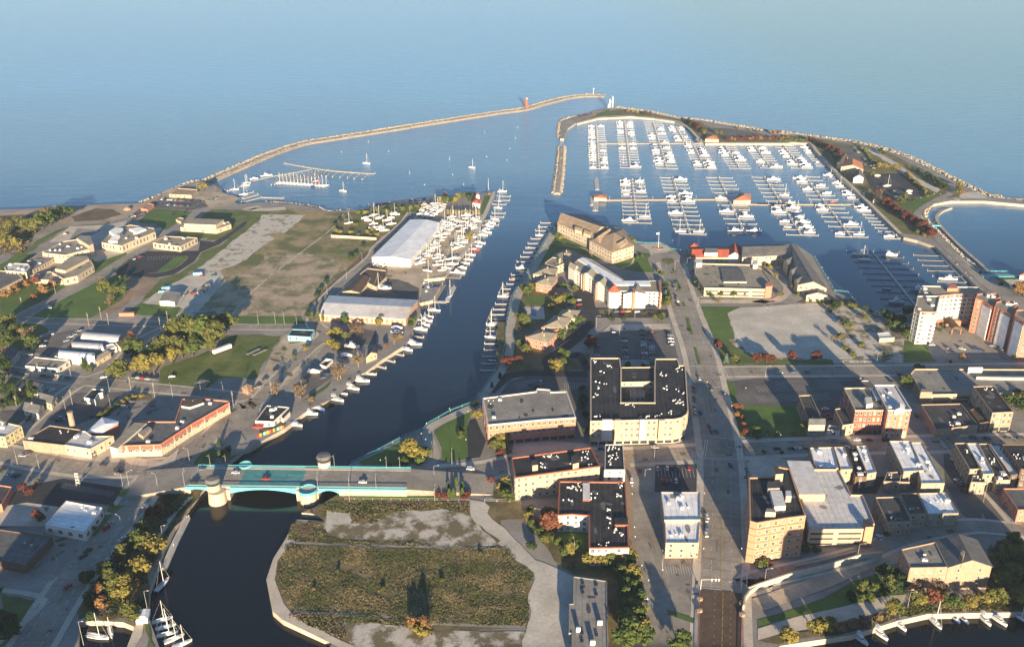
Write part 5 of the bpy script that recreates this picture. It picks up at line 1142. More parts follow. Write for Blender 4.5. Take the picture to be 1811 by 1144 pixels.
b_('inn','grey roofed cream waterfront inn, left wing next to the red roofs',"A3 1650,590 1655,508 A4 190,507 190,575",9,'wall_cream','roof_slate','gable',rh=4,cat='inn',win=(3.1,4,1.6,1.7))
r=b_('inn','grey roofed waterfront inn, long right wing with gables towards the water',"A4 185,560 255,505 465,800 275,775",9.5,'wall_cream','roof_slate','gable',rh=4.5,cat='inn',win=(3.1,4,1.6,1.7),axis=None)
for q in ("A4 175,610 240,585 265,610 205,650","A4 215,680 270,650 300,675 235,715","A4 245,745 310,715 335,735 270,780"): pitched(r,q,0,9,'wall_cream','roof_slate',3)
b_('inn','small grey gabled cream annex at the near end of the inn',"A4 330,845 360,800 445,800 470,848",6,'wall_cream','roof_slate','gable',rh=2.5,cat='inn',win=(3.1,4,1.6,1.7))
# towers
T=[("A4 1070,905 1078,852 1230,850 1205,958 1100,955 1060,930",27,'white','white and brick high-rise, the nearest left tower with balconies'),
 ("A4 1098,805 1108,782 1495,792 1503,815 1480,835 1330,838 1210,850 1080,845",25,'mid','white and salmon high-rise slab with tall central arched bay'),
 ("A4 1470,868 1480,838 1615,832 1638,858 1590,880 1582,922 1520,882",28,'b','salmon brick high-rise with blank white side, third from the right border'),
 ("A4 1600,915 1610,890 1740,885 1762,910 1720,935 1710,976 1643,938",29,'b','salmon brick high-rise with blank white side, second from the right border'),
 ("A4 1732,985 1745,945 1860,945 1900,1010 1860,1032 1800,1030 1742,992",30,'b','salmon brick and white high-rise cut by the right border')]
for q,h_,k,lb in T:
    r=b_('apartment_tower',lb,q,h_,'wall_white' if k in('white',) else 'brick_salmon' if k=='b' else 'wall_white','roof_greytan',win=(3.1,3.4,1.9,1.8) if k!='b' else (3.1,3.6,1.4,1.7),cat='apartment tower',units=4,band=[(h_-3,h_+.02,'brick_salmon')] if k!='b' else None)
    root,lp,hh=BL[lb]
    if k=='b': # broad white concrete side panels
        for i in range(len(lp)):
            a_,c_=lp[i],lp[(i+1)%len(lp)]; d=c_-a_; l=d.length; d/=l; no=Vector((d.y,-d.x,0))
            if l>8 and no.y<-.1 and no.x<-.3:
                b=MB(); b.add([a_+d*x+no*y+Vector((0,0,z)) for y in(-.1,.35) for x,z in((l*.02,.1),(l*.98,.1),(l*.98,h_-3),(l*.02,h_-3))],[(4,5,6,7),(0,1,5,4),(1,2,6,5),(2,3,7,6),(3,0,4,7)]); b.build('side_panel','roof_white',root)
    else:
        for i in range(len(lp)):
            a_,c_=lp[i],lp[(i+1)%len(lp)]; d=c_-a_; l=d.length; d/=l; no=Vector((d.y,-d.x,0))
            if l>8 and no.dot(-((a_+c_)/2+root.location))>0:
                for j in range(int(l/7)):
                    b=MB(); x=l*(j+.5)/int(l/7)
                    for f in range(7): z=2.5+f*3.1; b.add([a_+d*(x+u)+no*y+Vector((0,0,zz)) for y in(0,1.0) for u,zz in((-1.4,z),(1.4,z),(1.4,z+1.1),(-1.4,z+1.1))],[(4,5,6,7),(0,1,5,4),(1,2,6,5),(2,3,7,6),(3,0,4,7)])
                    b.build('balconies','wall_white',root)
root=BL[T[1][3]][0]; addbox(root,"E3 545,190 570,150 600,140 640,150 668,190",0,27,'brick_salmon','central_bay')
gb=MB(); q0,q1=GP("E3 570,240 615,240",L+24); q0=q0-root.location;q1=q1-root.location; q0.z=q1.z=0; gb.add([q0+Vector((0,-1.0,z)) for z in(3,21)]+[q1+Vector((0,-1.0,z)) for z in(21,3)]+[q0+Vector((0,1,z)) for z in(3,21)]+[q1+Vector((0,1,z)) for z in(21,3)],[(0,3,2,1),(0,1,5,4),(1,2,6,5),(2,3,7,6),(3,0,4,7)]); gb.build('window','glass',root)
addbox(root,"E3 430,555 440,520 760,530 765,560",0,4,'brick_salmon','lobby','roof_greytan')
cn=MB(); ca,cb2=GP("E3 535,520 650,650",L+4)
for i in range(7):
    t=math.pi*i/6
d_=(cb2-ca).normalized(); n_=Vector((-d_.y,d_.x,0)); vs=[]
for e in(ca,cb2):
    for i in range(7): t=math.pi*i/6; vs.append(e-ca+n_*math.cos(t)*3.5+Vector((0,0,math.sin(t)*2.2)))
cn.add(vs,[(i,i+1,8+i,7+i) for i in range(6)]+[(6,5,4,3,2,1,0),(7,8,9,10,11,12,13)])
for e in(Vector((0,0,0)),cb2-ca):
    for sg in(-1,1): p=e+n_*sg*3.3; cn.bar(p,p-Vector((0,0,4)),.4,n=5,mi=1)
tag(cn.build('entrance_canopy',['roof_brown','brick_salmon'],None,ca),'brown barrel vaulted entrance canopy before the white and salmon towers','canopy')
b_('shed','white roofed open shed in the corner of the gravel lot',"B4 803,72 895,65 925,100 822,106",4,'wall_grey','roof_white',win=None,cat='shed')
# --- riverfront offices
r=b_('office_building','red brick four storey office with broad grey roof beside the river park',"F 854,704 948,692 950,687 973,689 974,693 1002,692 1018,738 958,742 863,751",15,'brick_salmon','roof_grey',win=(3.7,3.4,1.7,1.9),cat='office building',trim='wall_white',units=2,gf='glass',vents=3,frame='frame')
r=b_('apartment_building','block long U shaped apartment building with black roofs and cream brick front',"B3 628,240 822,240 832,310 832,540 1060,540 1060,310 1065,245 1212,245 1225,290 1265,290 1285,590 1275,618 1240,642 1190,652 628,665",17,'wall_peach','roof_black',vents=90,win=(3.4,3.2,1.5,1.7),cat='apartment building',trim='wall_cream',gf='glass',units_m='unit',band=[(0,3.6,'wall_cream')])
for i,q in enumerate(("B3 715,720 718,652 785,652 785,720","B3 802,722 802,648 845,648 845,722","B3 975,722 975,642 1018,642 1018,722","B3 1105,722 1105,638 1145,638 1145,722")):
    pts=GP(q,L+17); a_=pts[0];e_=pts[3]; x0,x1=a_.x,e_.x; y=GP("B3 900,662",L+17)[0].y; b=MB(); b.box(x0-r.location.x,x1-r.location.x,y-1.2-r.location.y,y+.5-r.location.y,3.8,17.9); b.build('bay','wall_white' if i%2==0 else 'wall_peach',r)
r2=b_('courtyard_block','low dark roofed cream block inside the apartment courtyard',"B3 834,302 1058,300 1058,398 834,402",15.5,'wall_cream','roof_black',win=(3.6,4,1.4,1.6),cat='courtyard wing')
b_('courtyard_block','small pale pavilion roof at the bottom of the apartment courtyard',"B3 895,455 990,455 995,500 895,505",11,'wall_cream','roof_grey',win=(3.4,3,1.2,1.6),cat='courtyard wing')
b_('apartment_building','long peach brick apartment building with black roof facing the field',"B3 95,912 630,842 690,968 120,1045",15,'wall_peach','roof_black',vents=34,units_m='unit',win=(3.5,3.8,1.4,1.7),cat='apartment building',trim='brick_red')
root=BL['long peach brick apartment building with black roof facing the field'][0]
addbox(root,"B3 228,930 265,925 272,960 235,965",13,18,'wall_peach','stair_house','roof_dark'); addbox(root,"B3 498,900 535,890 548,945 508,955",13,18.5,'wall_peach','stair_house','roof_dark')
b_('apartment_building','narrow white fronted building with black roof on the corner street',"B3 725,822 845,820 858,992 722,992",15,'wall_white','roof_black',vents=22,units_m='unit',win=(3.5,4,1.4,1.8),cat='apartment building')
r=b_('apartment_building','large white walled loft building with deep black roof and red skylight',"C3 408,252 418,25 860,30 885,470 620,474 618,255 500,246",11,'wall_white','roof_black',vents=60,units_m='unit',win=(3.4,3.1,1.5,1.8),cat='apartment building',trim='brick_red')
addbox(r,"C3 575,150 575,35 620,38 625,150",10,11.3,'brick_red','light_well','roof_light'); addbox(r,"C3 790,318 790,272 878,272 880,318",10,11.6,'brick_red','roof_terrace','roof_black')
b_('commercial_building','white roofed building, taller rear half between the two streets',"C3 1100,95 1366,96 1368,282 1124,284",11,'wall_grey','roof_white',units=4,vents=3,win=None,cat='commercial building')
b_('commercial_building','white roofed building, cream fronted near half between the two streets',"C3 1126,286 1368,284 1355,440 1134,440",9.5,'wall_peach','roof_white',units=1,vents=4,win=(3,5,1.3,1.5),cat='commercial building')
r=b_('warehouse','long low concrete roofed warehouse at the bottom edge by the path',"C3 512,665 735,695 745,1144 745,1260 498,1260 500,1144 500,1050 480,1045 482,850 508,848",6,'wall_grey','roof_grey',units=0,vents=0,win=None,cat='warehouse',par=.4)
for q in ("C3 565,698 583,698 583,716 565,716","C3 655,710 675,710 675,728 655,728","C3 565,762 583,762 583,780 565,780","C3 655,775 675,775 675,793 655,793","C3 560,1036 580,1036 580,1055 560,1055","C3 658,1048 678,1048 678,1066 658,1066","C3 560,1090 580,1090 580,1108 560,1108"): addbox(r,q,5,6.3,'glass','skylight')
for q in ("C3 675,960 708,960 708,968 675,968","C3 530,1005 560,1005 560,1014 530,1014","C3 625,1092 660,1092 660,1102 625,1102"): addbox(r,q,5,8,'unit','rooftop_unit')
# --- downtown right
r=b_('hotel_building','tall orange brick corner building with black roof and banded storeys',"E4 130,230 350,225 395,130 500,150 580,390 648,578 485,598 200,645 140,628",25,'brick_orange','roof_black',win=(4,3.6,1.4,1.9),cat='historic building',band=[(20.6,21.3,'brick_red'),(16.8,17.2,'brick_red'),(12.8,13.2,'brick_red'),(8.8,9.2,'brick_red'),(4.6,5.0,'brick_red')],trim='brick_orange')
addbox(r,"E4 300,262 400,262 412,325 302,328",24,28,'roof_grey','penthouse','roof_dark'); addbox(r,"E4 322,350 430,350 468,490 362,498",24,27,'wall_white','plant_room','roof_light')
addbox(r,"E4 280,545 290,512 365,515 375,550",24,27.5,'wall_cream','cupola','roof_grey'); addbox(r,"E4 465,350 515,350 520,400 470,402",24,28,'wall_cream','cooling_tower','unit')
addbox(r,"E4 355,125 390,125 440,180 445,195 375,200",24,29,'wall_peach','lift_tower','roof_dark')
r=b_('parking_garage','cream multi level parking garage with ramped grey decks behind the tall brick building',"E4 475,70 690,78 735,150 950,150 1070,385 1175,385 1285,650 1190,700 680,705 600,400",11,'wall_peach','roof_light',win=None,cat='parking garage',par=1.0)
slots(r,BL['cream multi level parking garage with ramped grey decks behind the tall brick building'][1],(1.2,4.4,7.6),t=1.1)
addbox(r,"E4 475,72 690,80 830,385 590,385",9,14.2,'wall_peach','raised_deck','roof_light'); addbox(r,"E4 1180,610 1235,610 1280,680 1200,685",0,13,'brick_orange','stair_tower','roof_dark')
W_=[("B4 350,842 508,838 545,980 390,985",10,'wall_stone','roof_white','white roofed shop building, leftmost of the front street row',4),("B4 512,838 585,838 640,988 560,990",10,'wall_stone','roof_white','narrow white roofed shop, second in the front street row',3),
 ("B4 602,848 658,848 735,1038 658,1038",8.5,'brick_dark','roof_black','narrow black roofed shop between two white roofs',6),("B4 662,832 735,828 802,1008 738,1018",9.5,'wall_stone','roof_white','narrow white roofed shop right of the black roof',3),
 ("B4 885,797 1030,796 1122,995 985,1003",11,'wall_stone','roof_white','wide white roofed building, left half on the corner',4),("B4 1034,806 1110,806 1262,1082 1105,1084",10.5,'wall_stone','roof_white','wide white roofed building, right half on the corner',3),
 ("B4 1325,812 1402,810 1515,985 1430,988",11,'wall_stone','roof_black','black roofed stone block across the side street',1),("B4 1408,812 1482,812 1595,1018 1520,1022",11,'wall_stone','roof_white','white roofed block, second across the side street',3),
 ("B4 1488,815 1553,815 1705,1060 1612,1062",9.5,'wall_stone','roof_dark','dark roofed block, third across the side street',5),("B4 1558,818 1640,820 1755,1020 1705,1030",9,'brick_dark','roof_light','pale blue-white roofed narrow block near the right border',2),
 ("B4 1645,820 1840,820 1930,1000 1775,985",12,'brick_dark','roof_black','black roofed block cut by the right border above the yard',3),
 ("B4 850,1070 870,1010 1010,1000 1025,1075",7,'brick_tan','roof_dark','tan brick rear block below the green courtyard',1),("B4 1440,1075 1450,1030 1525,1030 1535,1078",8,'wall_stone','roof_slate','slim tan stone rear house across the side street',0),
 ("C4 793,132 955,127 1045,297 872,300",8.5,'wall_stone','roof_dark','dark roofed brick building with arched entrance by the car',2),("C4 958,106 1080,104 1145,245 1022,248",8,'wall_stone','roof_brown','brown roofed stone row, middle of the small block',2),
 ("C4 1083,104 1270,100 1356,240 1148,246",8,'wall_stone','roof_white','bright white roofed stone row at the street corner',3),("C4 1655,72 1870,72 1960,215 1755,217",8,'brick_salmon','roof_slate','grey roofed salmon painted building at the right border',2)]
for q,h_,wm,rm,lb,u in W_: b_('commercial_building',lb,q,h_,wm,rm,units=max(0,u-2),vents=u+2,win=(3.4,3.8,1.1,1.7),cat='commercial building')
r=b_('commercial_building','small brick fronted building with pointed white gable beside the green lot',"B4 275,492 360,487 442,668 348,672",10,'wall_stone','roof_dark',win=(3.2,2.6,1.1,1.6),cat='commercial building',vents=2,band=[(4,9.9,'brick_red')])
pitched(r,"B4 345,690 350,655 445,655 455,690",6,10.2,'wall_cream','roof_slate',2.5,name='gable',)
b_('garage','little white garage with blue trim beside the brick fronted building',"B4 470,722 478,692 548,700 558,735",4,'wall_white','roof_grey',win=(4,4,2,2),cat='garage')
r=b_('commercial_building','four storey red brick Victorian building with cream trim',"B4 583,442 728,440 805,540 868,592 658,592",17,'brick_red','roof_grey',units=0,vents=3,win=(3.6,2.7,1.2,1.9),cat='historic building',trim='wall_cream',gf='glass')
addbox(r,"B4 722,505 768,502 778,545 735,552",16,19.5,'wall_white','stair_house'); addbox(r,"B4 765,450 800,450 835,520 800,525",16,18.5,'wall_grey','plant_room','roof_light')
r=b_('commercial_building','tall narrow red brick corner building with white arches and pale roof',"B4 785,422 930,420 1035,588 880,592",20,'brick_salmon','roof_light',units=5,vents=3,win=(3.7,3.0,1.4,2.3),cat='historic building',trim='wall_white',band=[(0,4.4,'wall_cream')])
pitched(r,"B4 925,590 930,560 985,560 990,588",18,20.8,'wall_white','wall_white',1.6,name='pediment')
b_('commercial_building','low tan corner shop in front of the red brick Victorian',"B4 520,582 592,572 648,682 575,692",8,'wall_tan','roof_dark',win=(3.4,3,1.2,1.7),cat='commercial building')
b_('parking_garage','long low tan parking garage with ribbed grey roof deck, upper right',"B4 1030,345 1060,312 2100,316 2100,470 1175,485 1100,452",7,'wall_tan','roof_grey',win=None,cat='parking garage',par=.8)
r=BL['long low tan parking garage with ribbed grey roof deck, upper right'][0]; slots(r,BL['long low tan parking garage with ribbed grey roof deck, upper right'][1],(1.0,3.8),t=1.1)
pitched(r,"B4 1420,325 1425,308 1510,308 1515,325",5,8.6,'wall_white','wall_white',1.6,name='gate_pediment'); addbox(r,"B4 1100,470 1105,448 1170,448 1178,470",0,8.5,'brick_tan','stair_tower','roof_grey')
addbox(r,"B4 1475,368 1478,362 2100,366 2100,380",6,8.2,'concrete_wall','ramp_wall')
b_('commercial_building','wide low shop building with blue-black roof at the street crossing',"B4 1100,552 1370,546 1490,690 1205,722",6,'brick_tan','roof_dark',units=3,vents=4,win=None,gf='glass',cat='shop building')
b_('commercial_building','three storey brown brick building with arched parapet and black roof',"B4 1450,430 1592,428 1725,602 1582,608",14,'brick_tan','roof_black',win=(4,3,1.5,2.3),cat='historic building',vents=5,units=0,gf='glass')
b_('commercial_building','low brown link shop between blue-black roof and brown brick building',"B4 1430,590 1492,568 1560,668 1498,678",7,'brick_dark','roof_brown',win=(3.4,3,1.2,1.6),cat='shop building')
# old brick factory lower right
r=b_('factory','old tan brick warehouse, flat roofed left half with weathered wall',"C4 968,482 1200,432 1283,603 1030,608",13.5,'brick_tan','roof_grey',units=1,vents=3,win=(4.2,6,1.0,1.5),cat='warehouse')
r=b_('factory','old tan brick warehouse, gabled right half with dark grey roof',"C4 1203,430 1480,424 1580,597 1286,602",13.5,'brick_tan','roof_slate','gable',rh=4,win=(4.2,7,1.0,1.5),cat='warehouse',axis=1)
addbox(r,"C4 1365,510 1385,490 1400,500 1385,540",13,19,'brick_tan','chimney')
b_('commercial_building','wide white roofed single storey shop on the left road corner',"C1 300,318 445,157 692,203 665,250 572,368",6,'wall_white','roof_white',vents=5,units=1,win=(5,5,2.4,2),cat='shop building',band=[(5.4,6.02,'wall_white')])
b_('commercial_building','dark worn roofed low building with canopy at the lower left border',"C1 -120,540 -60,340 352,398 172,592",5,'brick_dark','roof_slate',win=None,cat='shop building',gf='glass',vents=2)
b_('commercial_building','brick walled building with blue-edged dark roof at the left border',"C1 -120,190 -60,40 82,62 10,180",5,'brick_salmon','roof_dark',win=None,cat='shop building')
# marina park buildings
r=b_('clubhouse','orange-red roofed marina clubhouse with crossing gables beside the car park',"D4 440,470 450,430 590,440 600,490",7,'wall_cream','roof_orange','gable',rh=4,cat='clubhouse',win=(3.4,4,1.5,1.7))
pitched(r,"D4 410,440 445,380 490,395 450,460",0,7,'wall_cream','roof_brown',3.5); pitched(r,"D4 530,550 545,505 590,500 602,550",0,6.5,'wall_white','roof_slate',3.5)
b_('dock_office','orange roofed dock office at the left end of the lower marina pier',"D3 135,790 137,765 232,768 230,795",4,'wall_cream','roof_orange','hip',rh=1.6,cat='dock office',win=(3,4,1.4,1.4),base=.75)
b_('dock_office','orange roofed boathouse with dormer in the middle of the lower pier',"D3 1222,812 1265,762 1352,762 1352,812",4.5,'wall_cream','roof_orange','hip',rh=3,cat='dock office',win=(3,4,1.4,1.4),base=.75)
b_('pavilion','orange roofed pavilion at the right end of the upper marina pier',"D3 1000,335 1020,305 1085,308 1105,340",4,'wall_cream','roof_orange','hip',rh=2.5,cat='pavilion',win=(3,4,1.4,1.4))
b_('pavilion','tiny orange roofed pavilion among the maroon trees of the marina park',"D4 672,712 678,690 712,690 716,715",3.2,'wall_cream','roof_orange','hip',rh=1.6,cat='pavilion',win=None)
b_('pavilion','red roofed white pavilion cut by the right border above the causeway',"A4 1770,712 1785,685 1860,685 1860,715",4,'wall_white','roof_orange','hip',rh=2,cat='pavilion',win=None)
# ================================================================ BRIDGES
def bridge():
    Z=7.5; A,B=GP("E1 120,412 1725,432",Z); A2_,B2_=GP("E1 215,262 1735,283",Z)
    root=empty('bascule_bridge',(A.x,A.y,0),'long teal bascule bridge with cream piers crossing the dark river','bridge'); O=Vector((A.x,A.y,0))
    X=(B-A).normalized(); Ln=(B-A).length; N=Vector((-X.y,X.x,0)); Wd=((A2_+B2_)/2-(A+B)/2).dot(N)
    def pt(x,y,z): return X*x+N*y+Vector((0,0,z))
    def slab(n,m_,x0,x1,y0,y1,z0,z1,par=root):
        b=MB(); b.add([pt(x,y,z) for z in(z0,z1) for x,y in((x0,y0),(x1,y0),(x1,y1),(x0,y1))],[(3,2,1,0),(4,5,6,7),(0,1,5,4),(1,2,6,5),(2,3,7,6),(3,0,4,7)]); return b.build(n,m_,par)
    k=lambda u: Ln*(u-120)/(1725-120)          # pixels of zoom E1 to metres along the deck
    slab('deck','concrete',0,Ln,0,Wd,Z-1.0,Z-.15)
    slab('roadway','road',0,k(490),2.6,Wd-2.6,Z-.149,Z-.02); slab('steel_grating','teal_deck',k(490),k(945),2.6,Wd-2.6,Z-.149,Z-.02); slab('roadway','road',k(945),Ln,2.6,Wd-2.6,Z-.149,Z-.02)
    for y0,y1 in((.3,2.5),(Wd-2.5,Wd-.3)): slab('footway','pavement',0,Ln,y0,y1,Z-.149,Z+.05)
    for i in range(2):
        y=2.6+(Wd-5.2)*(i+1)/3
        b=MB()
        for q in range(int(Ln/9)):
            x=q*9; b.add([pt(x,y-.08,Z-.012),pt(x+3,y-.08,Z-.012),pt(x+3,y+.08,Z-.012),pt(x,y+.08,Z-.012)],[(0,1,2,3)])
        b.build('lane_marking','paint_white',root)
    def girder(y,x0,x1,dep,m_='teal'):
        b=MB(); n=16; vs=[]
        for yy in(y-.3,y+.3):
            for i in range(n+1): t=i/n; vs.append(pt(x0+(x1-x0)*t,yy,Z+.15))
            for i in range(n+1): t=i/n; vs.append(pt(x0+(x1-x0)*t,yy,Z-1.1-dep*(2*t-1)**2))
        m2=2*(n+1)
        for i in range(n): b_0=[(i+n+1,i+n+2,i+1,i),(m2+i,m2+i+1,m2+i+n+2,m2+i+n+1),(i+n+1,m2+i+n+1,m2+i+n+2,i+n+2),(i,i+1,m2+i+1,m2+i)]; b.f+=b_0; b.m+=[0]*4
        b.v=[Vector(v) for v in vs]; b.build('girder',m_,root)
    for y in(-.35,Wd+.35):
        girder(y,k(440),k(925),2.6); girder(y,k(1085),k(1235),2.2); girder(y,0,k(285),1.6)
        slab('fascia','teal',k(1235),Ln,y-.25,y+.25,Z-.9,Z+.15)
    for y in(.1,Wd-.1):
        b=MB(); b.add([pt(x,yy,z) for z in(Z+.95,Z+1.15) for x,yy in((0,y-.16),(Ln,y-.16),(Ln,y+.16),(0,y+.16))],[(3,2,1,0),(4,5,6,7),(0,1,5,4),(1,2,6,5),(2,3,7,6),(3,0,4,7)])
        for q in range(int(Ln/1.2)): b.bar(pt(q*1.2,y,Z-.1),pt(q*1.2,y,Z+1),.09,n=4)
        b.build('railing','teal',root)
    def pier(x,y,r0,r1,zt=Z-.2):
        b=MB(); b.lathe([(r0,-1.5),(r0*.98,.4),(r1,zt)],20,pt(x,y,0)); return b.build('pier','wall_cream',root)
    xh=k(355); pier(xh,-3.2,5.2,4.6); p2=pier(k(1015),-2.2,4.8,4.9)
    slab('pier_wall','wall_cream',k(390),k(440),-1.6,Wd+1.6,-1.5,Z-1.05); slab('pier_wall','wall_cream',k(925),k(960),-1.6,Wd+1.6,-1.5,Z-1.05); slab('pier_wall','wall_cream',k(1060),k(1085),-1.6,Wd+1.6,-1.5,Z-1.05); slab('pier_wall','wall_cream',k(280),k(300),-.6,Wd+1.6,-1.5,Z-1.05)
    b=MB(); b.lathe([(5.1,Z-.9),(5.1,Z+1.0),(4.8,Z+1.0),(4.8,Z-.8)],20,pt(k(1015),-2.2,0)); b.build('pier_rim','teal',root)
    b=MB(); b.lathe([(4.75,Z-.2),(4.75,Z+.1)],20,pt(k(1015),-2.2,0)); b.build('lookout','pavement',root)
    b=MB(); b.lathe([(3.4,-1.5),(3.4,Z+.1)],16,pt(k(470),Wd+1.0,0)); b.build('lookout','pavement',root)
    b=MB(); b.lathe([(3.7,Z-.6),(3.7,Z+1.1),(3.4,Z+1.1),(3.4,Z-.5)],16,pt(k(470),Wd+1.0,0)); b.build('lookout_rail','teal',root)
    # operator houses
    for x,y,wm in((k(330),-1.5,'wall_cream'),(k(1065),Wd+2.6,'wall_white')):
        b=MB(); b.lathe([(3.9,-1.5 if y>0 else Z-.4),(3.6,Z+2.2)],20,pt(x,y,0)); h_=b.build('operator_house',wm,root)
        b=MB(); b.lathe([(3.7,Z+2.2),(3.7,Z+3.4)],20,pt(x,y,0)); b.build('wall_band','wall_tan',h_)
        b=MB(); b.lathe([(3.75,Z+3.4),(4.0,Z+5.4)],20,pt(x,y,0)); b.build('window','glass',h_)
        b=MB(); b.lathe([(4.4,Z+5.4),(4.3,Z+5.9),(3.6,Z+7.0),(.8,Z+7.3)],20,pt(x,y,0)); b.build('roof','roof_slate',h_)
    # abutment walls and approach ramps
    slab('abutment','wall_cream',k(1235),Ln,-.55,Wd+.55,-1,Z-1.05); slab('abutment','wall_cream',-4,k(150),-.55,Wd+.55,-1,Z-1.05)
    b=MB(); r0=18; C_=[pt(Ln,0,Z-.15),pt(Ln,Wd,Z-.15)]; 
    E_=[pt(Ln+48,2,L+.3),pt(Ln+48,Wd+1,L+.3)]
    b.add([C_[0],C_[1],E_[1],E_[0],Vector((C_[0].x,C_[0].y,-1)),Vector((C_[1].x,C_[1].y,-1)),Vector((E_[1].x,E_[1].y,-1)),Vector((E_[0].x,E_[0].y,-1))],[(0,3,2,1),(0,4,7,3),(1,2,6,5)]); b.build('approach_ramp','road',root)
    b=MB(); C_=[pt(0,0,Z-.15),pt(0,Wd,Z-.15)]; E_=[pt(-34,-6,L+.3),pt(-34,Wd+1,L+.3)]
    b.add([C_[1],C_[0],E_[0],E_[1],Vector((C_[1].x,C_[1].y,-1)),Vector((C_[0].x,C_[0].y,-1)),Vector((E_[0].x,E_[0].y,-1)),Vector((E_[1].x,E_[1].y,-1))],[(0,3,2,1),(0,4,7,3),(1,2,6,5)]); b.build('approach_ramp','road',root)
    its=[]
    for u,y,c,dx in((165,4.2,'black',1),(160,Wd-4,'grey',1),(430,Wd-7,'white',-1),(675,8,'red',1),(1395,6.0,'white',-1)):
        p=O+pt(k(u),y,Z); its.append(car(p.x,p.y,math.atan2(X.y,X.x)+(math.pi if dx<0 else 0),c,'car',z=Z+.02))
    label_row(its,'driving over the teal bridge','cars on the teal bridge')
    its=[(spawn('street_lamp',LAMP['lamp'][1],O+pt(k(u),y,Z),math.atan2(X.y,X.x)+R(90 if y<5 else -90),.9,None,'lamp'),'tall slim lamp') for u,y in((110,0),(210,Wd),(330,Wd),(1080,.3),(1145,Wd+1),(1310,-.3),(1505,0),(1540,Wd),(1640,Wd))]
    label_row(its,'standing on the teal bridge','lamps on the teal bridge')
bridge()
# near street bridge at the bottom edge
def low_bridge():
    p,q,s,t=GP("C3 1365,745 1650,780 1640,1300 1350,1300",L+.45); r=empty('bridge','%s'and(p.x,p.y,0),'brown decked street bridge with ornate rails at the bottom edge','bridge'); O=Vector((p.x,p.y,0)); b=MB()
    P4=[v-O for v in(t,s,q,p)]; b.prism(P4,1.2,L+.45); b.build('deck','roof_brown',r)
    for a_,c_ in((p,t),(q,s)):
        b=MB(); d=(c_-a_).normalized(); n=Vector((-d.y,d.x,0)); l=(c_-a_).length; o=a_-O; o.z=0
        for k in range(int(l/1.5)): b.bar(o+d*k*1.5+Vector((0,0,L+.4)),o+d*k*1.5+Vector((0,0,L+1.5)),.12,n=4)
        b.bar(o+Vector((0,0,L+1.5)),o+d*l+Vector((0,0,L+1.5)),.15,n=4); b.build('railing','brick_salmon',r)
        for k in(.15,.3): b=MB(); b.lathe([(1.5,0),(1.5,L+1.5),(1.0,L+1.6),(.3,L+1.7)],10,o+d*l*k); b.build('lookout','brick_tan',r)
    b=MB()
    for x in(.36,.55,.74):
        for k in range(12):
            a_=p.lerp(q,x)-O; c_=t.lerp(s,x)-O; u=a_.lerp(c_,k/12+.01); v=a_.lerp(c_,k/12+(.03 if x!=.55 else .075)); z=L+.47
            b.add([Vector((u.x-.1,u.y,z)),Vector((v.x-.1,v.y,z)),Vector((v.x+.1,v.y,z)),Vector((u.x+.1,u.y,z))],[(0,3,2,1),(0,1,2,3)][:1])
    b.build('lane_marking','paint_yellow',r)
low_bridge()
# signal gantry over the bridge end
g=MB(); p,q=GP("C3 1368,760 1495,760",L); o=Vector((p.x,p.y,L)); g.bar((0,0,0),(0,0,6.5),.2,.16,6); g.bar((0,0,6.3),(q.x-p.x,q.y-p.y,6.6),.14,.1,5)
g1=empty('signal_gantry',o,'pale signal gantry arm reaching over the bottom bridge lanes','signal gantry'); g.build('mast_arm','frame',g1)
b=MB()
for t in(.55,.75,.92): b.box((q.x-p.x)*t-.3,(q.x-p.x)*t+.3,-.25,.25,5.6,7.0)
b.build('signal_head','frame',g1)
# footbridges
wall('footbridge',[v for v in GP("A4 1510,715 1600,715 1800,712",L+.4)],0,5,'teal','teal decked footbridge at the right end of the causeway','footbridge',z0=1.6)
wall('footbridge',[v for v in GP("A4 1172,372 1230,374",2.2)],0,4,'teal','small teal deck linking shore and curved sea wall','footbridge',z0=1.2)
wall('sea_wall',"A4 1305,255 1250,275 1212,305 1210,340 1235,380 1300,450 1400,545 1500,630 1560,690",1.2,3,'concrete','long curved low sea wall standing in the turquoise inlet','sea wall',z=.3,z0=-1,sm=True)
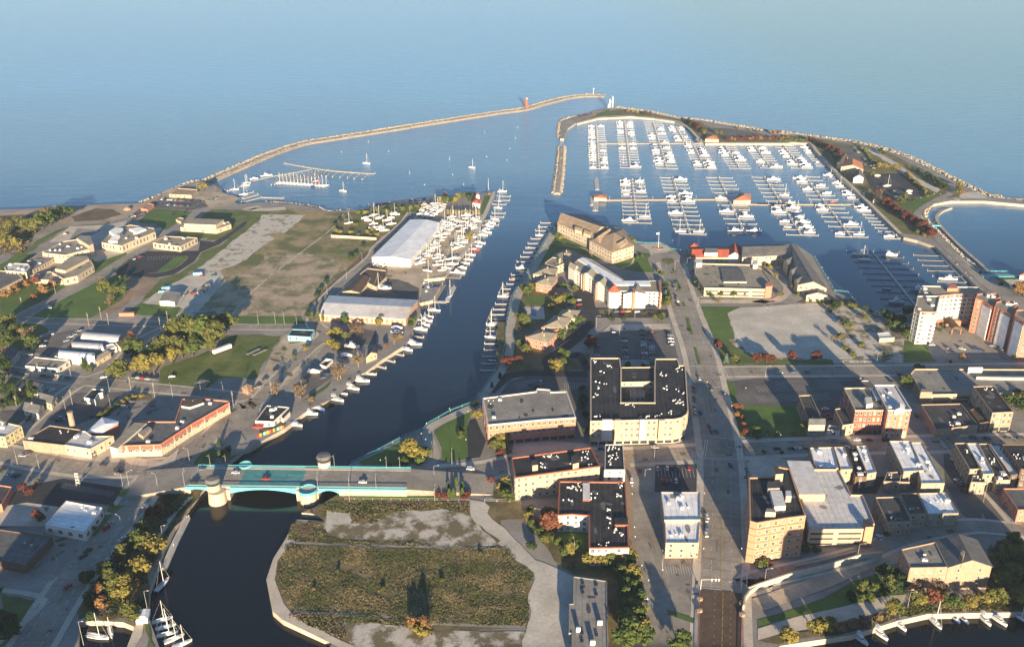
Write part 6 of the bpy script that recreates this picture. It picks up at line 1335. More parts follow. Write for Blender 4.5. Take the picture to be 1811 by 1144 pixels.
# membrane seams, ponding stains, drains and duct runs on the flat roofs
def roof_detail(lb,base=L):
    root,lp,h=BL[lb]; ro=[c_ for c_ in root.children if c_.name.startswith('roof') and not c_.name.startswith('roof_')]
    if not ro: return
    par=ro[0]; z=min(v.co.z for v in par.data.vertices)+.006; rnd=random.Random(len(lb)*7); n=len(lp)
    e=max(range(n),key=lambda i:(lp[(i+1)%n]-lp[i]).length); d=(lp[(e+1)%n]-lp[e]).normalized(); nn=Vector((-d.y,d.x,0)); inn=inset(lp,.7)
    def inside(p):
        r=False
        for i in range(n):
            a,b=inn[i],inn[i-1]
            if (a.y>p.y)!=(b.y>p.y) and p.x<(b.x-a.x)*(p.y-a.y)/(b.y-a.y)+a.x: r=not r
        return r
    R0=max(p.length for p in lp); sm=MB(); st=MB()
    for k in range(-int(R0/3),int(R0/3)):
        t=-R0; o=nn*k*3.0; run=None
        while t<R0:
            p=o+d*t; q=o+d*(t+1)
            if inside(p) and inside(q): sm.add([Vector((v.x,v.y,z)) for v in (p-nn*.05,q-nn*.05,q+nn*.05,p+nn*.05)],[(0,1,2,3)])
            t+=1
    area=R0*R0
    for k in range(int(min(26,4+area/60))):
        c_=Vector((rnd.uniform(-R0,R0),rnd.uniform(-R0,R0),0)); s=rnd.uniform(.8,3.2); ax=rnd.uniform(.5,1.5); vs=[c_+Vector((s*rnd.uniform(.6,1.1)*math.cos(6.283*j/10)*ax,s*rnd.uniform(.6,1.1)*math.sin(6.283*j/10)/ax,0)) for j in range(10)]
        if all(inside(v) for v in vs): st.add([Vector((v.x,v.y,z+.004+.0008*k)) for v in vs],[tuple(range(10))])
    dark=par.data.materials[0].name in('roof_black','roof_dark')
    if sm.f: sm.build('seams','roof_dark' if not dark else 'roof_slate',par)
    if st.f: st.build('stains','roof_grey' if par.data.materials[0].name in('roof_white','roof_light') else ('roof_slate' if dark else 'roof_dark'),par)
for lb in list(BL):
    if BL[lb][1] and any(c_.name.split('.')[0]=='roof' for c_ in BL[lb][0].children) and max(p.length for p in BL[lb][1])>7 and 'roof' in lb or 'building' in lb or 'garage' in lb:
        rr=[c_ for c_ in BL[lb][0].children if c_.name.split('.')[0]=='roof']
        if rr and len({round(v.co.z,2) for v in rr[0].data.vertices})==1: roof_detail(lb)
# ================================================================ DOCKS AND BERTHED BOATS
def pier(a,w_,label,lamps_=True):
    p,q=GP(a,1.0); r=empty('pier',(p.x,p.y,0),label,'pier'); o=Vector((p.x,p.y,0)); b=MB(); seg(b,p-o,q-o,w_,.55,1.05); b.build('deck','concrete',r)
    b=MB(); seg(b,p-o+Vector((0,-w_/2-.12,0)),q-o+Vector((0,-w_/2-.12,0)),.2,-.4,1.1); b.build('fender','wood',r)
    b=MB(); n=int((q-p).length/22)
    for i in range(n): c=(q-p)*((i+.5)/n); b.bar((c.x,c.y,1),(c.x,c.y,5),.1,n=5)
    b.build('lamp_posts','mast',r)
pier("D3 172,368 1010,365",4,'long upper connecting pier of the big marina')
pier("D3 170,806 1672,840".replace('1672,840','1180,800'),4,'long lower connecting pier of the big marina, left stretch')
pier("D3 1215,836 1672,842",4,'long lower connecting pier of the big marina, middle stretch')
pier("A4 0,232 715,232",4,'long lower connecting pier of the big marina, right stretch')
DK=[("D3 150,228 172,565",20,11,11,"m.mmsmmmsmmmmsmmm.smm","m...........s..smm.m",'first upper dock'),
 ("D3 370,200 414,558",20,11,12,"mmm.sm......m.....s.","mms..msm..s.m.....mM",'second upper dock'),
 ("D3 592,203 700,562",19,12,13,"......mm..m.ms.mMm..","...m.s...m.m.smsm...",'third upper dock'),
 ("D3 770,240 838,352",8,11,9,"mmsm.m.m","mm.m.r..",'short fourth upper dock'),
 ("D3 898,365 1002,565",11,12,13,"smmsm...mm.M","..smmm..Mmms",'fifth upper dock'),
 ("D3 1140,368 1268,562",11,12,13,"..mmMm...r..","....m.mM....",'sixth upper dock'),
 ("D3 1368,365 1510,560",11,12,13,"..mm....m.m.","..m.m.....M.",'seventh upper dock'),
 ("D4 8,300 155,480",10,12,13,"...mmm.mM...","......mmMm..",'eighth upper dock'),
 ("D3 428,650 470,985",12,13,14,"mm.sr......M","m.ms......s.",'first lower dock'),
 ("D3 745,635 882,1072",14,14,15,".....mm..M...smm","M...MmM......sMm",'second lower dock'),
 ("D3 1105,635 1310,1072",13,14,16,".....m..M...M...","........rM..M...",'third lower dock'),
 ("A4 45,52 295,440",13,14,16,".......mM.mr..mm","Mr..s.mMmmMMm.Mm",'fourth lower dock'),
 ("A4 322,48 628,452",14,14,16,"Mm.m...mm....m.r","..m.m.R....M.sMM",'fifth lower dock')]
for a,n,lw,rw,l,rr,nm in DK:
    dock(a,None,n,lw,rw,l,rr,f'pale finger dock, the {nm} of the marina',nm)
dock("D4 205,325 325,465",None,11,10,0,"M.mm..r..m..","",'pale finger dock under the upper park promenade','upper promenade dock')
dock("A4 512,30 690,200",None,9,12,0,"Mm.ms.mMs","",'pale finger dock by the clubhouse, left of the promenade','clubhouse dock')
dock("A4 738,245 955,465",None,10,13,0,"MM.......m","",'pale finger dock below the right end of the pier','right shore dock')
dock("A4 775,555 1070,920",None,9,24,24,"Ms....r.m.","M.....M...",'dark wooden dock with wide fingers in the south basin','south basin dock',w_=2,fm='wood_dark',fw=.8)
dock("A4 1232,580 1410,760",None,5,24,0,"....M","",'short dock along the causeway behind the towers','causeway dock',fm='wood',fw=.8)
def simple_dock(lines,label,w_=2.2,m_='dock'):
    p=GP(lines[0][0],.7)[0]; r=empty('dock',(p.x,p.y,0),label,'dock'); o=Vector((p.x,p.y,0)); b=MB(); pl=MB()
    for s,wd in lines:
        g=GP(s,.7)
        for i in range(len(g)-1): seg(b,g[i]-o,g[i+1]-o,wd,.3,.72+.01*len(b.v)/400); 
        for v in g: post(pl,v-o,-.5,2.2)
    b.build('walkway',m_,r); pl.build('piles','mast',r)
simple_dock([("C1 1205,285 1275,268",4),("C1 1262,272 1170,460 1100,625",3.6)],'long pale pontoon along the lower left river bank',4)
p=GP("C1 968,955",L)[0]; r=empty('boathouse',p,'little white domed harbour hut at the lower left quay','hut',rz=R(10)); bb=MB(); bb.box(-2.6,2.6,-3.2,3.2,0,2.6); bb.build('wall','wall_white',r); bb=MB(); bb.box(-2.9,2.9,-3.5,3.5,2.6,3.8,tx=.5,ty=.75); bb.build('roof','roof_white',r)
p,q=GP("B2 60,775 240,712",L); r=empty('mural_fence',p,'brightly painted mural fence along the quay edge by the restaurant','fence'); dd=q-p; nn=dd.normalized(); kk=14
for i in range(kk):
    bb=MB(); s_=dd*(i/kk); t_=dd*((i+.96)/kk); w_=Vector((-nn.y,nn.x,0))*.12
    bb.add([s_-w_,t_-w_,t_+w_,s_+w_]+[v+Vector((0,0,2.2)) for v in (s_-w_,t_-w_,t_+w_,s_+w_)],[(3,2,1,0),(4,5,6,7),(0,1,5,4),(1,2,6,5),(2,3,7,6),(3,0,4,7)]); bb.build('panel',['car_red','car_yellow','car_green','wall_blue','roof_orange','car_yellow','brick_red'][i%7],r)
simple_dock([("D3 153,640 160,728",5)],'small detached fuel dock left of the marina',5)
simple_dock([("D3 150,808 118,850",5),("D3 152,800 145,893",6),("D3 118,780 120,850",4)],'dock cluster round the left dock office')
simple_dock([("D1 750,405 900,432 1100,462 1280,478 1478,490",5)]+[("D1 %d,%d %d,%d"%(a,b,a-45,b+38),1.2) for a,b in((1040,462),(1090,468),(1130,474),(1180,478),(1240,483),(1300,488),(1355,495),(1420,500))],'white finger dock, outer arm of the left harbour')
simple_dock([("D1 285,632 400,590 480,550 650,510 800,485 960,455",4)]+[("D1 %d,%d %d,%d"%(a,b,a-60,b+62),1.2) for a,b in [(700+i*27,520-i*4) for i in range(14)]],'long thin dock with a row of sailboats, left harbour')
simple_dock([("D1 410,692 530,658",5),("D1 320,678 495,637",3)],'pair of parallel floats at the boat ramp'); simple_dock([("D1 400,722 560,680 742,687",4)],'bent pale float nearest the grassy shore')
simple_dock([("A2 810,240 950,222 1100,205 1340,172",4)],'dark weathered breakwater dock behind the boatyard',5,'wood_dark')
simple_dock([("A2 1165,708 1320,722 1430,725",6)],'wooden cross pier at the near end of the travel lift slip',4,'wood'); simple_dock([("A2 1305,775 1235,885",7)],'tan wooden pier slanting beside the dark boatyard ramp',4,'wood'); simple_dock([("A2 1150,885 1335,890 1385,790",4)],'narrow bent dock reaching into the river',3)
simple_dock([("B2 1095,75 930,225 780,345 690,400 560,490 400,600 230,700",3)],'long quay dock along the left river bank',3,'dock')
for q,lb in (("B2 1090,90 1180,100",'short finger dock below the small yacht'),("B2 985,208 1045,222",'short finger dock at the tavern'),("B2 920,248 985,266",'short finger dock just below the tavern'),("B2 860,290 925,308",'short finger dock with angled end'),("B2 800,345 860,350",'short finger dock beside the bare willow')): simple_dock([(q,2)],lb)
simple_dock([("B2 365,590 215,690",4)],'yellow-tan wooden terrace deck beside the riverside restaurant',4,'roof_orange')
its_=[]
rb=[(A,B) for A,B in (("370,358","290,358"),("352,385","275,385"),("340,412","255,410"),("325,465","225,465"),("310,495","205,497"),("290,525","190,528"),("270,555","175,557"),("245,588","155,586"),("235,620","130,620"),("215,652","120,652"),("190,710","92,708"),("165,740","80,740"),("145,770","62,770"),("125,803","30,803"),("110,833","10,832"),("90,905","-15,905"),("78,940","-30,940"),("70,975","-40,975"),("60,1008","-55,1008"))]
rb=["A3 "+a+" "+b for a,b in rb]+["B2 1690,10 1605,10","B2 1680,55 1600,57","B2 1680,142 1590,142","B2 1678,185 1587,185","B2 1675,230 1578,228","B2 1672,277 1572,277","B2 1665,322 1565,322"]
for i,q in enumerate(rb): simple_dock([(q,1.4)],f'{ORD(i+1)} narrow finger dock from the lake end of the right river bank',1.4)
for i,x in enumerate((1735,1730,1705,1700,1690,1660,1655)): simple_dock([("A2 %d,%d %d,%d"%(x-60,[178,205,232,292,318,345,372][i],x+30,[180,207,234,294,320,347,374][i]),1.4)],f'{ORD(i+1)} narrow finger dock from the lake end of the left bank',1.4)
boats("D1 430,590,s 340,622,s 415,660,s 600,508,M 500,535,m 260,628,r 440,570,s",R(20),'along the thin dock by the beach','boats along the harbour dock')
boats(" ".join("D1 %d,%d,%s"%(705+i*29,565+i*2,k) for i,k in enumerate("ssssssssssSsss")),R(48),'in the crowded left harbour row','sailboats in the left harbour row',jit=.06,sc=.95)
boats("D1 1410,410,s 1220,632,s D2 505,690,s",R(-20),'moored alone in open harbour','sailboats moored alone')
boats("D1 1005,560,R",R(48),'with dark red cover in the harbour row','x')
boats("E2 1735,175,s 1590,180,S,100 1700,285,S 1690,350,s 1650,470,s 1600,500,m 1610,520,m 1585,545,m 1560,580,m 1550,610,M 1530,640,m 1490,720,S 1470,760,s 1440,800,R 1400,850,s 1375,900,s 1340,940,s 1310,990,m 1260,1040,M",R(-8),'along the left bank below the clubhouse','boats along the left river bank')
boats("A2 1205,790,s 1215,815,m 1205,842,m 1170,770,c 1355,862,S,70 1250,950,s 1210,992,s 1190,1022,m 1185,1050,s 1160,1080,s",R(-15),'at the dark ramp by the striped building','boats by the striped building')
boats("B2 1180,18,m 1165,50,m 1105,148,M 1070,188,m 825,348,r 750,395,M 685,443,M,-25 635,482,r 582,520,M,-25 470,588,b 415,620,m 315,695,m",R(-18),'on the left quay near the bridge','boats on the lower left quay')
boats("A3 285,445,s 212,527,r 160,668,m 115,738,R 42,858,s A2 1720,855,s 1645,1045,s B2 1640,20,s 1635,102,s 1640,262,r",R(175),'at the right bank finger docks','boats at the right bank finger docks')
boats("C4 685,1090,m,-60 812,1050,m,-62 955,1000,m,-66 1190,975,s,-75 1330,955,r,-68 1390,962,r,-70 1520,955,m,-75 1620,965,m,-62 1765,950,b,-65 470,1098,r,-5 410,1105,r,-5",0,'moored at the lower right bank','boats at the lower right bank',sc=.95)
boats("C1 660,1075,S,-12 748,1050,s,-60 1098,725,S,75 1095,965,s,25 1118,1012,s,22 1130,1058,s,20 1175,1090,s,35 1230,1125,s,35",0,'moored in the lower left corner','boats in the lower left corner',sc=.85)
# boats ashore
yard("E2 890,320 1110,325 1095,400 1000,460 860,460 850,420",30,"mcmccs",R(35),'packed behind the white warehouse','boats stored behind the white warehouse',mind=4)
yard("E2 790,960 950,830 1060,640 1120,500 1230,540 1100,700 960,860 880,960",30,"smmsmcs",R(20),'in the row beside the white warehouse','boats stored beside the white warehouse',mind=4)
yard("E2 1180,440 1500,440 1470,560 1400,700 1240,820 1180,760 1290,620",30,"sssmms",R(15),'ashore on the quay side yard','boats stored by the quay',mind=4.2)
yard("E2 900,990 1080,850 1240,850 1180,1000 1140,1050 920,1040",9,"ssSS",R(5),'ashore above the cross pier','boats stored above the cross pier',mind=5)
yard("E2 90,480 200,430 600,420 620,520 480,620 280,560 100,530",15,"smccms",R(20),'in the weedy left boatyard','boats stored in the left boatyard',mind=5.5)
yard("E2 350,930 530,940 520,985 360,975",4,"cmc",R(80),'against the white warehouse front','boats before the warehouse front',mind=3.4,sc=.8)
yard("A2 700,800 950,790 940,830 780,840",3,"scm",R(10),'on the dark yard by the brown office','boats on the dark yard',mind=5)
boats("B2 660,240,c 700,180,m 1000,55,c 1000,85,m 440,350,c",R(-10),'ashore on lots by the river','boats ashore by the river',land=True)
boats("D4 770,620,s 930,660,c 700,548,c",R(10),'on a trailer in the park lot','boats in the marina park lot',land=True)
# small buoys
for i,q in enumerate(("D2 20,735","D2 135,825","D2 440,820","D2 355,745","D2 330,625","D2 620,605","D2 777,633","D2 800,543","D2 842,465","D2 604,415","D2 860,378","D1 1207,316","D1 1425,235","D1 1590,310")):
    p=GP(q,.1)[0]; r=empty('mooring_buoy',p,None,'buoy'); b=MB(); b.lathe([(.2,-.3),(.5,.1),(.5,.4),(.2,.7)],8); b.build('float','boat_white',r); b=MB(); b.bar((0,0,.8),(0,0,1.6 if i%4 else 4),.1,n=5); b.build('mast','boat_white',r)
    its_.append((r,'small white mooring buoy'))
label_row(its_,'in the open harbour','mooring buoys')
# pier lights
p=GP("D2 930,222",2.2)[0]; r=empty('lighthouse',p,'slim red light tower standing on the long stone breakwater','lighthouse'); b=MB(); b.lathe([(4,0),(3.6,.8),(3.0,1.5),(2.5,13),(3.0,13.1),(3.0,13.8)],10); b.build('tower','brick_red',r); b=MB(); b.lathe([(1.5,13.8),(1.5,16)],8); b.build('lantern','frame',r); b=MB(); b.lathe([(1.9,16),(.2,17.4)],8); b.build('roof','brick_red',r)
p=GP("D2 1450,118",2.2)[0]; r=empty('beacon',p,'thin white beacon mast at the end of the long breakwater','beacon'); b=MB(); b.bar((0,0,0),(0,0,9),.5,.3,6); b.build('pole','boat_white',r); b=MB(); b.box(-.8,.8,-.8,.8,9,10.4); b.build('lamp_head','boat_white',r)
p=GP("D3 268,90",L)[0]; r=empty('beacon_tower',p,'white twin-legged beacon tower with stair at the marina point','beacon tower'); b=MB(); b.box(-3.2,-1.4,-1,1,0,14); b.box(1.2,3,-1,1,0,16); b.box(-3.2,3,-1.1,1.1,9,10.2); b.box(1.6,2.6,-.5,.5,16,19); b.build('tower','wall_white',r); b=MB(); b.box(-6,-3.3,-1.5,1.5,0,6,tx=.5); b.build('stair','wall_white',r)
# flagpole, fountain ring
p=GP("A3 1083,530",L)[0]; r=empty('flagpole',p,'tall white flagpole with flag on the round marina plaza','flagpole'); b=MB(); b.bar((0,0,0),(0,0,17),.22,.1,6); b.build('pole','boat_white',r); b=MB(); b.box(-2.6,-.1,-.05,.05,14,15.6); b.build('flag','canvas_white',r); b=MB(); b.lathe([(5,0),(5,.7),(4.4,.7),(4.4,.3)],14); b.build('planter','brick_tan',r)
# marina basin details: sculpture sign and billboard
p=GP("C1 530,55",L)[0]; r=empty('sign_tower',p,'white trellis sign tower in the planted strip of the left avenue','sign'); b=MB()
for x in(-1,1):
    for y in(-.6,.6): b.bar((x,y,0),(x*.6,y*.6,8),.14,n=4)
for z in(2,4,6,8): b.box(-1,1,-.08,.08,z-.5,z+.3)
b.build('frame','frame',r)
# ================================================================ TREES AND SHRUBS
trees("A1 60,420,12o 130,400,13o 190,420,15o 240,430,17o 290,400,18g 340,380,17g 380,350,15g 300,330,14b 350,320,13b 430,325,13g 465,320,11g 30,470,9o 80,500,9o 120,515,9Y 20,510,8Y",'in the grove by the far left beach','trees in the beach grove')
trees("A1 50,870,9O 120,835,10O 190,800,9O 240,780,8r 290,845,11O 360,805,9O 235,885,7r 25,800,6W",'along the left school lawn','orange trees by the school')
trees("A1 700,830,12o 745,845,11t 800,860,10o 840,850,10g 740,920,9b 810,770,8t 850,745,6d 690,775,8b",'in the clump on the corner lawn','trees on the corner lawn')
trees("A1 1370,150,11y 1345,140,8g 1460,150,7b 1240,300,4c 1160,310,4c",'by the foot of the long breakwater','trees by the breakwater foot')
trees("B1 900,240,16g 820,370,14o 790,390,12o 960,350,16y 1040,350,16y 1010,290,15g 1100,250,17o 1130,220,18o 1200,150,21o 1260,140,23g 1320,150,23o 1380,150,23g 1430,160,21o 1230,240,17o 1300,230,16g 1440,90,17o 1500,70,17g 1540,60,15o 1170,270,13y 1420,200,14o",'in the big clump on the green lot','trees on the green lot')
trees("B1 30,60,14g 80,70,15o 130,110,14g 190,150,15b 215,190,13g 20,130,15d 60,170,12g 20,330,14d 60,360,12d 10,420,10d 10,500,11d 40,250,12b 210,480,11c 105,510,11c 120,545,9c 220,520,8g 640,280,8c 570,310,9c 600,330,5G 890,110,7r 880,190,5R 850,210,4R 10,600,9d",'among the far left houses','trees among the left houses')
trees("B1 680,640,4V 740,600,4V 800,570,4B 860,530,4V 900,510,3Y 960,505,3Y 830,550,4N 720,625,4V 1480,830,6c 1500,900,5G 1540,870,4B",'along the left town lots','shrubs along the left lots')
trees("A2 430,1020,8t 470,1020,9t 500,1030,8t 400,1000,6d 650,1040,8g 640,1020,7o 880,1055,7y 890,1030,7o 700,1100,7b 760,1110,8b 560,1140,9y 600,1130,9y 650,1144,7o 390,1120,3Y 1110,1030,5G 1090,1050,4B 500,1010,5B",'around the striped boat building','trees around the striped building')
trees("B2 560,180,9y 590,200,8y 700,90,8b 740,70,8b 390,200,5y 620,380,12x 600,390,10x 740,300,10x 350,510,11x 190,500,10x 920,180,5r 980,150,8x 1020,110,5N 420,530,3N 300,240,3V",'along the left river lots','trees along the left river lots')
trees("A2 740,300,5V 790,300,5Y 860,280,5V 930,290,5V 990,270,4V 1040,275,5V 1090,270,6V 1130,260,5V 800,430,4Y 620,430,4Y 690,430,4Y 590,420,4Y 740,445,3V 820,445,3V 870,450,4Y 720,380,4V 830,410,4Y 660,350,4V 690,600,4B 720,580,4B 580,380,4B 610,350,4B 480,820,4B 520,770,4B 460,860,4B 770,520,4B",'in the weedy left boatyard','bushes in the weedy yard')
trees(" ".join("E2 %d,%d,7T"%(1155+i*30,430+(i%2)*6) for i in range(12)),'in the pale willow row','pale willow row')
trees("E2 1110,310,10g 1070,300,9y 1140,300,8y 1190,300,9d 1240,300,8y 1270,260,8y 1330,250,8g 1380,290,10d 1420,240,7d 1390,240,7d 1130,220,5r 1600,220,5O 1390,690,9y 1360,700,7y",'on the clubhouse point','trees on the clubhouse point')
# marina park
tree_line("D3 850,195 900,250",4,8,"dmdm",'on the bend behind the upper docks','trees on the park bend'); tree_line("D3 880,225 1000,310",10,10,"mmdmb",'in the maroon belt left of the pavilion','maroon belt left of the pavilion')
tree_line("D3 1160,345 1672,335",26,4.5,"RRRWN",'in the red hedge along the park shore','red hedge along the park shore',jit=1)
trees("D3 60,165,5m 30,170,5m 85,160,4m 130,150,4O 440,135,7y 400,130,6O 470,140,6y 540,150,7m 570,145,6m 520,148,5d 1540,305,8O 1515,300,6O 1085,300,7o 1120,305,7o 1420,290,5o 1350,270,4N 1260,260,4N 1580,290,4N",'along the marina point','trees along the marina point')
tree_line("D4 0,285 200,290",9,5,"GVRV",'on the shore left of the maroon belt','shore bushes left of the belt',jit=1.5)
tree_line("D4 210,285 430,400",14,9,"dmdmm",'in the dark belt above the clubhouse','dark belt above the clubhouse')
tree_line("D4 380,400 440,450",4,8,'dd','left of the orange roofed clubhouse','trees left of the clubhouse')
tree_line("D4 700,480 880,495",8,7,"yOyy",'in the yellow row between the two car parks','yellow row between the car parks',jit=1)
trees("D4 660,540,7o 610,470,5o 560,320,5o 590,330,4V 640,350,4V 740,390,7d 720,370,7d 960,500,4B 1000,500,4B 930,470,3V",'around the upper park lot','trees around the upper lot')
tree_line("D4 600,350 700,480",9,4,"YVVY",'in the hedge beside the tan drive','hedge beside the tan drive',jit=1); tree_line("D4 900,520 1060,670",14,4.5,"YYVN",'in the yellow hedge right of the new lot','yellow hedge right of the lot',jit=1)
tree_line("D4 1040,530 1200,650",12,7,"dgd",'in the dark green belt by the rocks','dark green belt by the rocks')
trees("D4 1290,620,8y 1300,650,7o 1310,670,6O 1270,670,5o 640,670,7b 690,680,8m 730,670,7b 720,700,6b 860,730,8o 900,710,8o 880,740,6g 960,730,6d 1100,680,4V 1060,690,4V",'around the lower park lot','trees around the lower lot')
tree_line("D4 740,740 1110,990",30,9,"mmmbm",'in the maroon belt along the promenade','maroon belt along the promenade',jit=4)
trees("A4 1190,360,3G 1500,700,2B 1640,780,3B 1760,850,12O 1790,850,13r 1740,830,10g 1080,430,4V 1120,450,4N",'by the right causeway end','trees by the causeway end')
# the point
trees("A3 400,470,7g 430,480,6y 900,490,6g 920,500,5y 205,850,9g 230,820,8o 170,820,7o 165,1040,9g 190,1050,9o 140,1010,7o 420,920,10y 400,900,9y 440,900,9g 500,930,8o 480,890,8g 360,940,5Y 520,1060,9g 560,1040,8g 500,1100,7g 430,1130,8g 380,1144,7o 455,800,5G 420,790,4B 520,830,7o 770,1020,4B 850,1010,3B 1090,1030,8d 1060,1020,7o 1110,1010,6o 1130,880,9s 1120,920,7d 1150,900,6d 1090,700,5y 1110,720,5g 940,600,3G 970,590,3G 860,600,3V 680,540,3G 600,520,4G 640,560,3G 1340,780,7g 1325,700,4d 1360,820,5g 1400,850,6g 1500,860,6g 1590,860,6g 1660,855,6g 1440,870,5g",'around the waterfront homes','trees around the waterfront homes')
tree_line("A3 1130,780 1160,930",8,6,"dod",'in the strip left of the boulevard','trees left of the boulevard')
trees("A3 1490,910,4y 1195,690,2G 1205,770,2G 1235,810,2G 1300,1100,2G A4 120,740,6y 80,680,6y 60,660,5y 150,850,4V 235,810,7o 240,780,5o 265,850,4G 350,890,3G 400,890,3G 440,900,3B 520,950,8d 500,920,6d 480,960,4B 560,920,5V 620,930,5V 660,930,4V 720,960,6d 770,970,5d 730,1020,6o 700,1000,5b 590,1070,8g 640,1080,5y 560,1060,6b 850,1010,9d 900,1040,10d 880,1080,9d 930,1090,9g 980,1110,9g 1000,1144,8g 960,1050,9d 990,990,8d 1020,980,8d",'between boulevard garage and towers','trees between garage and towers')
trees("A4 1225,1090,3G 1250,1060,4G 1440,1080,4B 1480,1090,3B 1390,1060,3G 1210,1060,4O B4 1378,250,5O 1720,260,5d 1300,270,2B",'on the tower forecourt','trees on the tower forecourt')
trees("B3 1490,180,7m 1470,160,6m 1540,275,8s 1600,270,7o 1630,285,3B 1740,270,7m B4 20,260,7m 60,275,8m 95,270,6m 230,265,9m 395,260,8m 500,130,6b 560,110,5V 590,190,4V 700,160,4V 640,230,4V 880,225,3c 905,225,3c 860,220,3B 980,440,9g 1010,430,8o 1080,320,5G 1110,320,4G 1680,560,9g 1720,580,10g 1760,600,9d 1740,520,8g 1790,560,10o",'along the cross street','trees along the cross street')
trees("B3 380,330,10y 375,360,8y 200,210,8o 150,160,6g 210,140,6g 140,270,6m 90,280,6m 60,285,7m 640,170,9m 610,180,8m 620,130,6m 430,230,7g 470,240,7g 440,290,6g 420,110,7g 440,120,6g 20,370,4c 265,460,4d 590,290,5d 575,560,8d 560,600,7d 590,650,6d 570,480,6d 595,760,6d 880,300,4B 980,300,3B",'around the shaded parking lot','trees around the shaded lot')
trees("B2 1090,930,14y 1050,900,8y 1150,930,8y 1050,960,5G 1160,950,6G 1200,900,6G 950,980,3R 1530,580,6d 1545,660,8y 1430,790,6g 1440,740,5d 1640,840,4R 1690,830,9y 1660,860,8o 1640,440,5c 1690,380,5c 1735,300,8m 1730,820,8y B3 10,840,8y 40,860,6o 10,890,4R",'in the riverside park','trees in the riverside park')
trees("C2 1345,90,6C 1400,70,7C 1380,140,7C 1440,90,6C 1350,135,6C 1440,130,6C 1280,130,4R 1320,140,4R 1480,130,4R 1290,105,3R 1450,150,3R 1640,30,4R 1730,60,7y C3 10,90,6y 60,80,6g 50,150,7g 90,170,6g 30,110,5g 230,240,5g 660,130,4G",'by the field gate','trees by the field gate')
trees("C3 350,360,12r 400,350,10r 320,300,9O 370,290,8O 210,290,6y 240,340,6g 290,400,6g 320,450,6o 370,440,5g 410,470,6g 480,520,8y 520,500,7g 450,540,6g 620,600,8y 660,590,7O 700,600,7y 760,600,8o 800,590,8y 850,590,8O 890,580,8y 880,620,8g 850,680,9g 900,700,9y 920,690,8y 860,760,9g 920,780,9g 880,840,10g 940,860,9g 870,930,9g 930,930,10y 880,1010,11y 940,1010,11g 900,1090,12g 960,1080,11y 980,1130,11g 860,1140,11g 1230,1160,10g 830,650,7d 230,480,4B 500,600,3N",'in the overgrown bank left of the street','trees on the overgrown bank')
trees("C2 900,760,2V 1300,700,2V 600,640,2V 1560,520,2V 440,760,2N C2 1105,1010,6O 1180,1020,7O 1210,1035,6b 1150,1050,5Y 1190,1070,4Y 1120,1030,3Y C1 -30,900,13d 20,1050,12d 80,1080,10d",'at the near edge of the weedy field','trees at the near field edge')
trees("C1 985,390,8o 930,460,9g 990,510,12o 1060,540,12y 1020,450,9o 820,540,8o 860,500,5G 960,680,12y 930,650,9y 720,670,9g 740,690,7o 790,800,12o 860,800,12y 830,840,10y 760,820,9o 690,900,8O 660,780,6O 880,950,9o 900,980,7o 1010,250,5R 1050,240,5R 1090,220,5N 1120,200,4R 830,630,5G 600,850,5B 280,300,6m 250,280,6m 660,290,4x 650,370,4x 760,200,3x 320,230,3x 160,100,6m 210,120,5m 260,60,6b 590,700,6B 1090,480,7b 620,960,5B",'on the lower left river bank','trees on the lower left bank')
trees("C4 730,770,7g 780,790,7g 850,780,8d 880,770,9o 930,780,8d 960,740,8d 690,770,6o 840,680,8d 910,690,7d 640,820,4B 700,830,4G 750,830,4G 1090,780,8x 1210,790,8x 1250,800,6x 1060,860,8o 1110,870,7y 1170,860,9r 1150,850,6O 1250,870,7g 1330,880,8g 1380,860,7b 1420,880,7y 930,920,8o 900,910,7y 380,1050,8y 430,1060,9y 480,1050,8y 200,1100,7y 180,1110,6y 240,1100,5Y 560,1030,4N 640,1010,4N 720,990,4N 820,960,4N 1500,860,7y 1560,850,8o 1620,840,9o 1680,850,9b 1720,840,8y 1760,860,9y 1620,740,11o 1680,700,12o 1740,720,12o 1790,700,12o 1640,620,11o 1700,600,12o 1770,620,11o 1600,540,9b 1660,520,9o 1710,480,10o 1750,560,11y 1580,680,10o 1560,620,8y 330,490,5C 380,490,4C 310,500,4G 400,505,3G 40,590,5V 10,600,4V 860,390,3G",'on the lower right river bank','trees on the lower right bank')
trees("B4 0,790,4g 70,760,4y 120,770,4y 245,770,4y 325,740,8y 345,720,7g 160,890,3g 40,890,3g B3 1600,590,5r 1640,590,4r 1620,640,5O 1650,660,4r 1660,710,4r 1740,770,7g 1670,750,4R 1090,800,3y C4 70,590,3R",'along the downtown pavement','trees along downtown pavements')
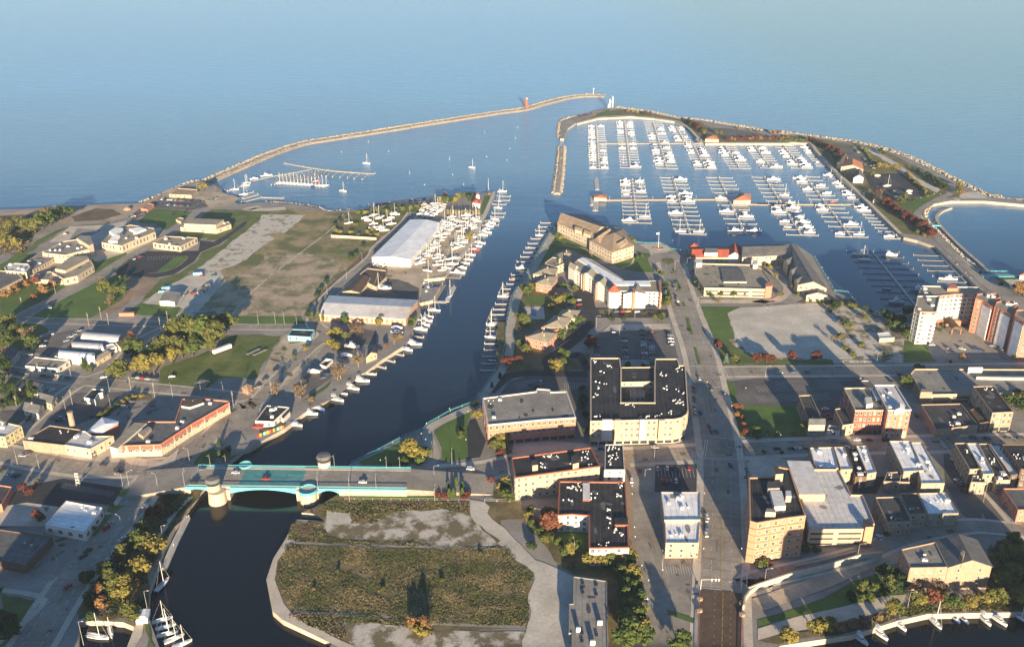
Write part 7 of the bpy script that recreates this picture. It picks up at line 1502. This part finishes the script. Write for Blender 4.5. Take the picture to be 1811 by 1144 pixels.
# small street trees of the plaza and weeds of the foreground field
def weeds(poly,n,holes,cols,label=None,s0=.5,s1=1.3,seed=3):
    rnd=random.Random(seed); pl=GP(poly); hs=[GP(h) for h in holes]
    def ins(q,x,y):
        r=False
        for i in range(len(q)):
            a,b=q[i],q[i-1]
            if (a.y>y)!=(b.y>y) and x<(b.x-a.x)*(y-a.y)/(b.y-a.y)+a.x: r=not r
        return r
    mnx,mxx=min(p.x for p in pl),max(p.x for p in pl); mny,mxy=min(p.y for p in pl),max(p.y for p in pl); b=MB(); c=0
    while c<n:
        x,y=rnd.uniform(mnx,mxx),rnd.uniform(mny,mxy)
        if not ins(pl,x,y) or any(ins(h,x,y) for h in hs): continue
        f=(noise.noise(Vector((x*.05,y*.06,seed)))*1.3+noise.noise(Vector((x*.16,y*.2,seed+5)))*.8)*1.5
        if f<-.75 or rnd.random()>.7+.7*f: continue
        c+=1; s=rnd.uniform(s0,s1)*(1+.5*max(f,0)); g_=noise.noise(Vector((x*.07,y*.09,seed+9)))*1.6; mi=0 if rnd.random()<.55+g_ else (1 if rnd.random()<.45-g_ else 2)
        for _ in range(4):
            a=rnd.uniform(0,6.28); d=Vector((math.cos(a),math.sin(a),0)); n_=Vector((-d.y,d.x,0)); o=Vector((x+rnd.gauss(0,.5),y+rnd.gauss(0,.5),L+.1)); lean=rnd.uniform(.5,1.4)
            b.add([o-n_*s*.35,o+n_*s*.35,o+n_*s*.25+d*s*lean+Vector((0,0,s*.55)),o-n_*s*.3+d*s*lean+Vector((0,0,s*.65))],[(0,1,2,3)],mi)
    return tag(b.build('weeds',cols),None,None,kind='stuff')
weeds("C2 260,460 700,470 1200,490 1740,480 C3 150,580 235,650 230,740 190,1000 C2 1300,985 900,925 300,890 230,780 190,640",24000,[],['weed_green','weed_gold','weed_brown'],s0=.18,s1=.6)
weeds("C2 420,220 620,160 1250,165 1480,175 1480,250 1300,220 960,225 860,310 700,300 690,240 540,230 400,235",2600,[],['weed_green','weed_brown','weed_gold'],s0=.25,s1=.7,seed=4)
weeds("C2 300,300 520,310 500,400 700,440 1650,475 600,445 270,420",1800,[],['weed_green','weed_brown','weed_gold'],s0=.25,s1=.7,seed=5)
weeds("C2 270,920 980,950 1240,1000 1230,1060 1000,990 620,970 640,1080 440,1010",1500,[],['weed_green','weed_brown','weed_gold'],s0=.3,s1=.8,seed=6)
weeds("C1 1130,90 1340,100 1170,330 1090,450 990,680 980,890 820,930 560,960 560,820 650,640 810,450 970,250",2500,["C1 1290,120 1180,240 1080,380 1050,420 1100,420 1200,250 1310,130"],['leaf_dark','leaf_olive','leaf_maroon'],s0=.3,s1=.9,seed=7)
weeds("C4 140,1110 440,1010 700,965 980,875 1796,830 1796,895 1150,900 940,945 620,1040",2500,[],['leaf_olive','leaf_tan','leaf_brown'],s0=.3,s1=.9,seed=8)
weeds("A1 0,330 240,320 300,330 240,420 160,560 0,590",1500,[],['leaf_brown','leaf_olive','leaf_tan'],s0=.8,s1=2.0,seed=9)
# ================================================================ VEHICLES
carrow("B3 855,95 865,300",13,0,'in the shaded lot, left row','left row of the shaded lot'); carrow("B3 975,55 1000,295",14,0,'in the shaded lot, middle row','middle row of the shaded lot'); carrow("B3 1030,60 1050,300",13,0,'in the shaded lot, inner right row','inner row of the shaded lot',fill=.75); carrow("B3 1160,85 1175,170",4,0,'in the shaded lot, right row','right row of the shaded lot',fill=1)
cars("B3 785,75,black,0 675,165,red 670,230,silver",0,'in the shaded lot by itself','single cars in the shaded lot')
carrow("B3 1318,440 1330,640",9,R(90),'parked left of the boulevard crossing','cars parked left of the boulevard',fill=.8)
cars("B3 1360,385,silver 1445,455,grey,80 1425,705,red 1368,618,blue 1440,742,blue 1475,742,blue 1570,970,black C3 1410,270,white 1405,290,silver 1405,340,blue 1405,390,white",R(90),'on the long boulevard','cars on the boulevard')
cars("B3 1060,850,silver 700,860,blue B2 1495,995,white 1320,1040,blue 1340,1018,black",R(-4),'on the main cross avenue','cars on the cross avenue')
cars("B3 958,1000,red,85 903,1075,white,85 1080,992,silver,85 1145,990,white,85 1175,985,black,85 1215,990,grey,85 1290,990,red,85 1110,1075,red,85 1140,1078,red,85 1170,1080,blue,85 1203,1075,white,85",R(85),'in the small brick lot','cars in the brick lot')
cars("A3 800,965,grey 845,965,red 880,962,yellow 940,965,white 545,885,white 550,915,red 1010,970,black",R(15),'before the white residence','cars before the white residence')
cars("C3 955,745,black 965,775,blue 970,800,black 980,825,white 985,855,blue 970,920,silver 985,1050,grey",R(10),'beside the overgrown bank','cars beside the overgrown bank')
cars("C1 985,200,silver,62 830,420,white,60 458,745,red,72 C4 815,412,white,100",R(60),'driving in the lower part','cars in the lower part')
cars("B1 700,965,black 795,1005,black 800,1030,grey 155,905,silver 185,895,grey 700,375,white,20",R(-8),'on the left avenue','cars on the left avenue')
cars("B1 1120,30,white,55 345,85,white,-5,van 160,220,white,30,van 200,225,silver,30 310,360,grey 375,362,silver 415,370,silver 460,378,blue 300,130,grey,10 290,165,white,10 450,130,silver,50 475,105,white,50 500,90,silver,50 530,65,silver,50 460,640,black 480,612,grey 400,670,black 415,655,silver 840,578,silver,0,van 575,545,black 325,455,silver,60 350,465,white,60 210,640,grey,35 240,655,silver,35 195,660,black,35 895,380,grey 935,380,white 965,382,red 1000,388,silver 1040,390,grey 635,635,blue,20 885,540,grey 1160,372,white,15 1390,410,white,20",R(-5),'among the left town lots','cars in the left town')
carrow("B1 0,1000 140,1050",9,R(60),'in the dark lot at the left border','cars in the dark left lot',fill=.7)
carrow("A1 870,330 970,300",7,R(60),'in the lot left of the round lawn','cars left of the round lawn',fill=.7); carrow("A1 1090,205 1300,215",16,R(80),'in the beach car park, upper row','cars in the beach lot',fill=.75); carrow("A1 1100,240 1280,250",12,R(80),'in the beach car park, lower row','cars in the lower beach row',fill=.6); carrow("A1 1320,240 1480,190",9,R(60),'by the harbour walk','cars by the harbour walk',fill=.8)
carrow("A1 870,620 960,590",5,R(50),'in the new lot by the school','cars in the new lot',fill=.8); cars("A1 440,440,red,20 900,320,white,20,van 330,940,silver 1310,710,blue,0,van 1360,725,red,20,pickup 1440,720,green,20,pickup 1300,840,red,60 1370,830,grey,60,pickup 1415,828,white,50 1250,850,tan,80,pickup",R(20),'on the northern yards','cars on the northern yards')
carrow("D4 530,335 680,490",18,R(-20),'beside the park hedge','cars beside the park hedge',fill=.6); cars("D4 690,545,white 700,555,black 820,650,grey 830,665,black 835,690,blue 915,645,black 925,660,white 935,670,white 940,650,silver 555,485,black 580,490,silver",R(5),'in the lower park lot','cars in the lower park lot')
cars("E3 575,885,white,-60 710,880,white,-50 875,895,blue,-40 925,895,black,-30 1055,850,silver,-40 1110,860,black,-50 1145,885,silver,-50 350,815,red 365,840,white,0,van",R(-40),'on the tower forecourt','cars on the tower forecourt')
cars("B4 800,975,white 510,803,silver 670,798,white 750,798,red 860,800,black 455,590,white 470,630,red,10 490,650,red,10 1070,635,black,80 1450,785,grey 1545,790,blue 1680,785,black 1770,790,black 720,400,silver 680,385,tan,0,van 905,405,black,80 960,360,blue,0,van A4 140,670,white A4 165,665,silver A4 800,978,white,0,van".replace('B4 800,975,white ','B4 '),0,'in the downtown streets','cars in the downtown streets')
cars("C4 1370,60,black,-55 1350,30,silver,-55 1395,95,black,-55 1500,790,black 1480,785,grey",R(-55),'on the right side street','cars on the side street')
cars("B2 650,235,white 620,260,silver 500,380,grey,40 520,360,blue,40 470,330,silver 880,190,black B2 1010,80,grey",R(-10),'by the riverside tavern','cars by the tavern')
carrow("B1 90,340 430,385",9,R(-8),'along the left cross street','cars on the left cross street',fill=.45); carrow("B4 60,860 620,850",12,R(0),'along the shopping street kerb','cars on the shopping street',fill=.4); carrow("B4 30,345 500,345",10,0,'on the wide cross street','cars on the wide cross street',fill=.3)
carrow("B4 1290,880 1400,1060",8,R(-55),'along the narrow side street','cars along the narrow side street',fill=.6); carrow("C1 480,640 760,300",9,R(55),'on the lower left road','cars on the lower left road',fill=.3); carrow("B2 20,480 240,270",9,R(45),'on the riverside road','cars on the riverside road',fill=.35); carrow("A3 1180,760 1240,1000",8,R(100),'on the upper boulevard','cars on the upper boulevard',fill=.4); carrow("B3 130,440 300,410",9,R(80),'in the office car park','cars in the office car park',fill=.5)
# white trailer on the green
p=GP("B1 1500,200",L)[0]; r=empty('semi_trailer',p+Vector((0,0,.2)),'long white box trailer parked on the green lot','trailer',rz=R(48)); b=MB(); b.box(-7.5,7.5,-1.3,1.3,1.1,4); b.build('box','boat_white',r)
for x in(-6,-4.8,5): b=MB(); b.bar((x,-1.2,.5),(x,1.2,.5),.5,n=10); b.build('wheel','rubber',r)
for i,q in enumerate(("B2 30,205","B2 75,210")): p=GP(q,L)[0]; r=empty('flatbed_trailer',p,['left of two long flat trailers on the gravel edge','right of two long flat trailers on the gravel edge'][i],'trailer',rz=R(55)); b=MB(); b.box(-6,6,-1.1,1.1,.9,1.2); b.build('bed','wall_grey',r); b=MB(); b.bar((-4,-1,.45),(-4,1,.45),.45,n=8); b.build('wheel','rubber',r)
# building materials in the gravel yard
its=[]
for i,(q,c,s) in enumerate((("A1 1120,800",'wall_blue',(7,4,1.5)),("A1 1090,825",'wall_blue',(5,3,1.2)),("A1 1350,965",'wall_blue',(12,1.5,1)),("A1 1400,958",'wall_blue',(12,1.5,1)),("A1 1335,710",'wall_blue',(8,2.5,2.5)))):
    p=GP(q,L)[0]; b=MB()
    for k in range(3): b.box(-s[0]/2,s[0]/2,-s[1]/2+k*s[1]/3+.05,-s[1]/2+(k+1)*s[1]/3-.05,.1,s[2]-.1*k)
    o=b.build('material_stack',c,None,p+Vector((0,0,.2))); o.rotation_euler[2]=R(10); tag(o,None,'material stack'); its.append((o,'blue stack of building material'))
label_row(its,'in the gravel yard','stacks in the gravel yard')
its=[]
for i,q in enumerate(("A1 1370,810","A1 1350,835","A1 1400,790","A1 860,270")):
    p=GP(q,L)[0]; b=MB(); rr=random.Random(i); b.lathe([(4.5,0),(3.6,1.4),(1.6,2.7),(.2,3.1)],11); 
    for v in b.v: v.x*=rr.uniform(.8,1.2); v.y*=rr.uniform(.8,1.2)
    o=b.build('gravel_pile','white_gravel' if i<3 else 'soil',None,p); tag(o,None,'pile'); its.append((o,'white gravel pile' if i<3 else 'brown soil pile'))
label_row(its,'of the northern yards','piles')
p=GP("A1 858,985",L)[0]; r=empty('freight_container',p,'rusty brown freight container by the left railway crossing','container',rz=R(3)); b=MB(); b.box(-6,6,-1.3,1.3,.1,2.8); b.build('box','brick_salmon',r)
# ================================================================ LAMPS AND POLES
lamps('pole',"A1 155,950 375,835 602,1060 735,1060 985,1144 1085,1090 685,1015 1135,1045 B1 600,320 750,380 885,470 1045,510 1575,570 490,560 120,600 B2 155,500 C1 405,655 B1 270,380 480,370",R(60),'in the left part of town','poles in left town')
lamps('lamp',"B1 740,470 1165,505 1360,505 1510,500 445,600 750,590 1280,945,160 1245,1100,90 120,960 270,1005 1065,1120,150 870,1100,30 830,1110,200 C1 825,360,150 530,715,160 1065,75,150 A2 765,630 660,740 530,850 325,1060 240,1040 180,1040 65,1040",R(120),'in the left part of town','street lamps in left town')
lamps('mast',"A2 1150,300 1090,330 1330,300 D1 45,665 C1 1110,470 C1 1000,920 C1 565,1130 C4 940,120 C4 1520,170 C4 675,100",R(0),'rising over roofs and yards','tall masts')
lamps('lamp',"B3 820,90 B3 1055,940,90 1330,900,0 1385,990,180 1640,1090 C3 1110,620,90 C3 285,310,180 C3 515,530,100 B2 1370,960,90 1250,1060 C2 1255,165,90 C2 680,165,90 A3 1195,680 1275,660 1350,930 925,1000 750,1000 650,870 665,1060 B4 50,375 510,370 B4 800,280 C4 45,720 370,630 670,550 1010,880 C3 990,40",R(0),'in the right part of town','street lamps in right town')
lamps('post',"B2 1355,620 1200,720 1195,830 1165,790 1480,640 1465,830 1175,950 890,970 B3 260,310 500,320 B3 1410,440 1455,550 1530,520 1575,600 1310,760 1385,740 1670,480 C3 905,100 905,155 920,380 925,445 930,570 970,640 1015,740 1110,670 1310,570 1385,525 1640,440 1640,525 1635,270 1635,90 1390,150 B4 60,800 150,800 380,800 500,780 1240,790 1330,790 1480,800 B4 40,900 160,900",R(0),'along the downtown pavements','post lamps downtown')
lamps('post',"D4 0,283 40,284 90,288 145,290 190,292 700,640 600,690 120,700 1010,720 1110,690 A4 1230,190 430,690 470,760 A3 700,560 1180,505 1230,570 1270,560",R(0),'along the marina promenades','post lamps at the marina')
# ================================================================ UNSEEN BLOCKS BELOW THE FRAME, added to cast long shadows into it
for x,y,wx,wy,h_,m_,lb in ((-300,235,34,30,34,'brick_red','unseen red brick shadow-casting tower added below the picture, left'),(-205,165,50,36,44,'wall_stone','unseen long stone shadow caster added below the picture, left'),(-390,200,60,40,48,'brick_tan','unseen tall tan shadow-casting block added below the picture, far left'),(-470,120,60,50,60,'wall_grey','unseen grey shadow-casting high-rise added below the picture, far left'),(-250,210,40,30,24,'brick_tan','unseen broad brick shadow caster added below the picture, left'),(-330,150,60,40,30,'wall_stone','unseen stone shadow caster added below the picture, far left'),(165,210,22,22,44,'wall_stone','unseen tall stone shadow-casting tower added below the picture'),
  (95,150,50,30,26,'brick_red','unseen red brick shadow-casting block added below the picture'),(262,232,34,28,34,'brick_tan','unseen tan brick shadow-casting block added below the picture'),(40,70,60,40,38,'wall_tan','unseen tan shadow-casting slab added below the picture'),(-200,40,50,40,40,'wall_grey','unseen grey shadow-casting slab added below the picture')):
    b_('building',lb,[(x-wx/2,y-wy/2),(x+wx/2,y-wy/2),(x+wx/2,y+wy/2),(x-wx/2,y+wy/2)],h_,m_,'roof_grey',world=True,win=(3.6,4.5,1.4,1.8),units=2)
# ================================================================ TREES BEYOND THE 300 THAT SHOW LARGEST
TREES.sort(key=lambda t:-t[0]); rest=MB(); mats=[]; sm=[]
bpy.context.view_layer.update()
for _,r in TREES[295:]:
    for ch in list(r.children):
        me=ch.data; nm=me.materials[0].name
        if nm not in mats: mats.append(nm)
        k=len(rest.v); mw=ch.matrix_world; rest.v+=[mw@v.co for v in me.vertices]; rest.f+=[tuple(k+i for i in p.vertices) for p in me.polygons]; rest.m+=[mats.index(nm)]*len(me.polygons)
        bpy.data.objects.remove(ch)
    bpy.data.objects.remove(r)
if rest.v: tag(rest.build('trees',mats),None,None,kind='stuff')
# ================================================================ HAZE
hb=MB(); hb.box(-5200,5200,-1200,9000,-4,310); hz=hb.me('haze','glass'); hz.materials.clear()
hm=bpy.data.materials.new('haze'); hm.use_nodes=True; nt=hm.node_tree; nt.nodes.remove(nt.nodes['Principled BSDF']); pv=nt.nodes.new('ShaderNodeVolumePrincipled')
pv.inputs['Color'].default_value=(.62,.78,1,1); pv.inputs['Density'].default_value=HAZE; pv.inputs['Anisotropy'].default_value=.0
nt.links.new(pv.outputs[0],nt.nodes['Material Output'].inputs['Volume']); hz.materials.append(hm); tag(ob('haze',hz),None,None,kind='stuff')
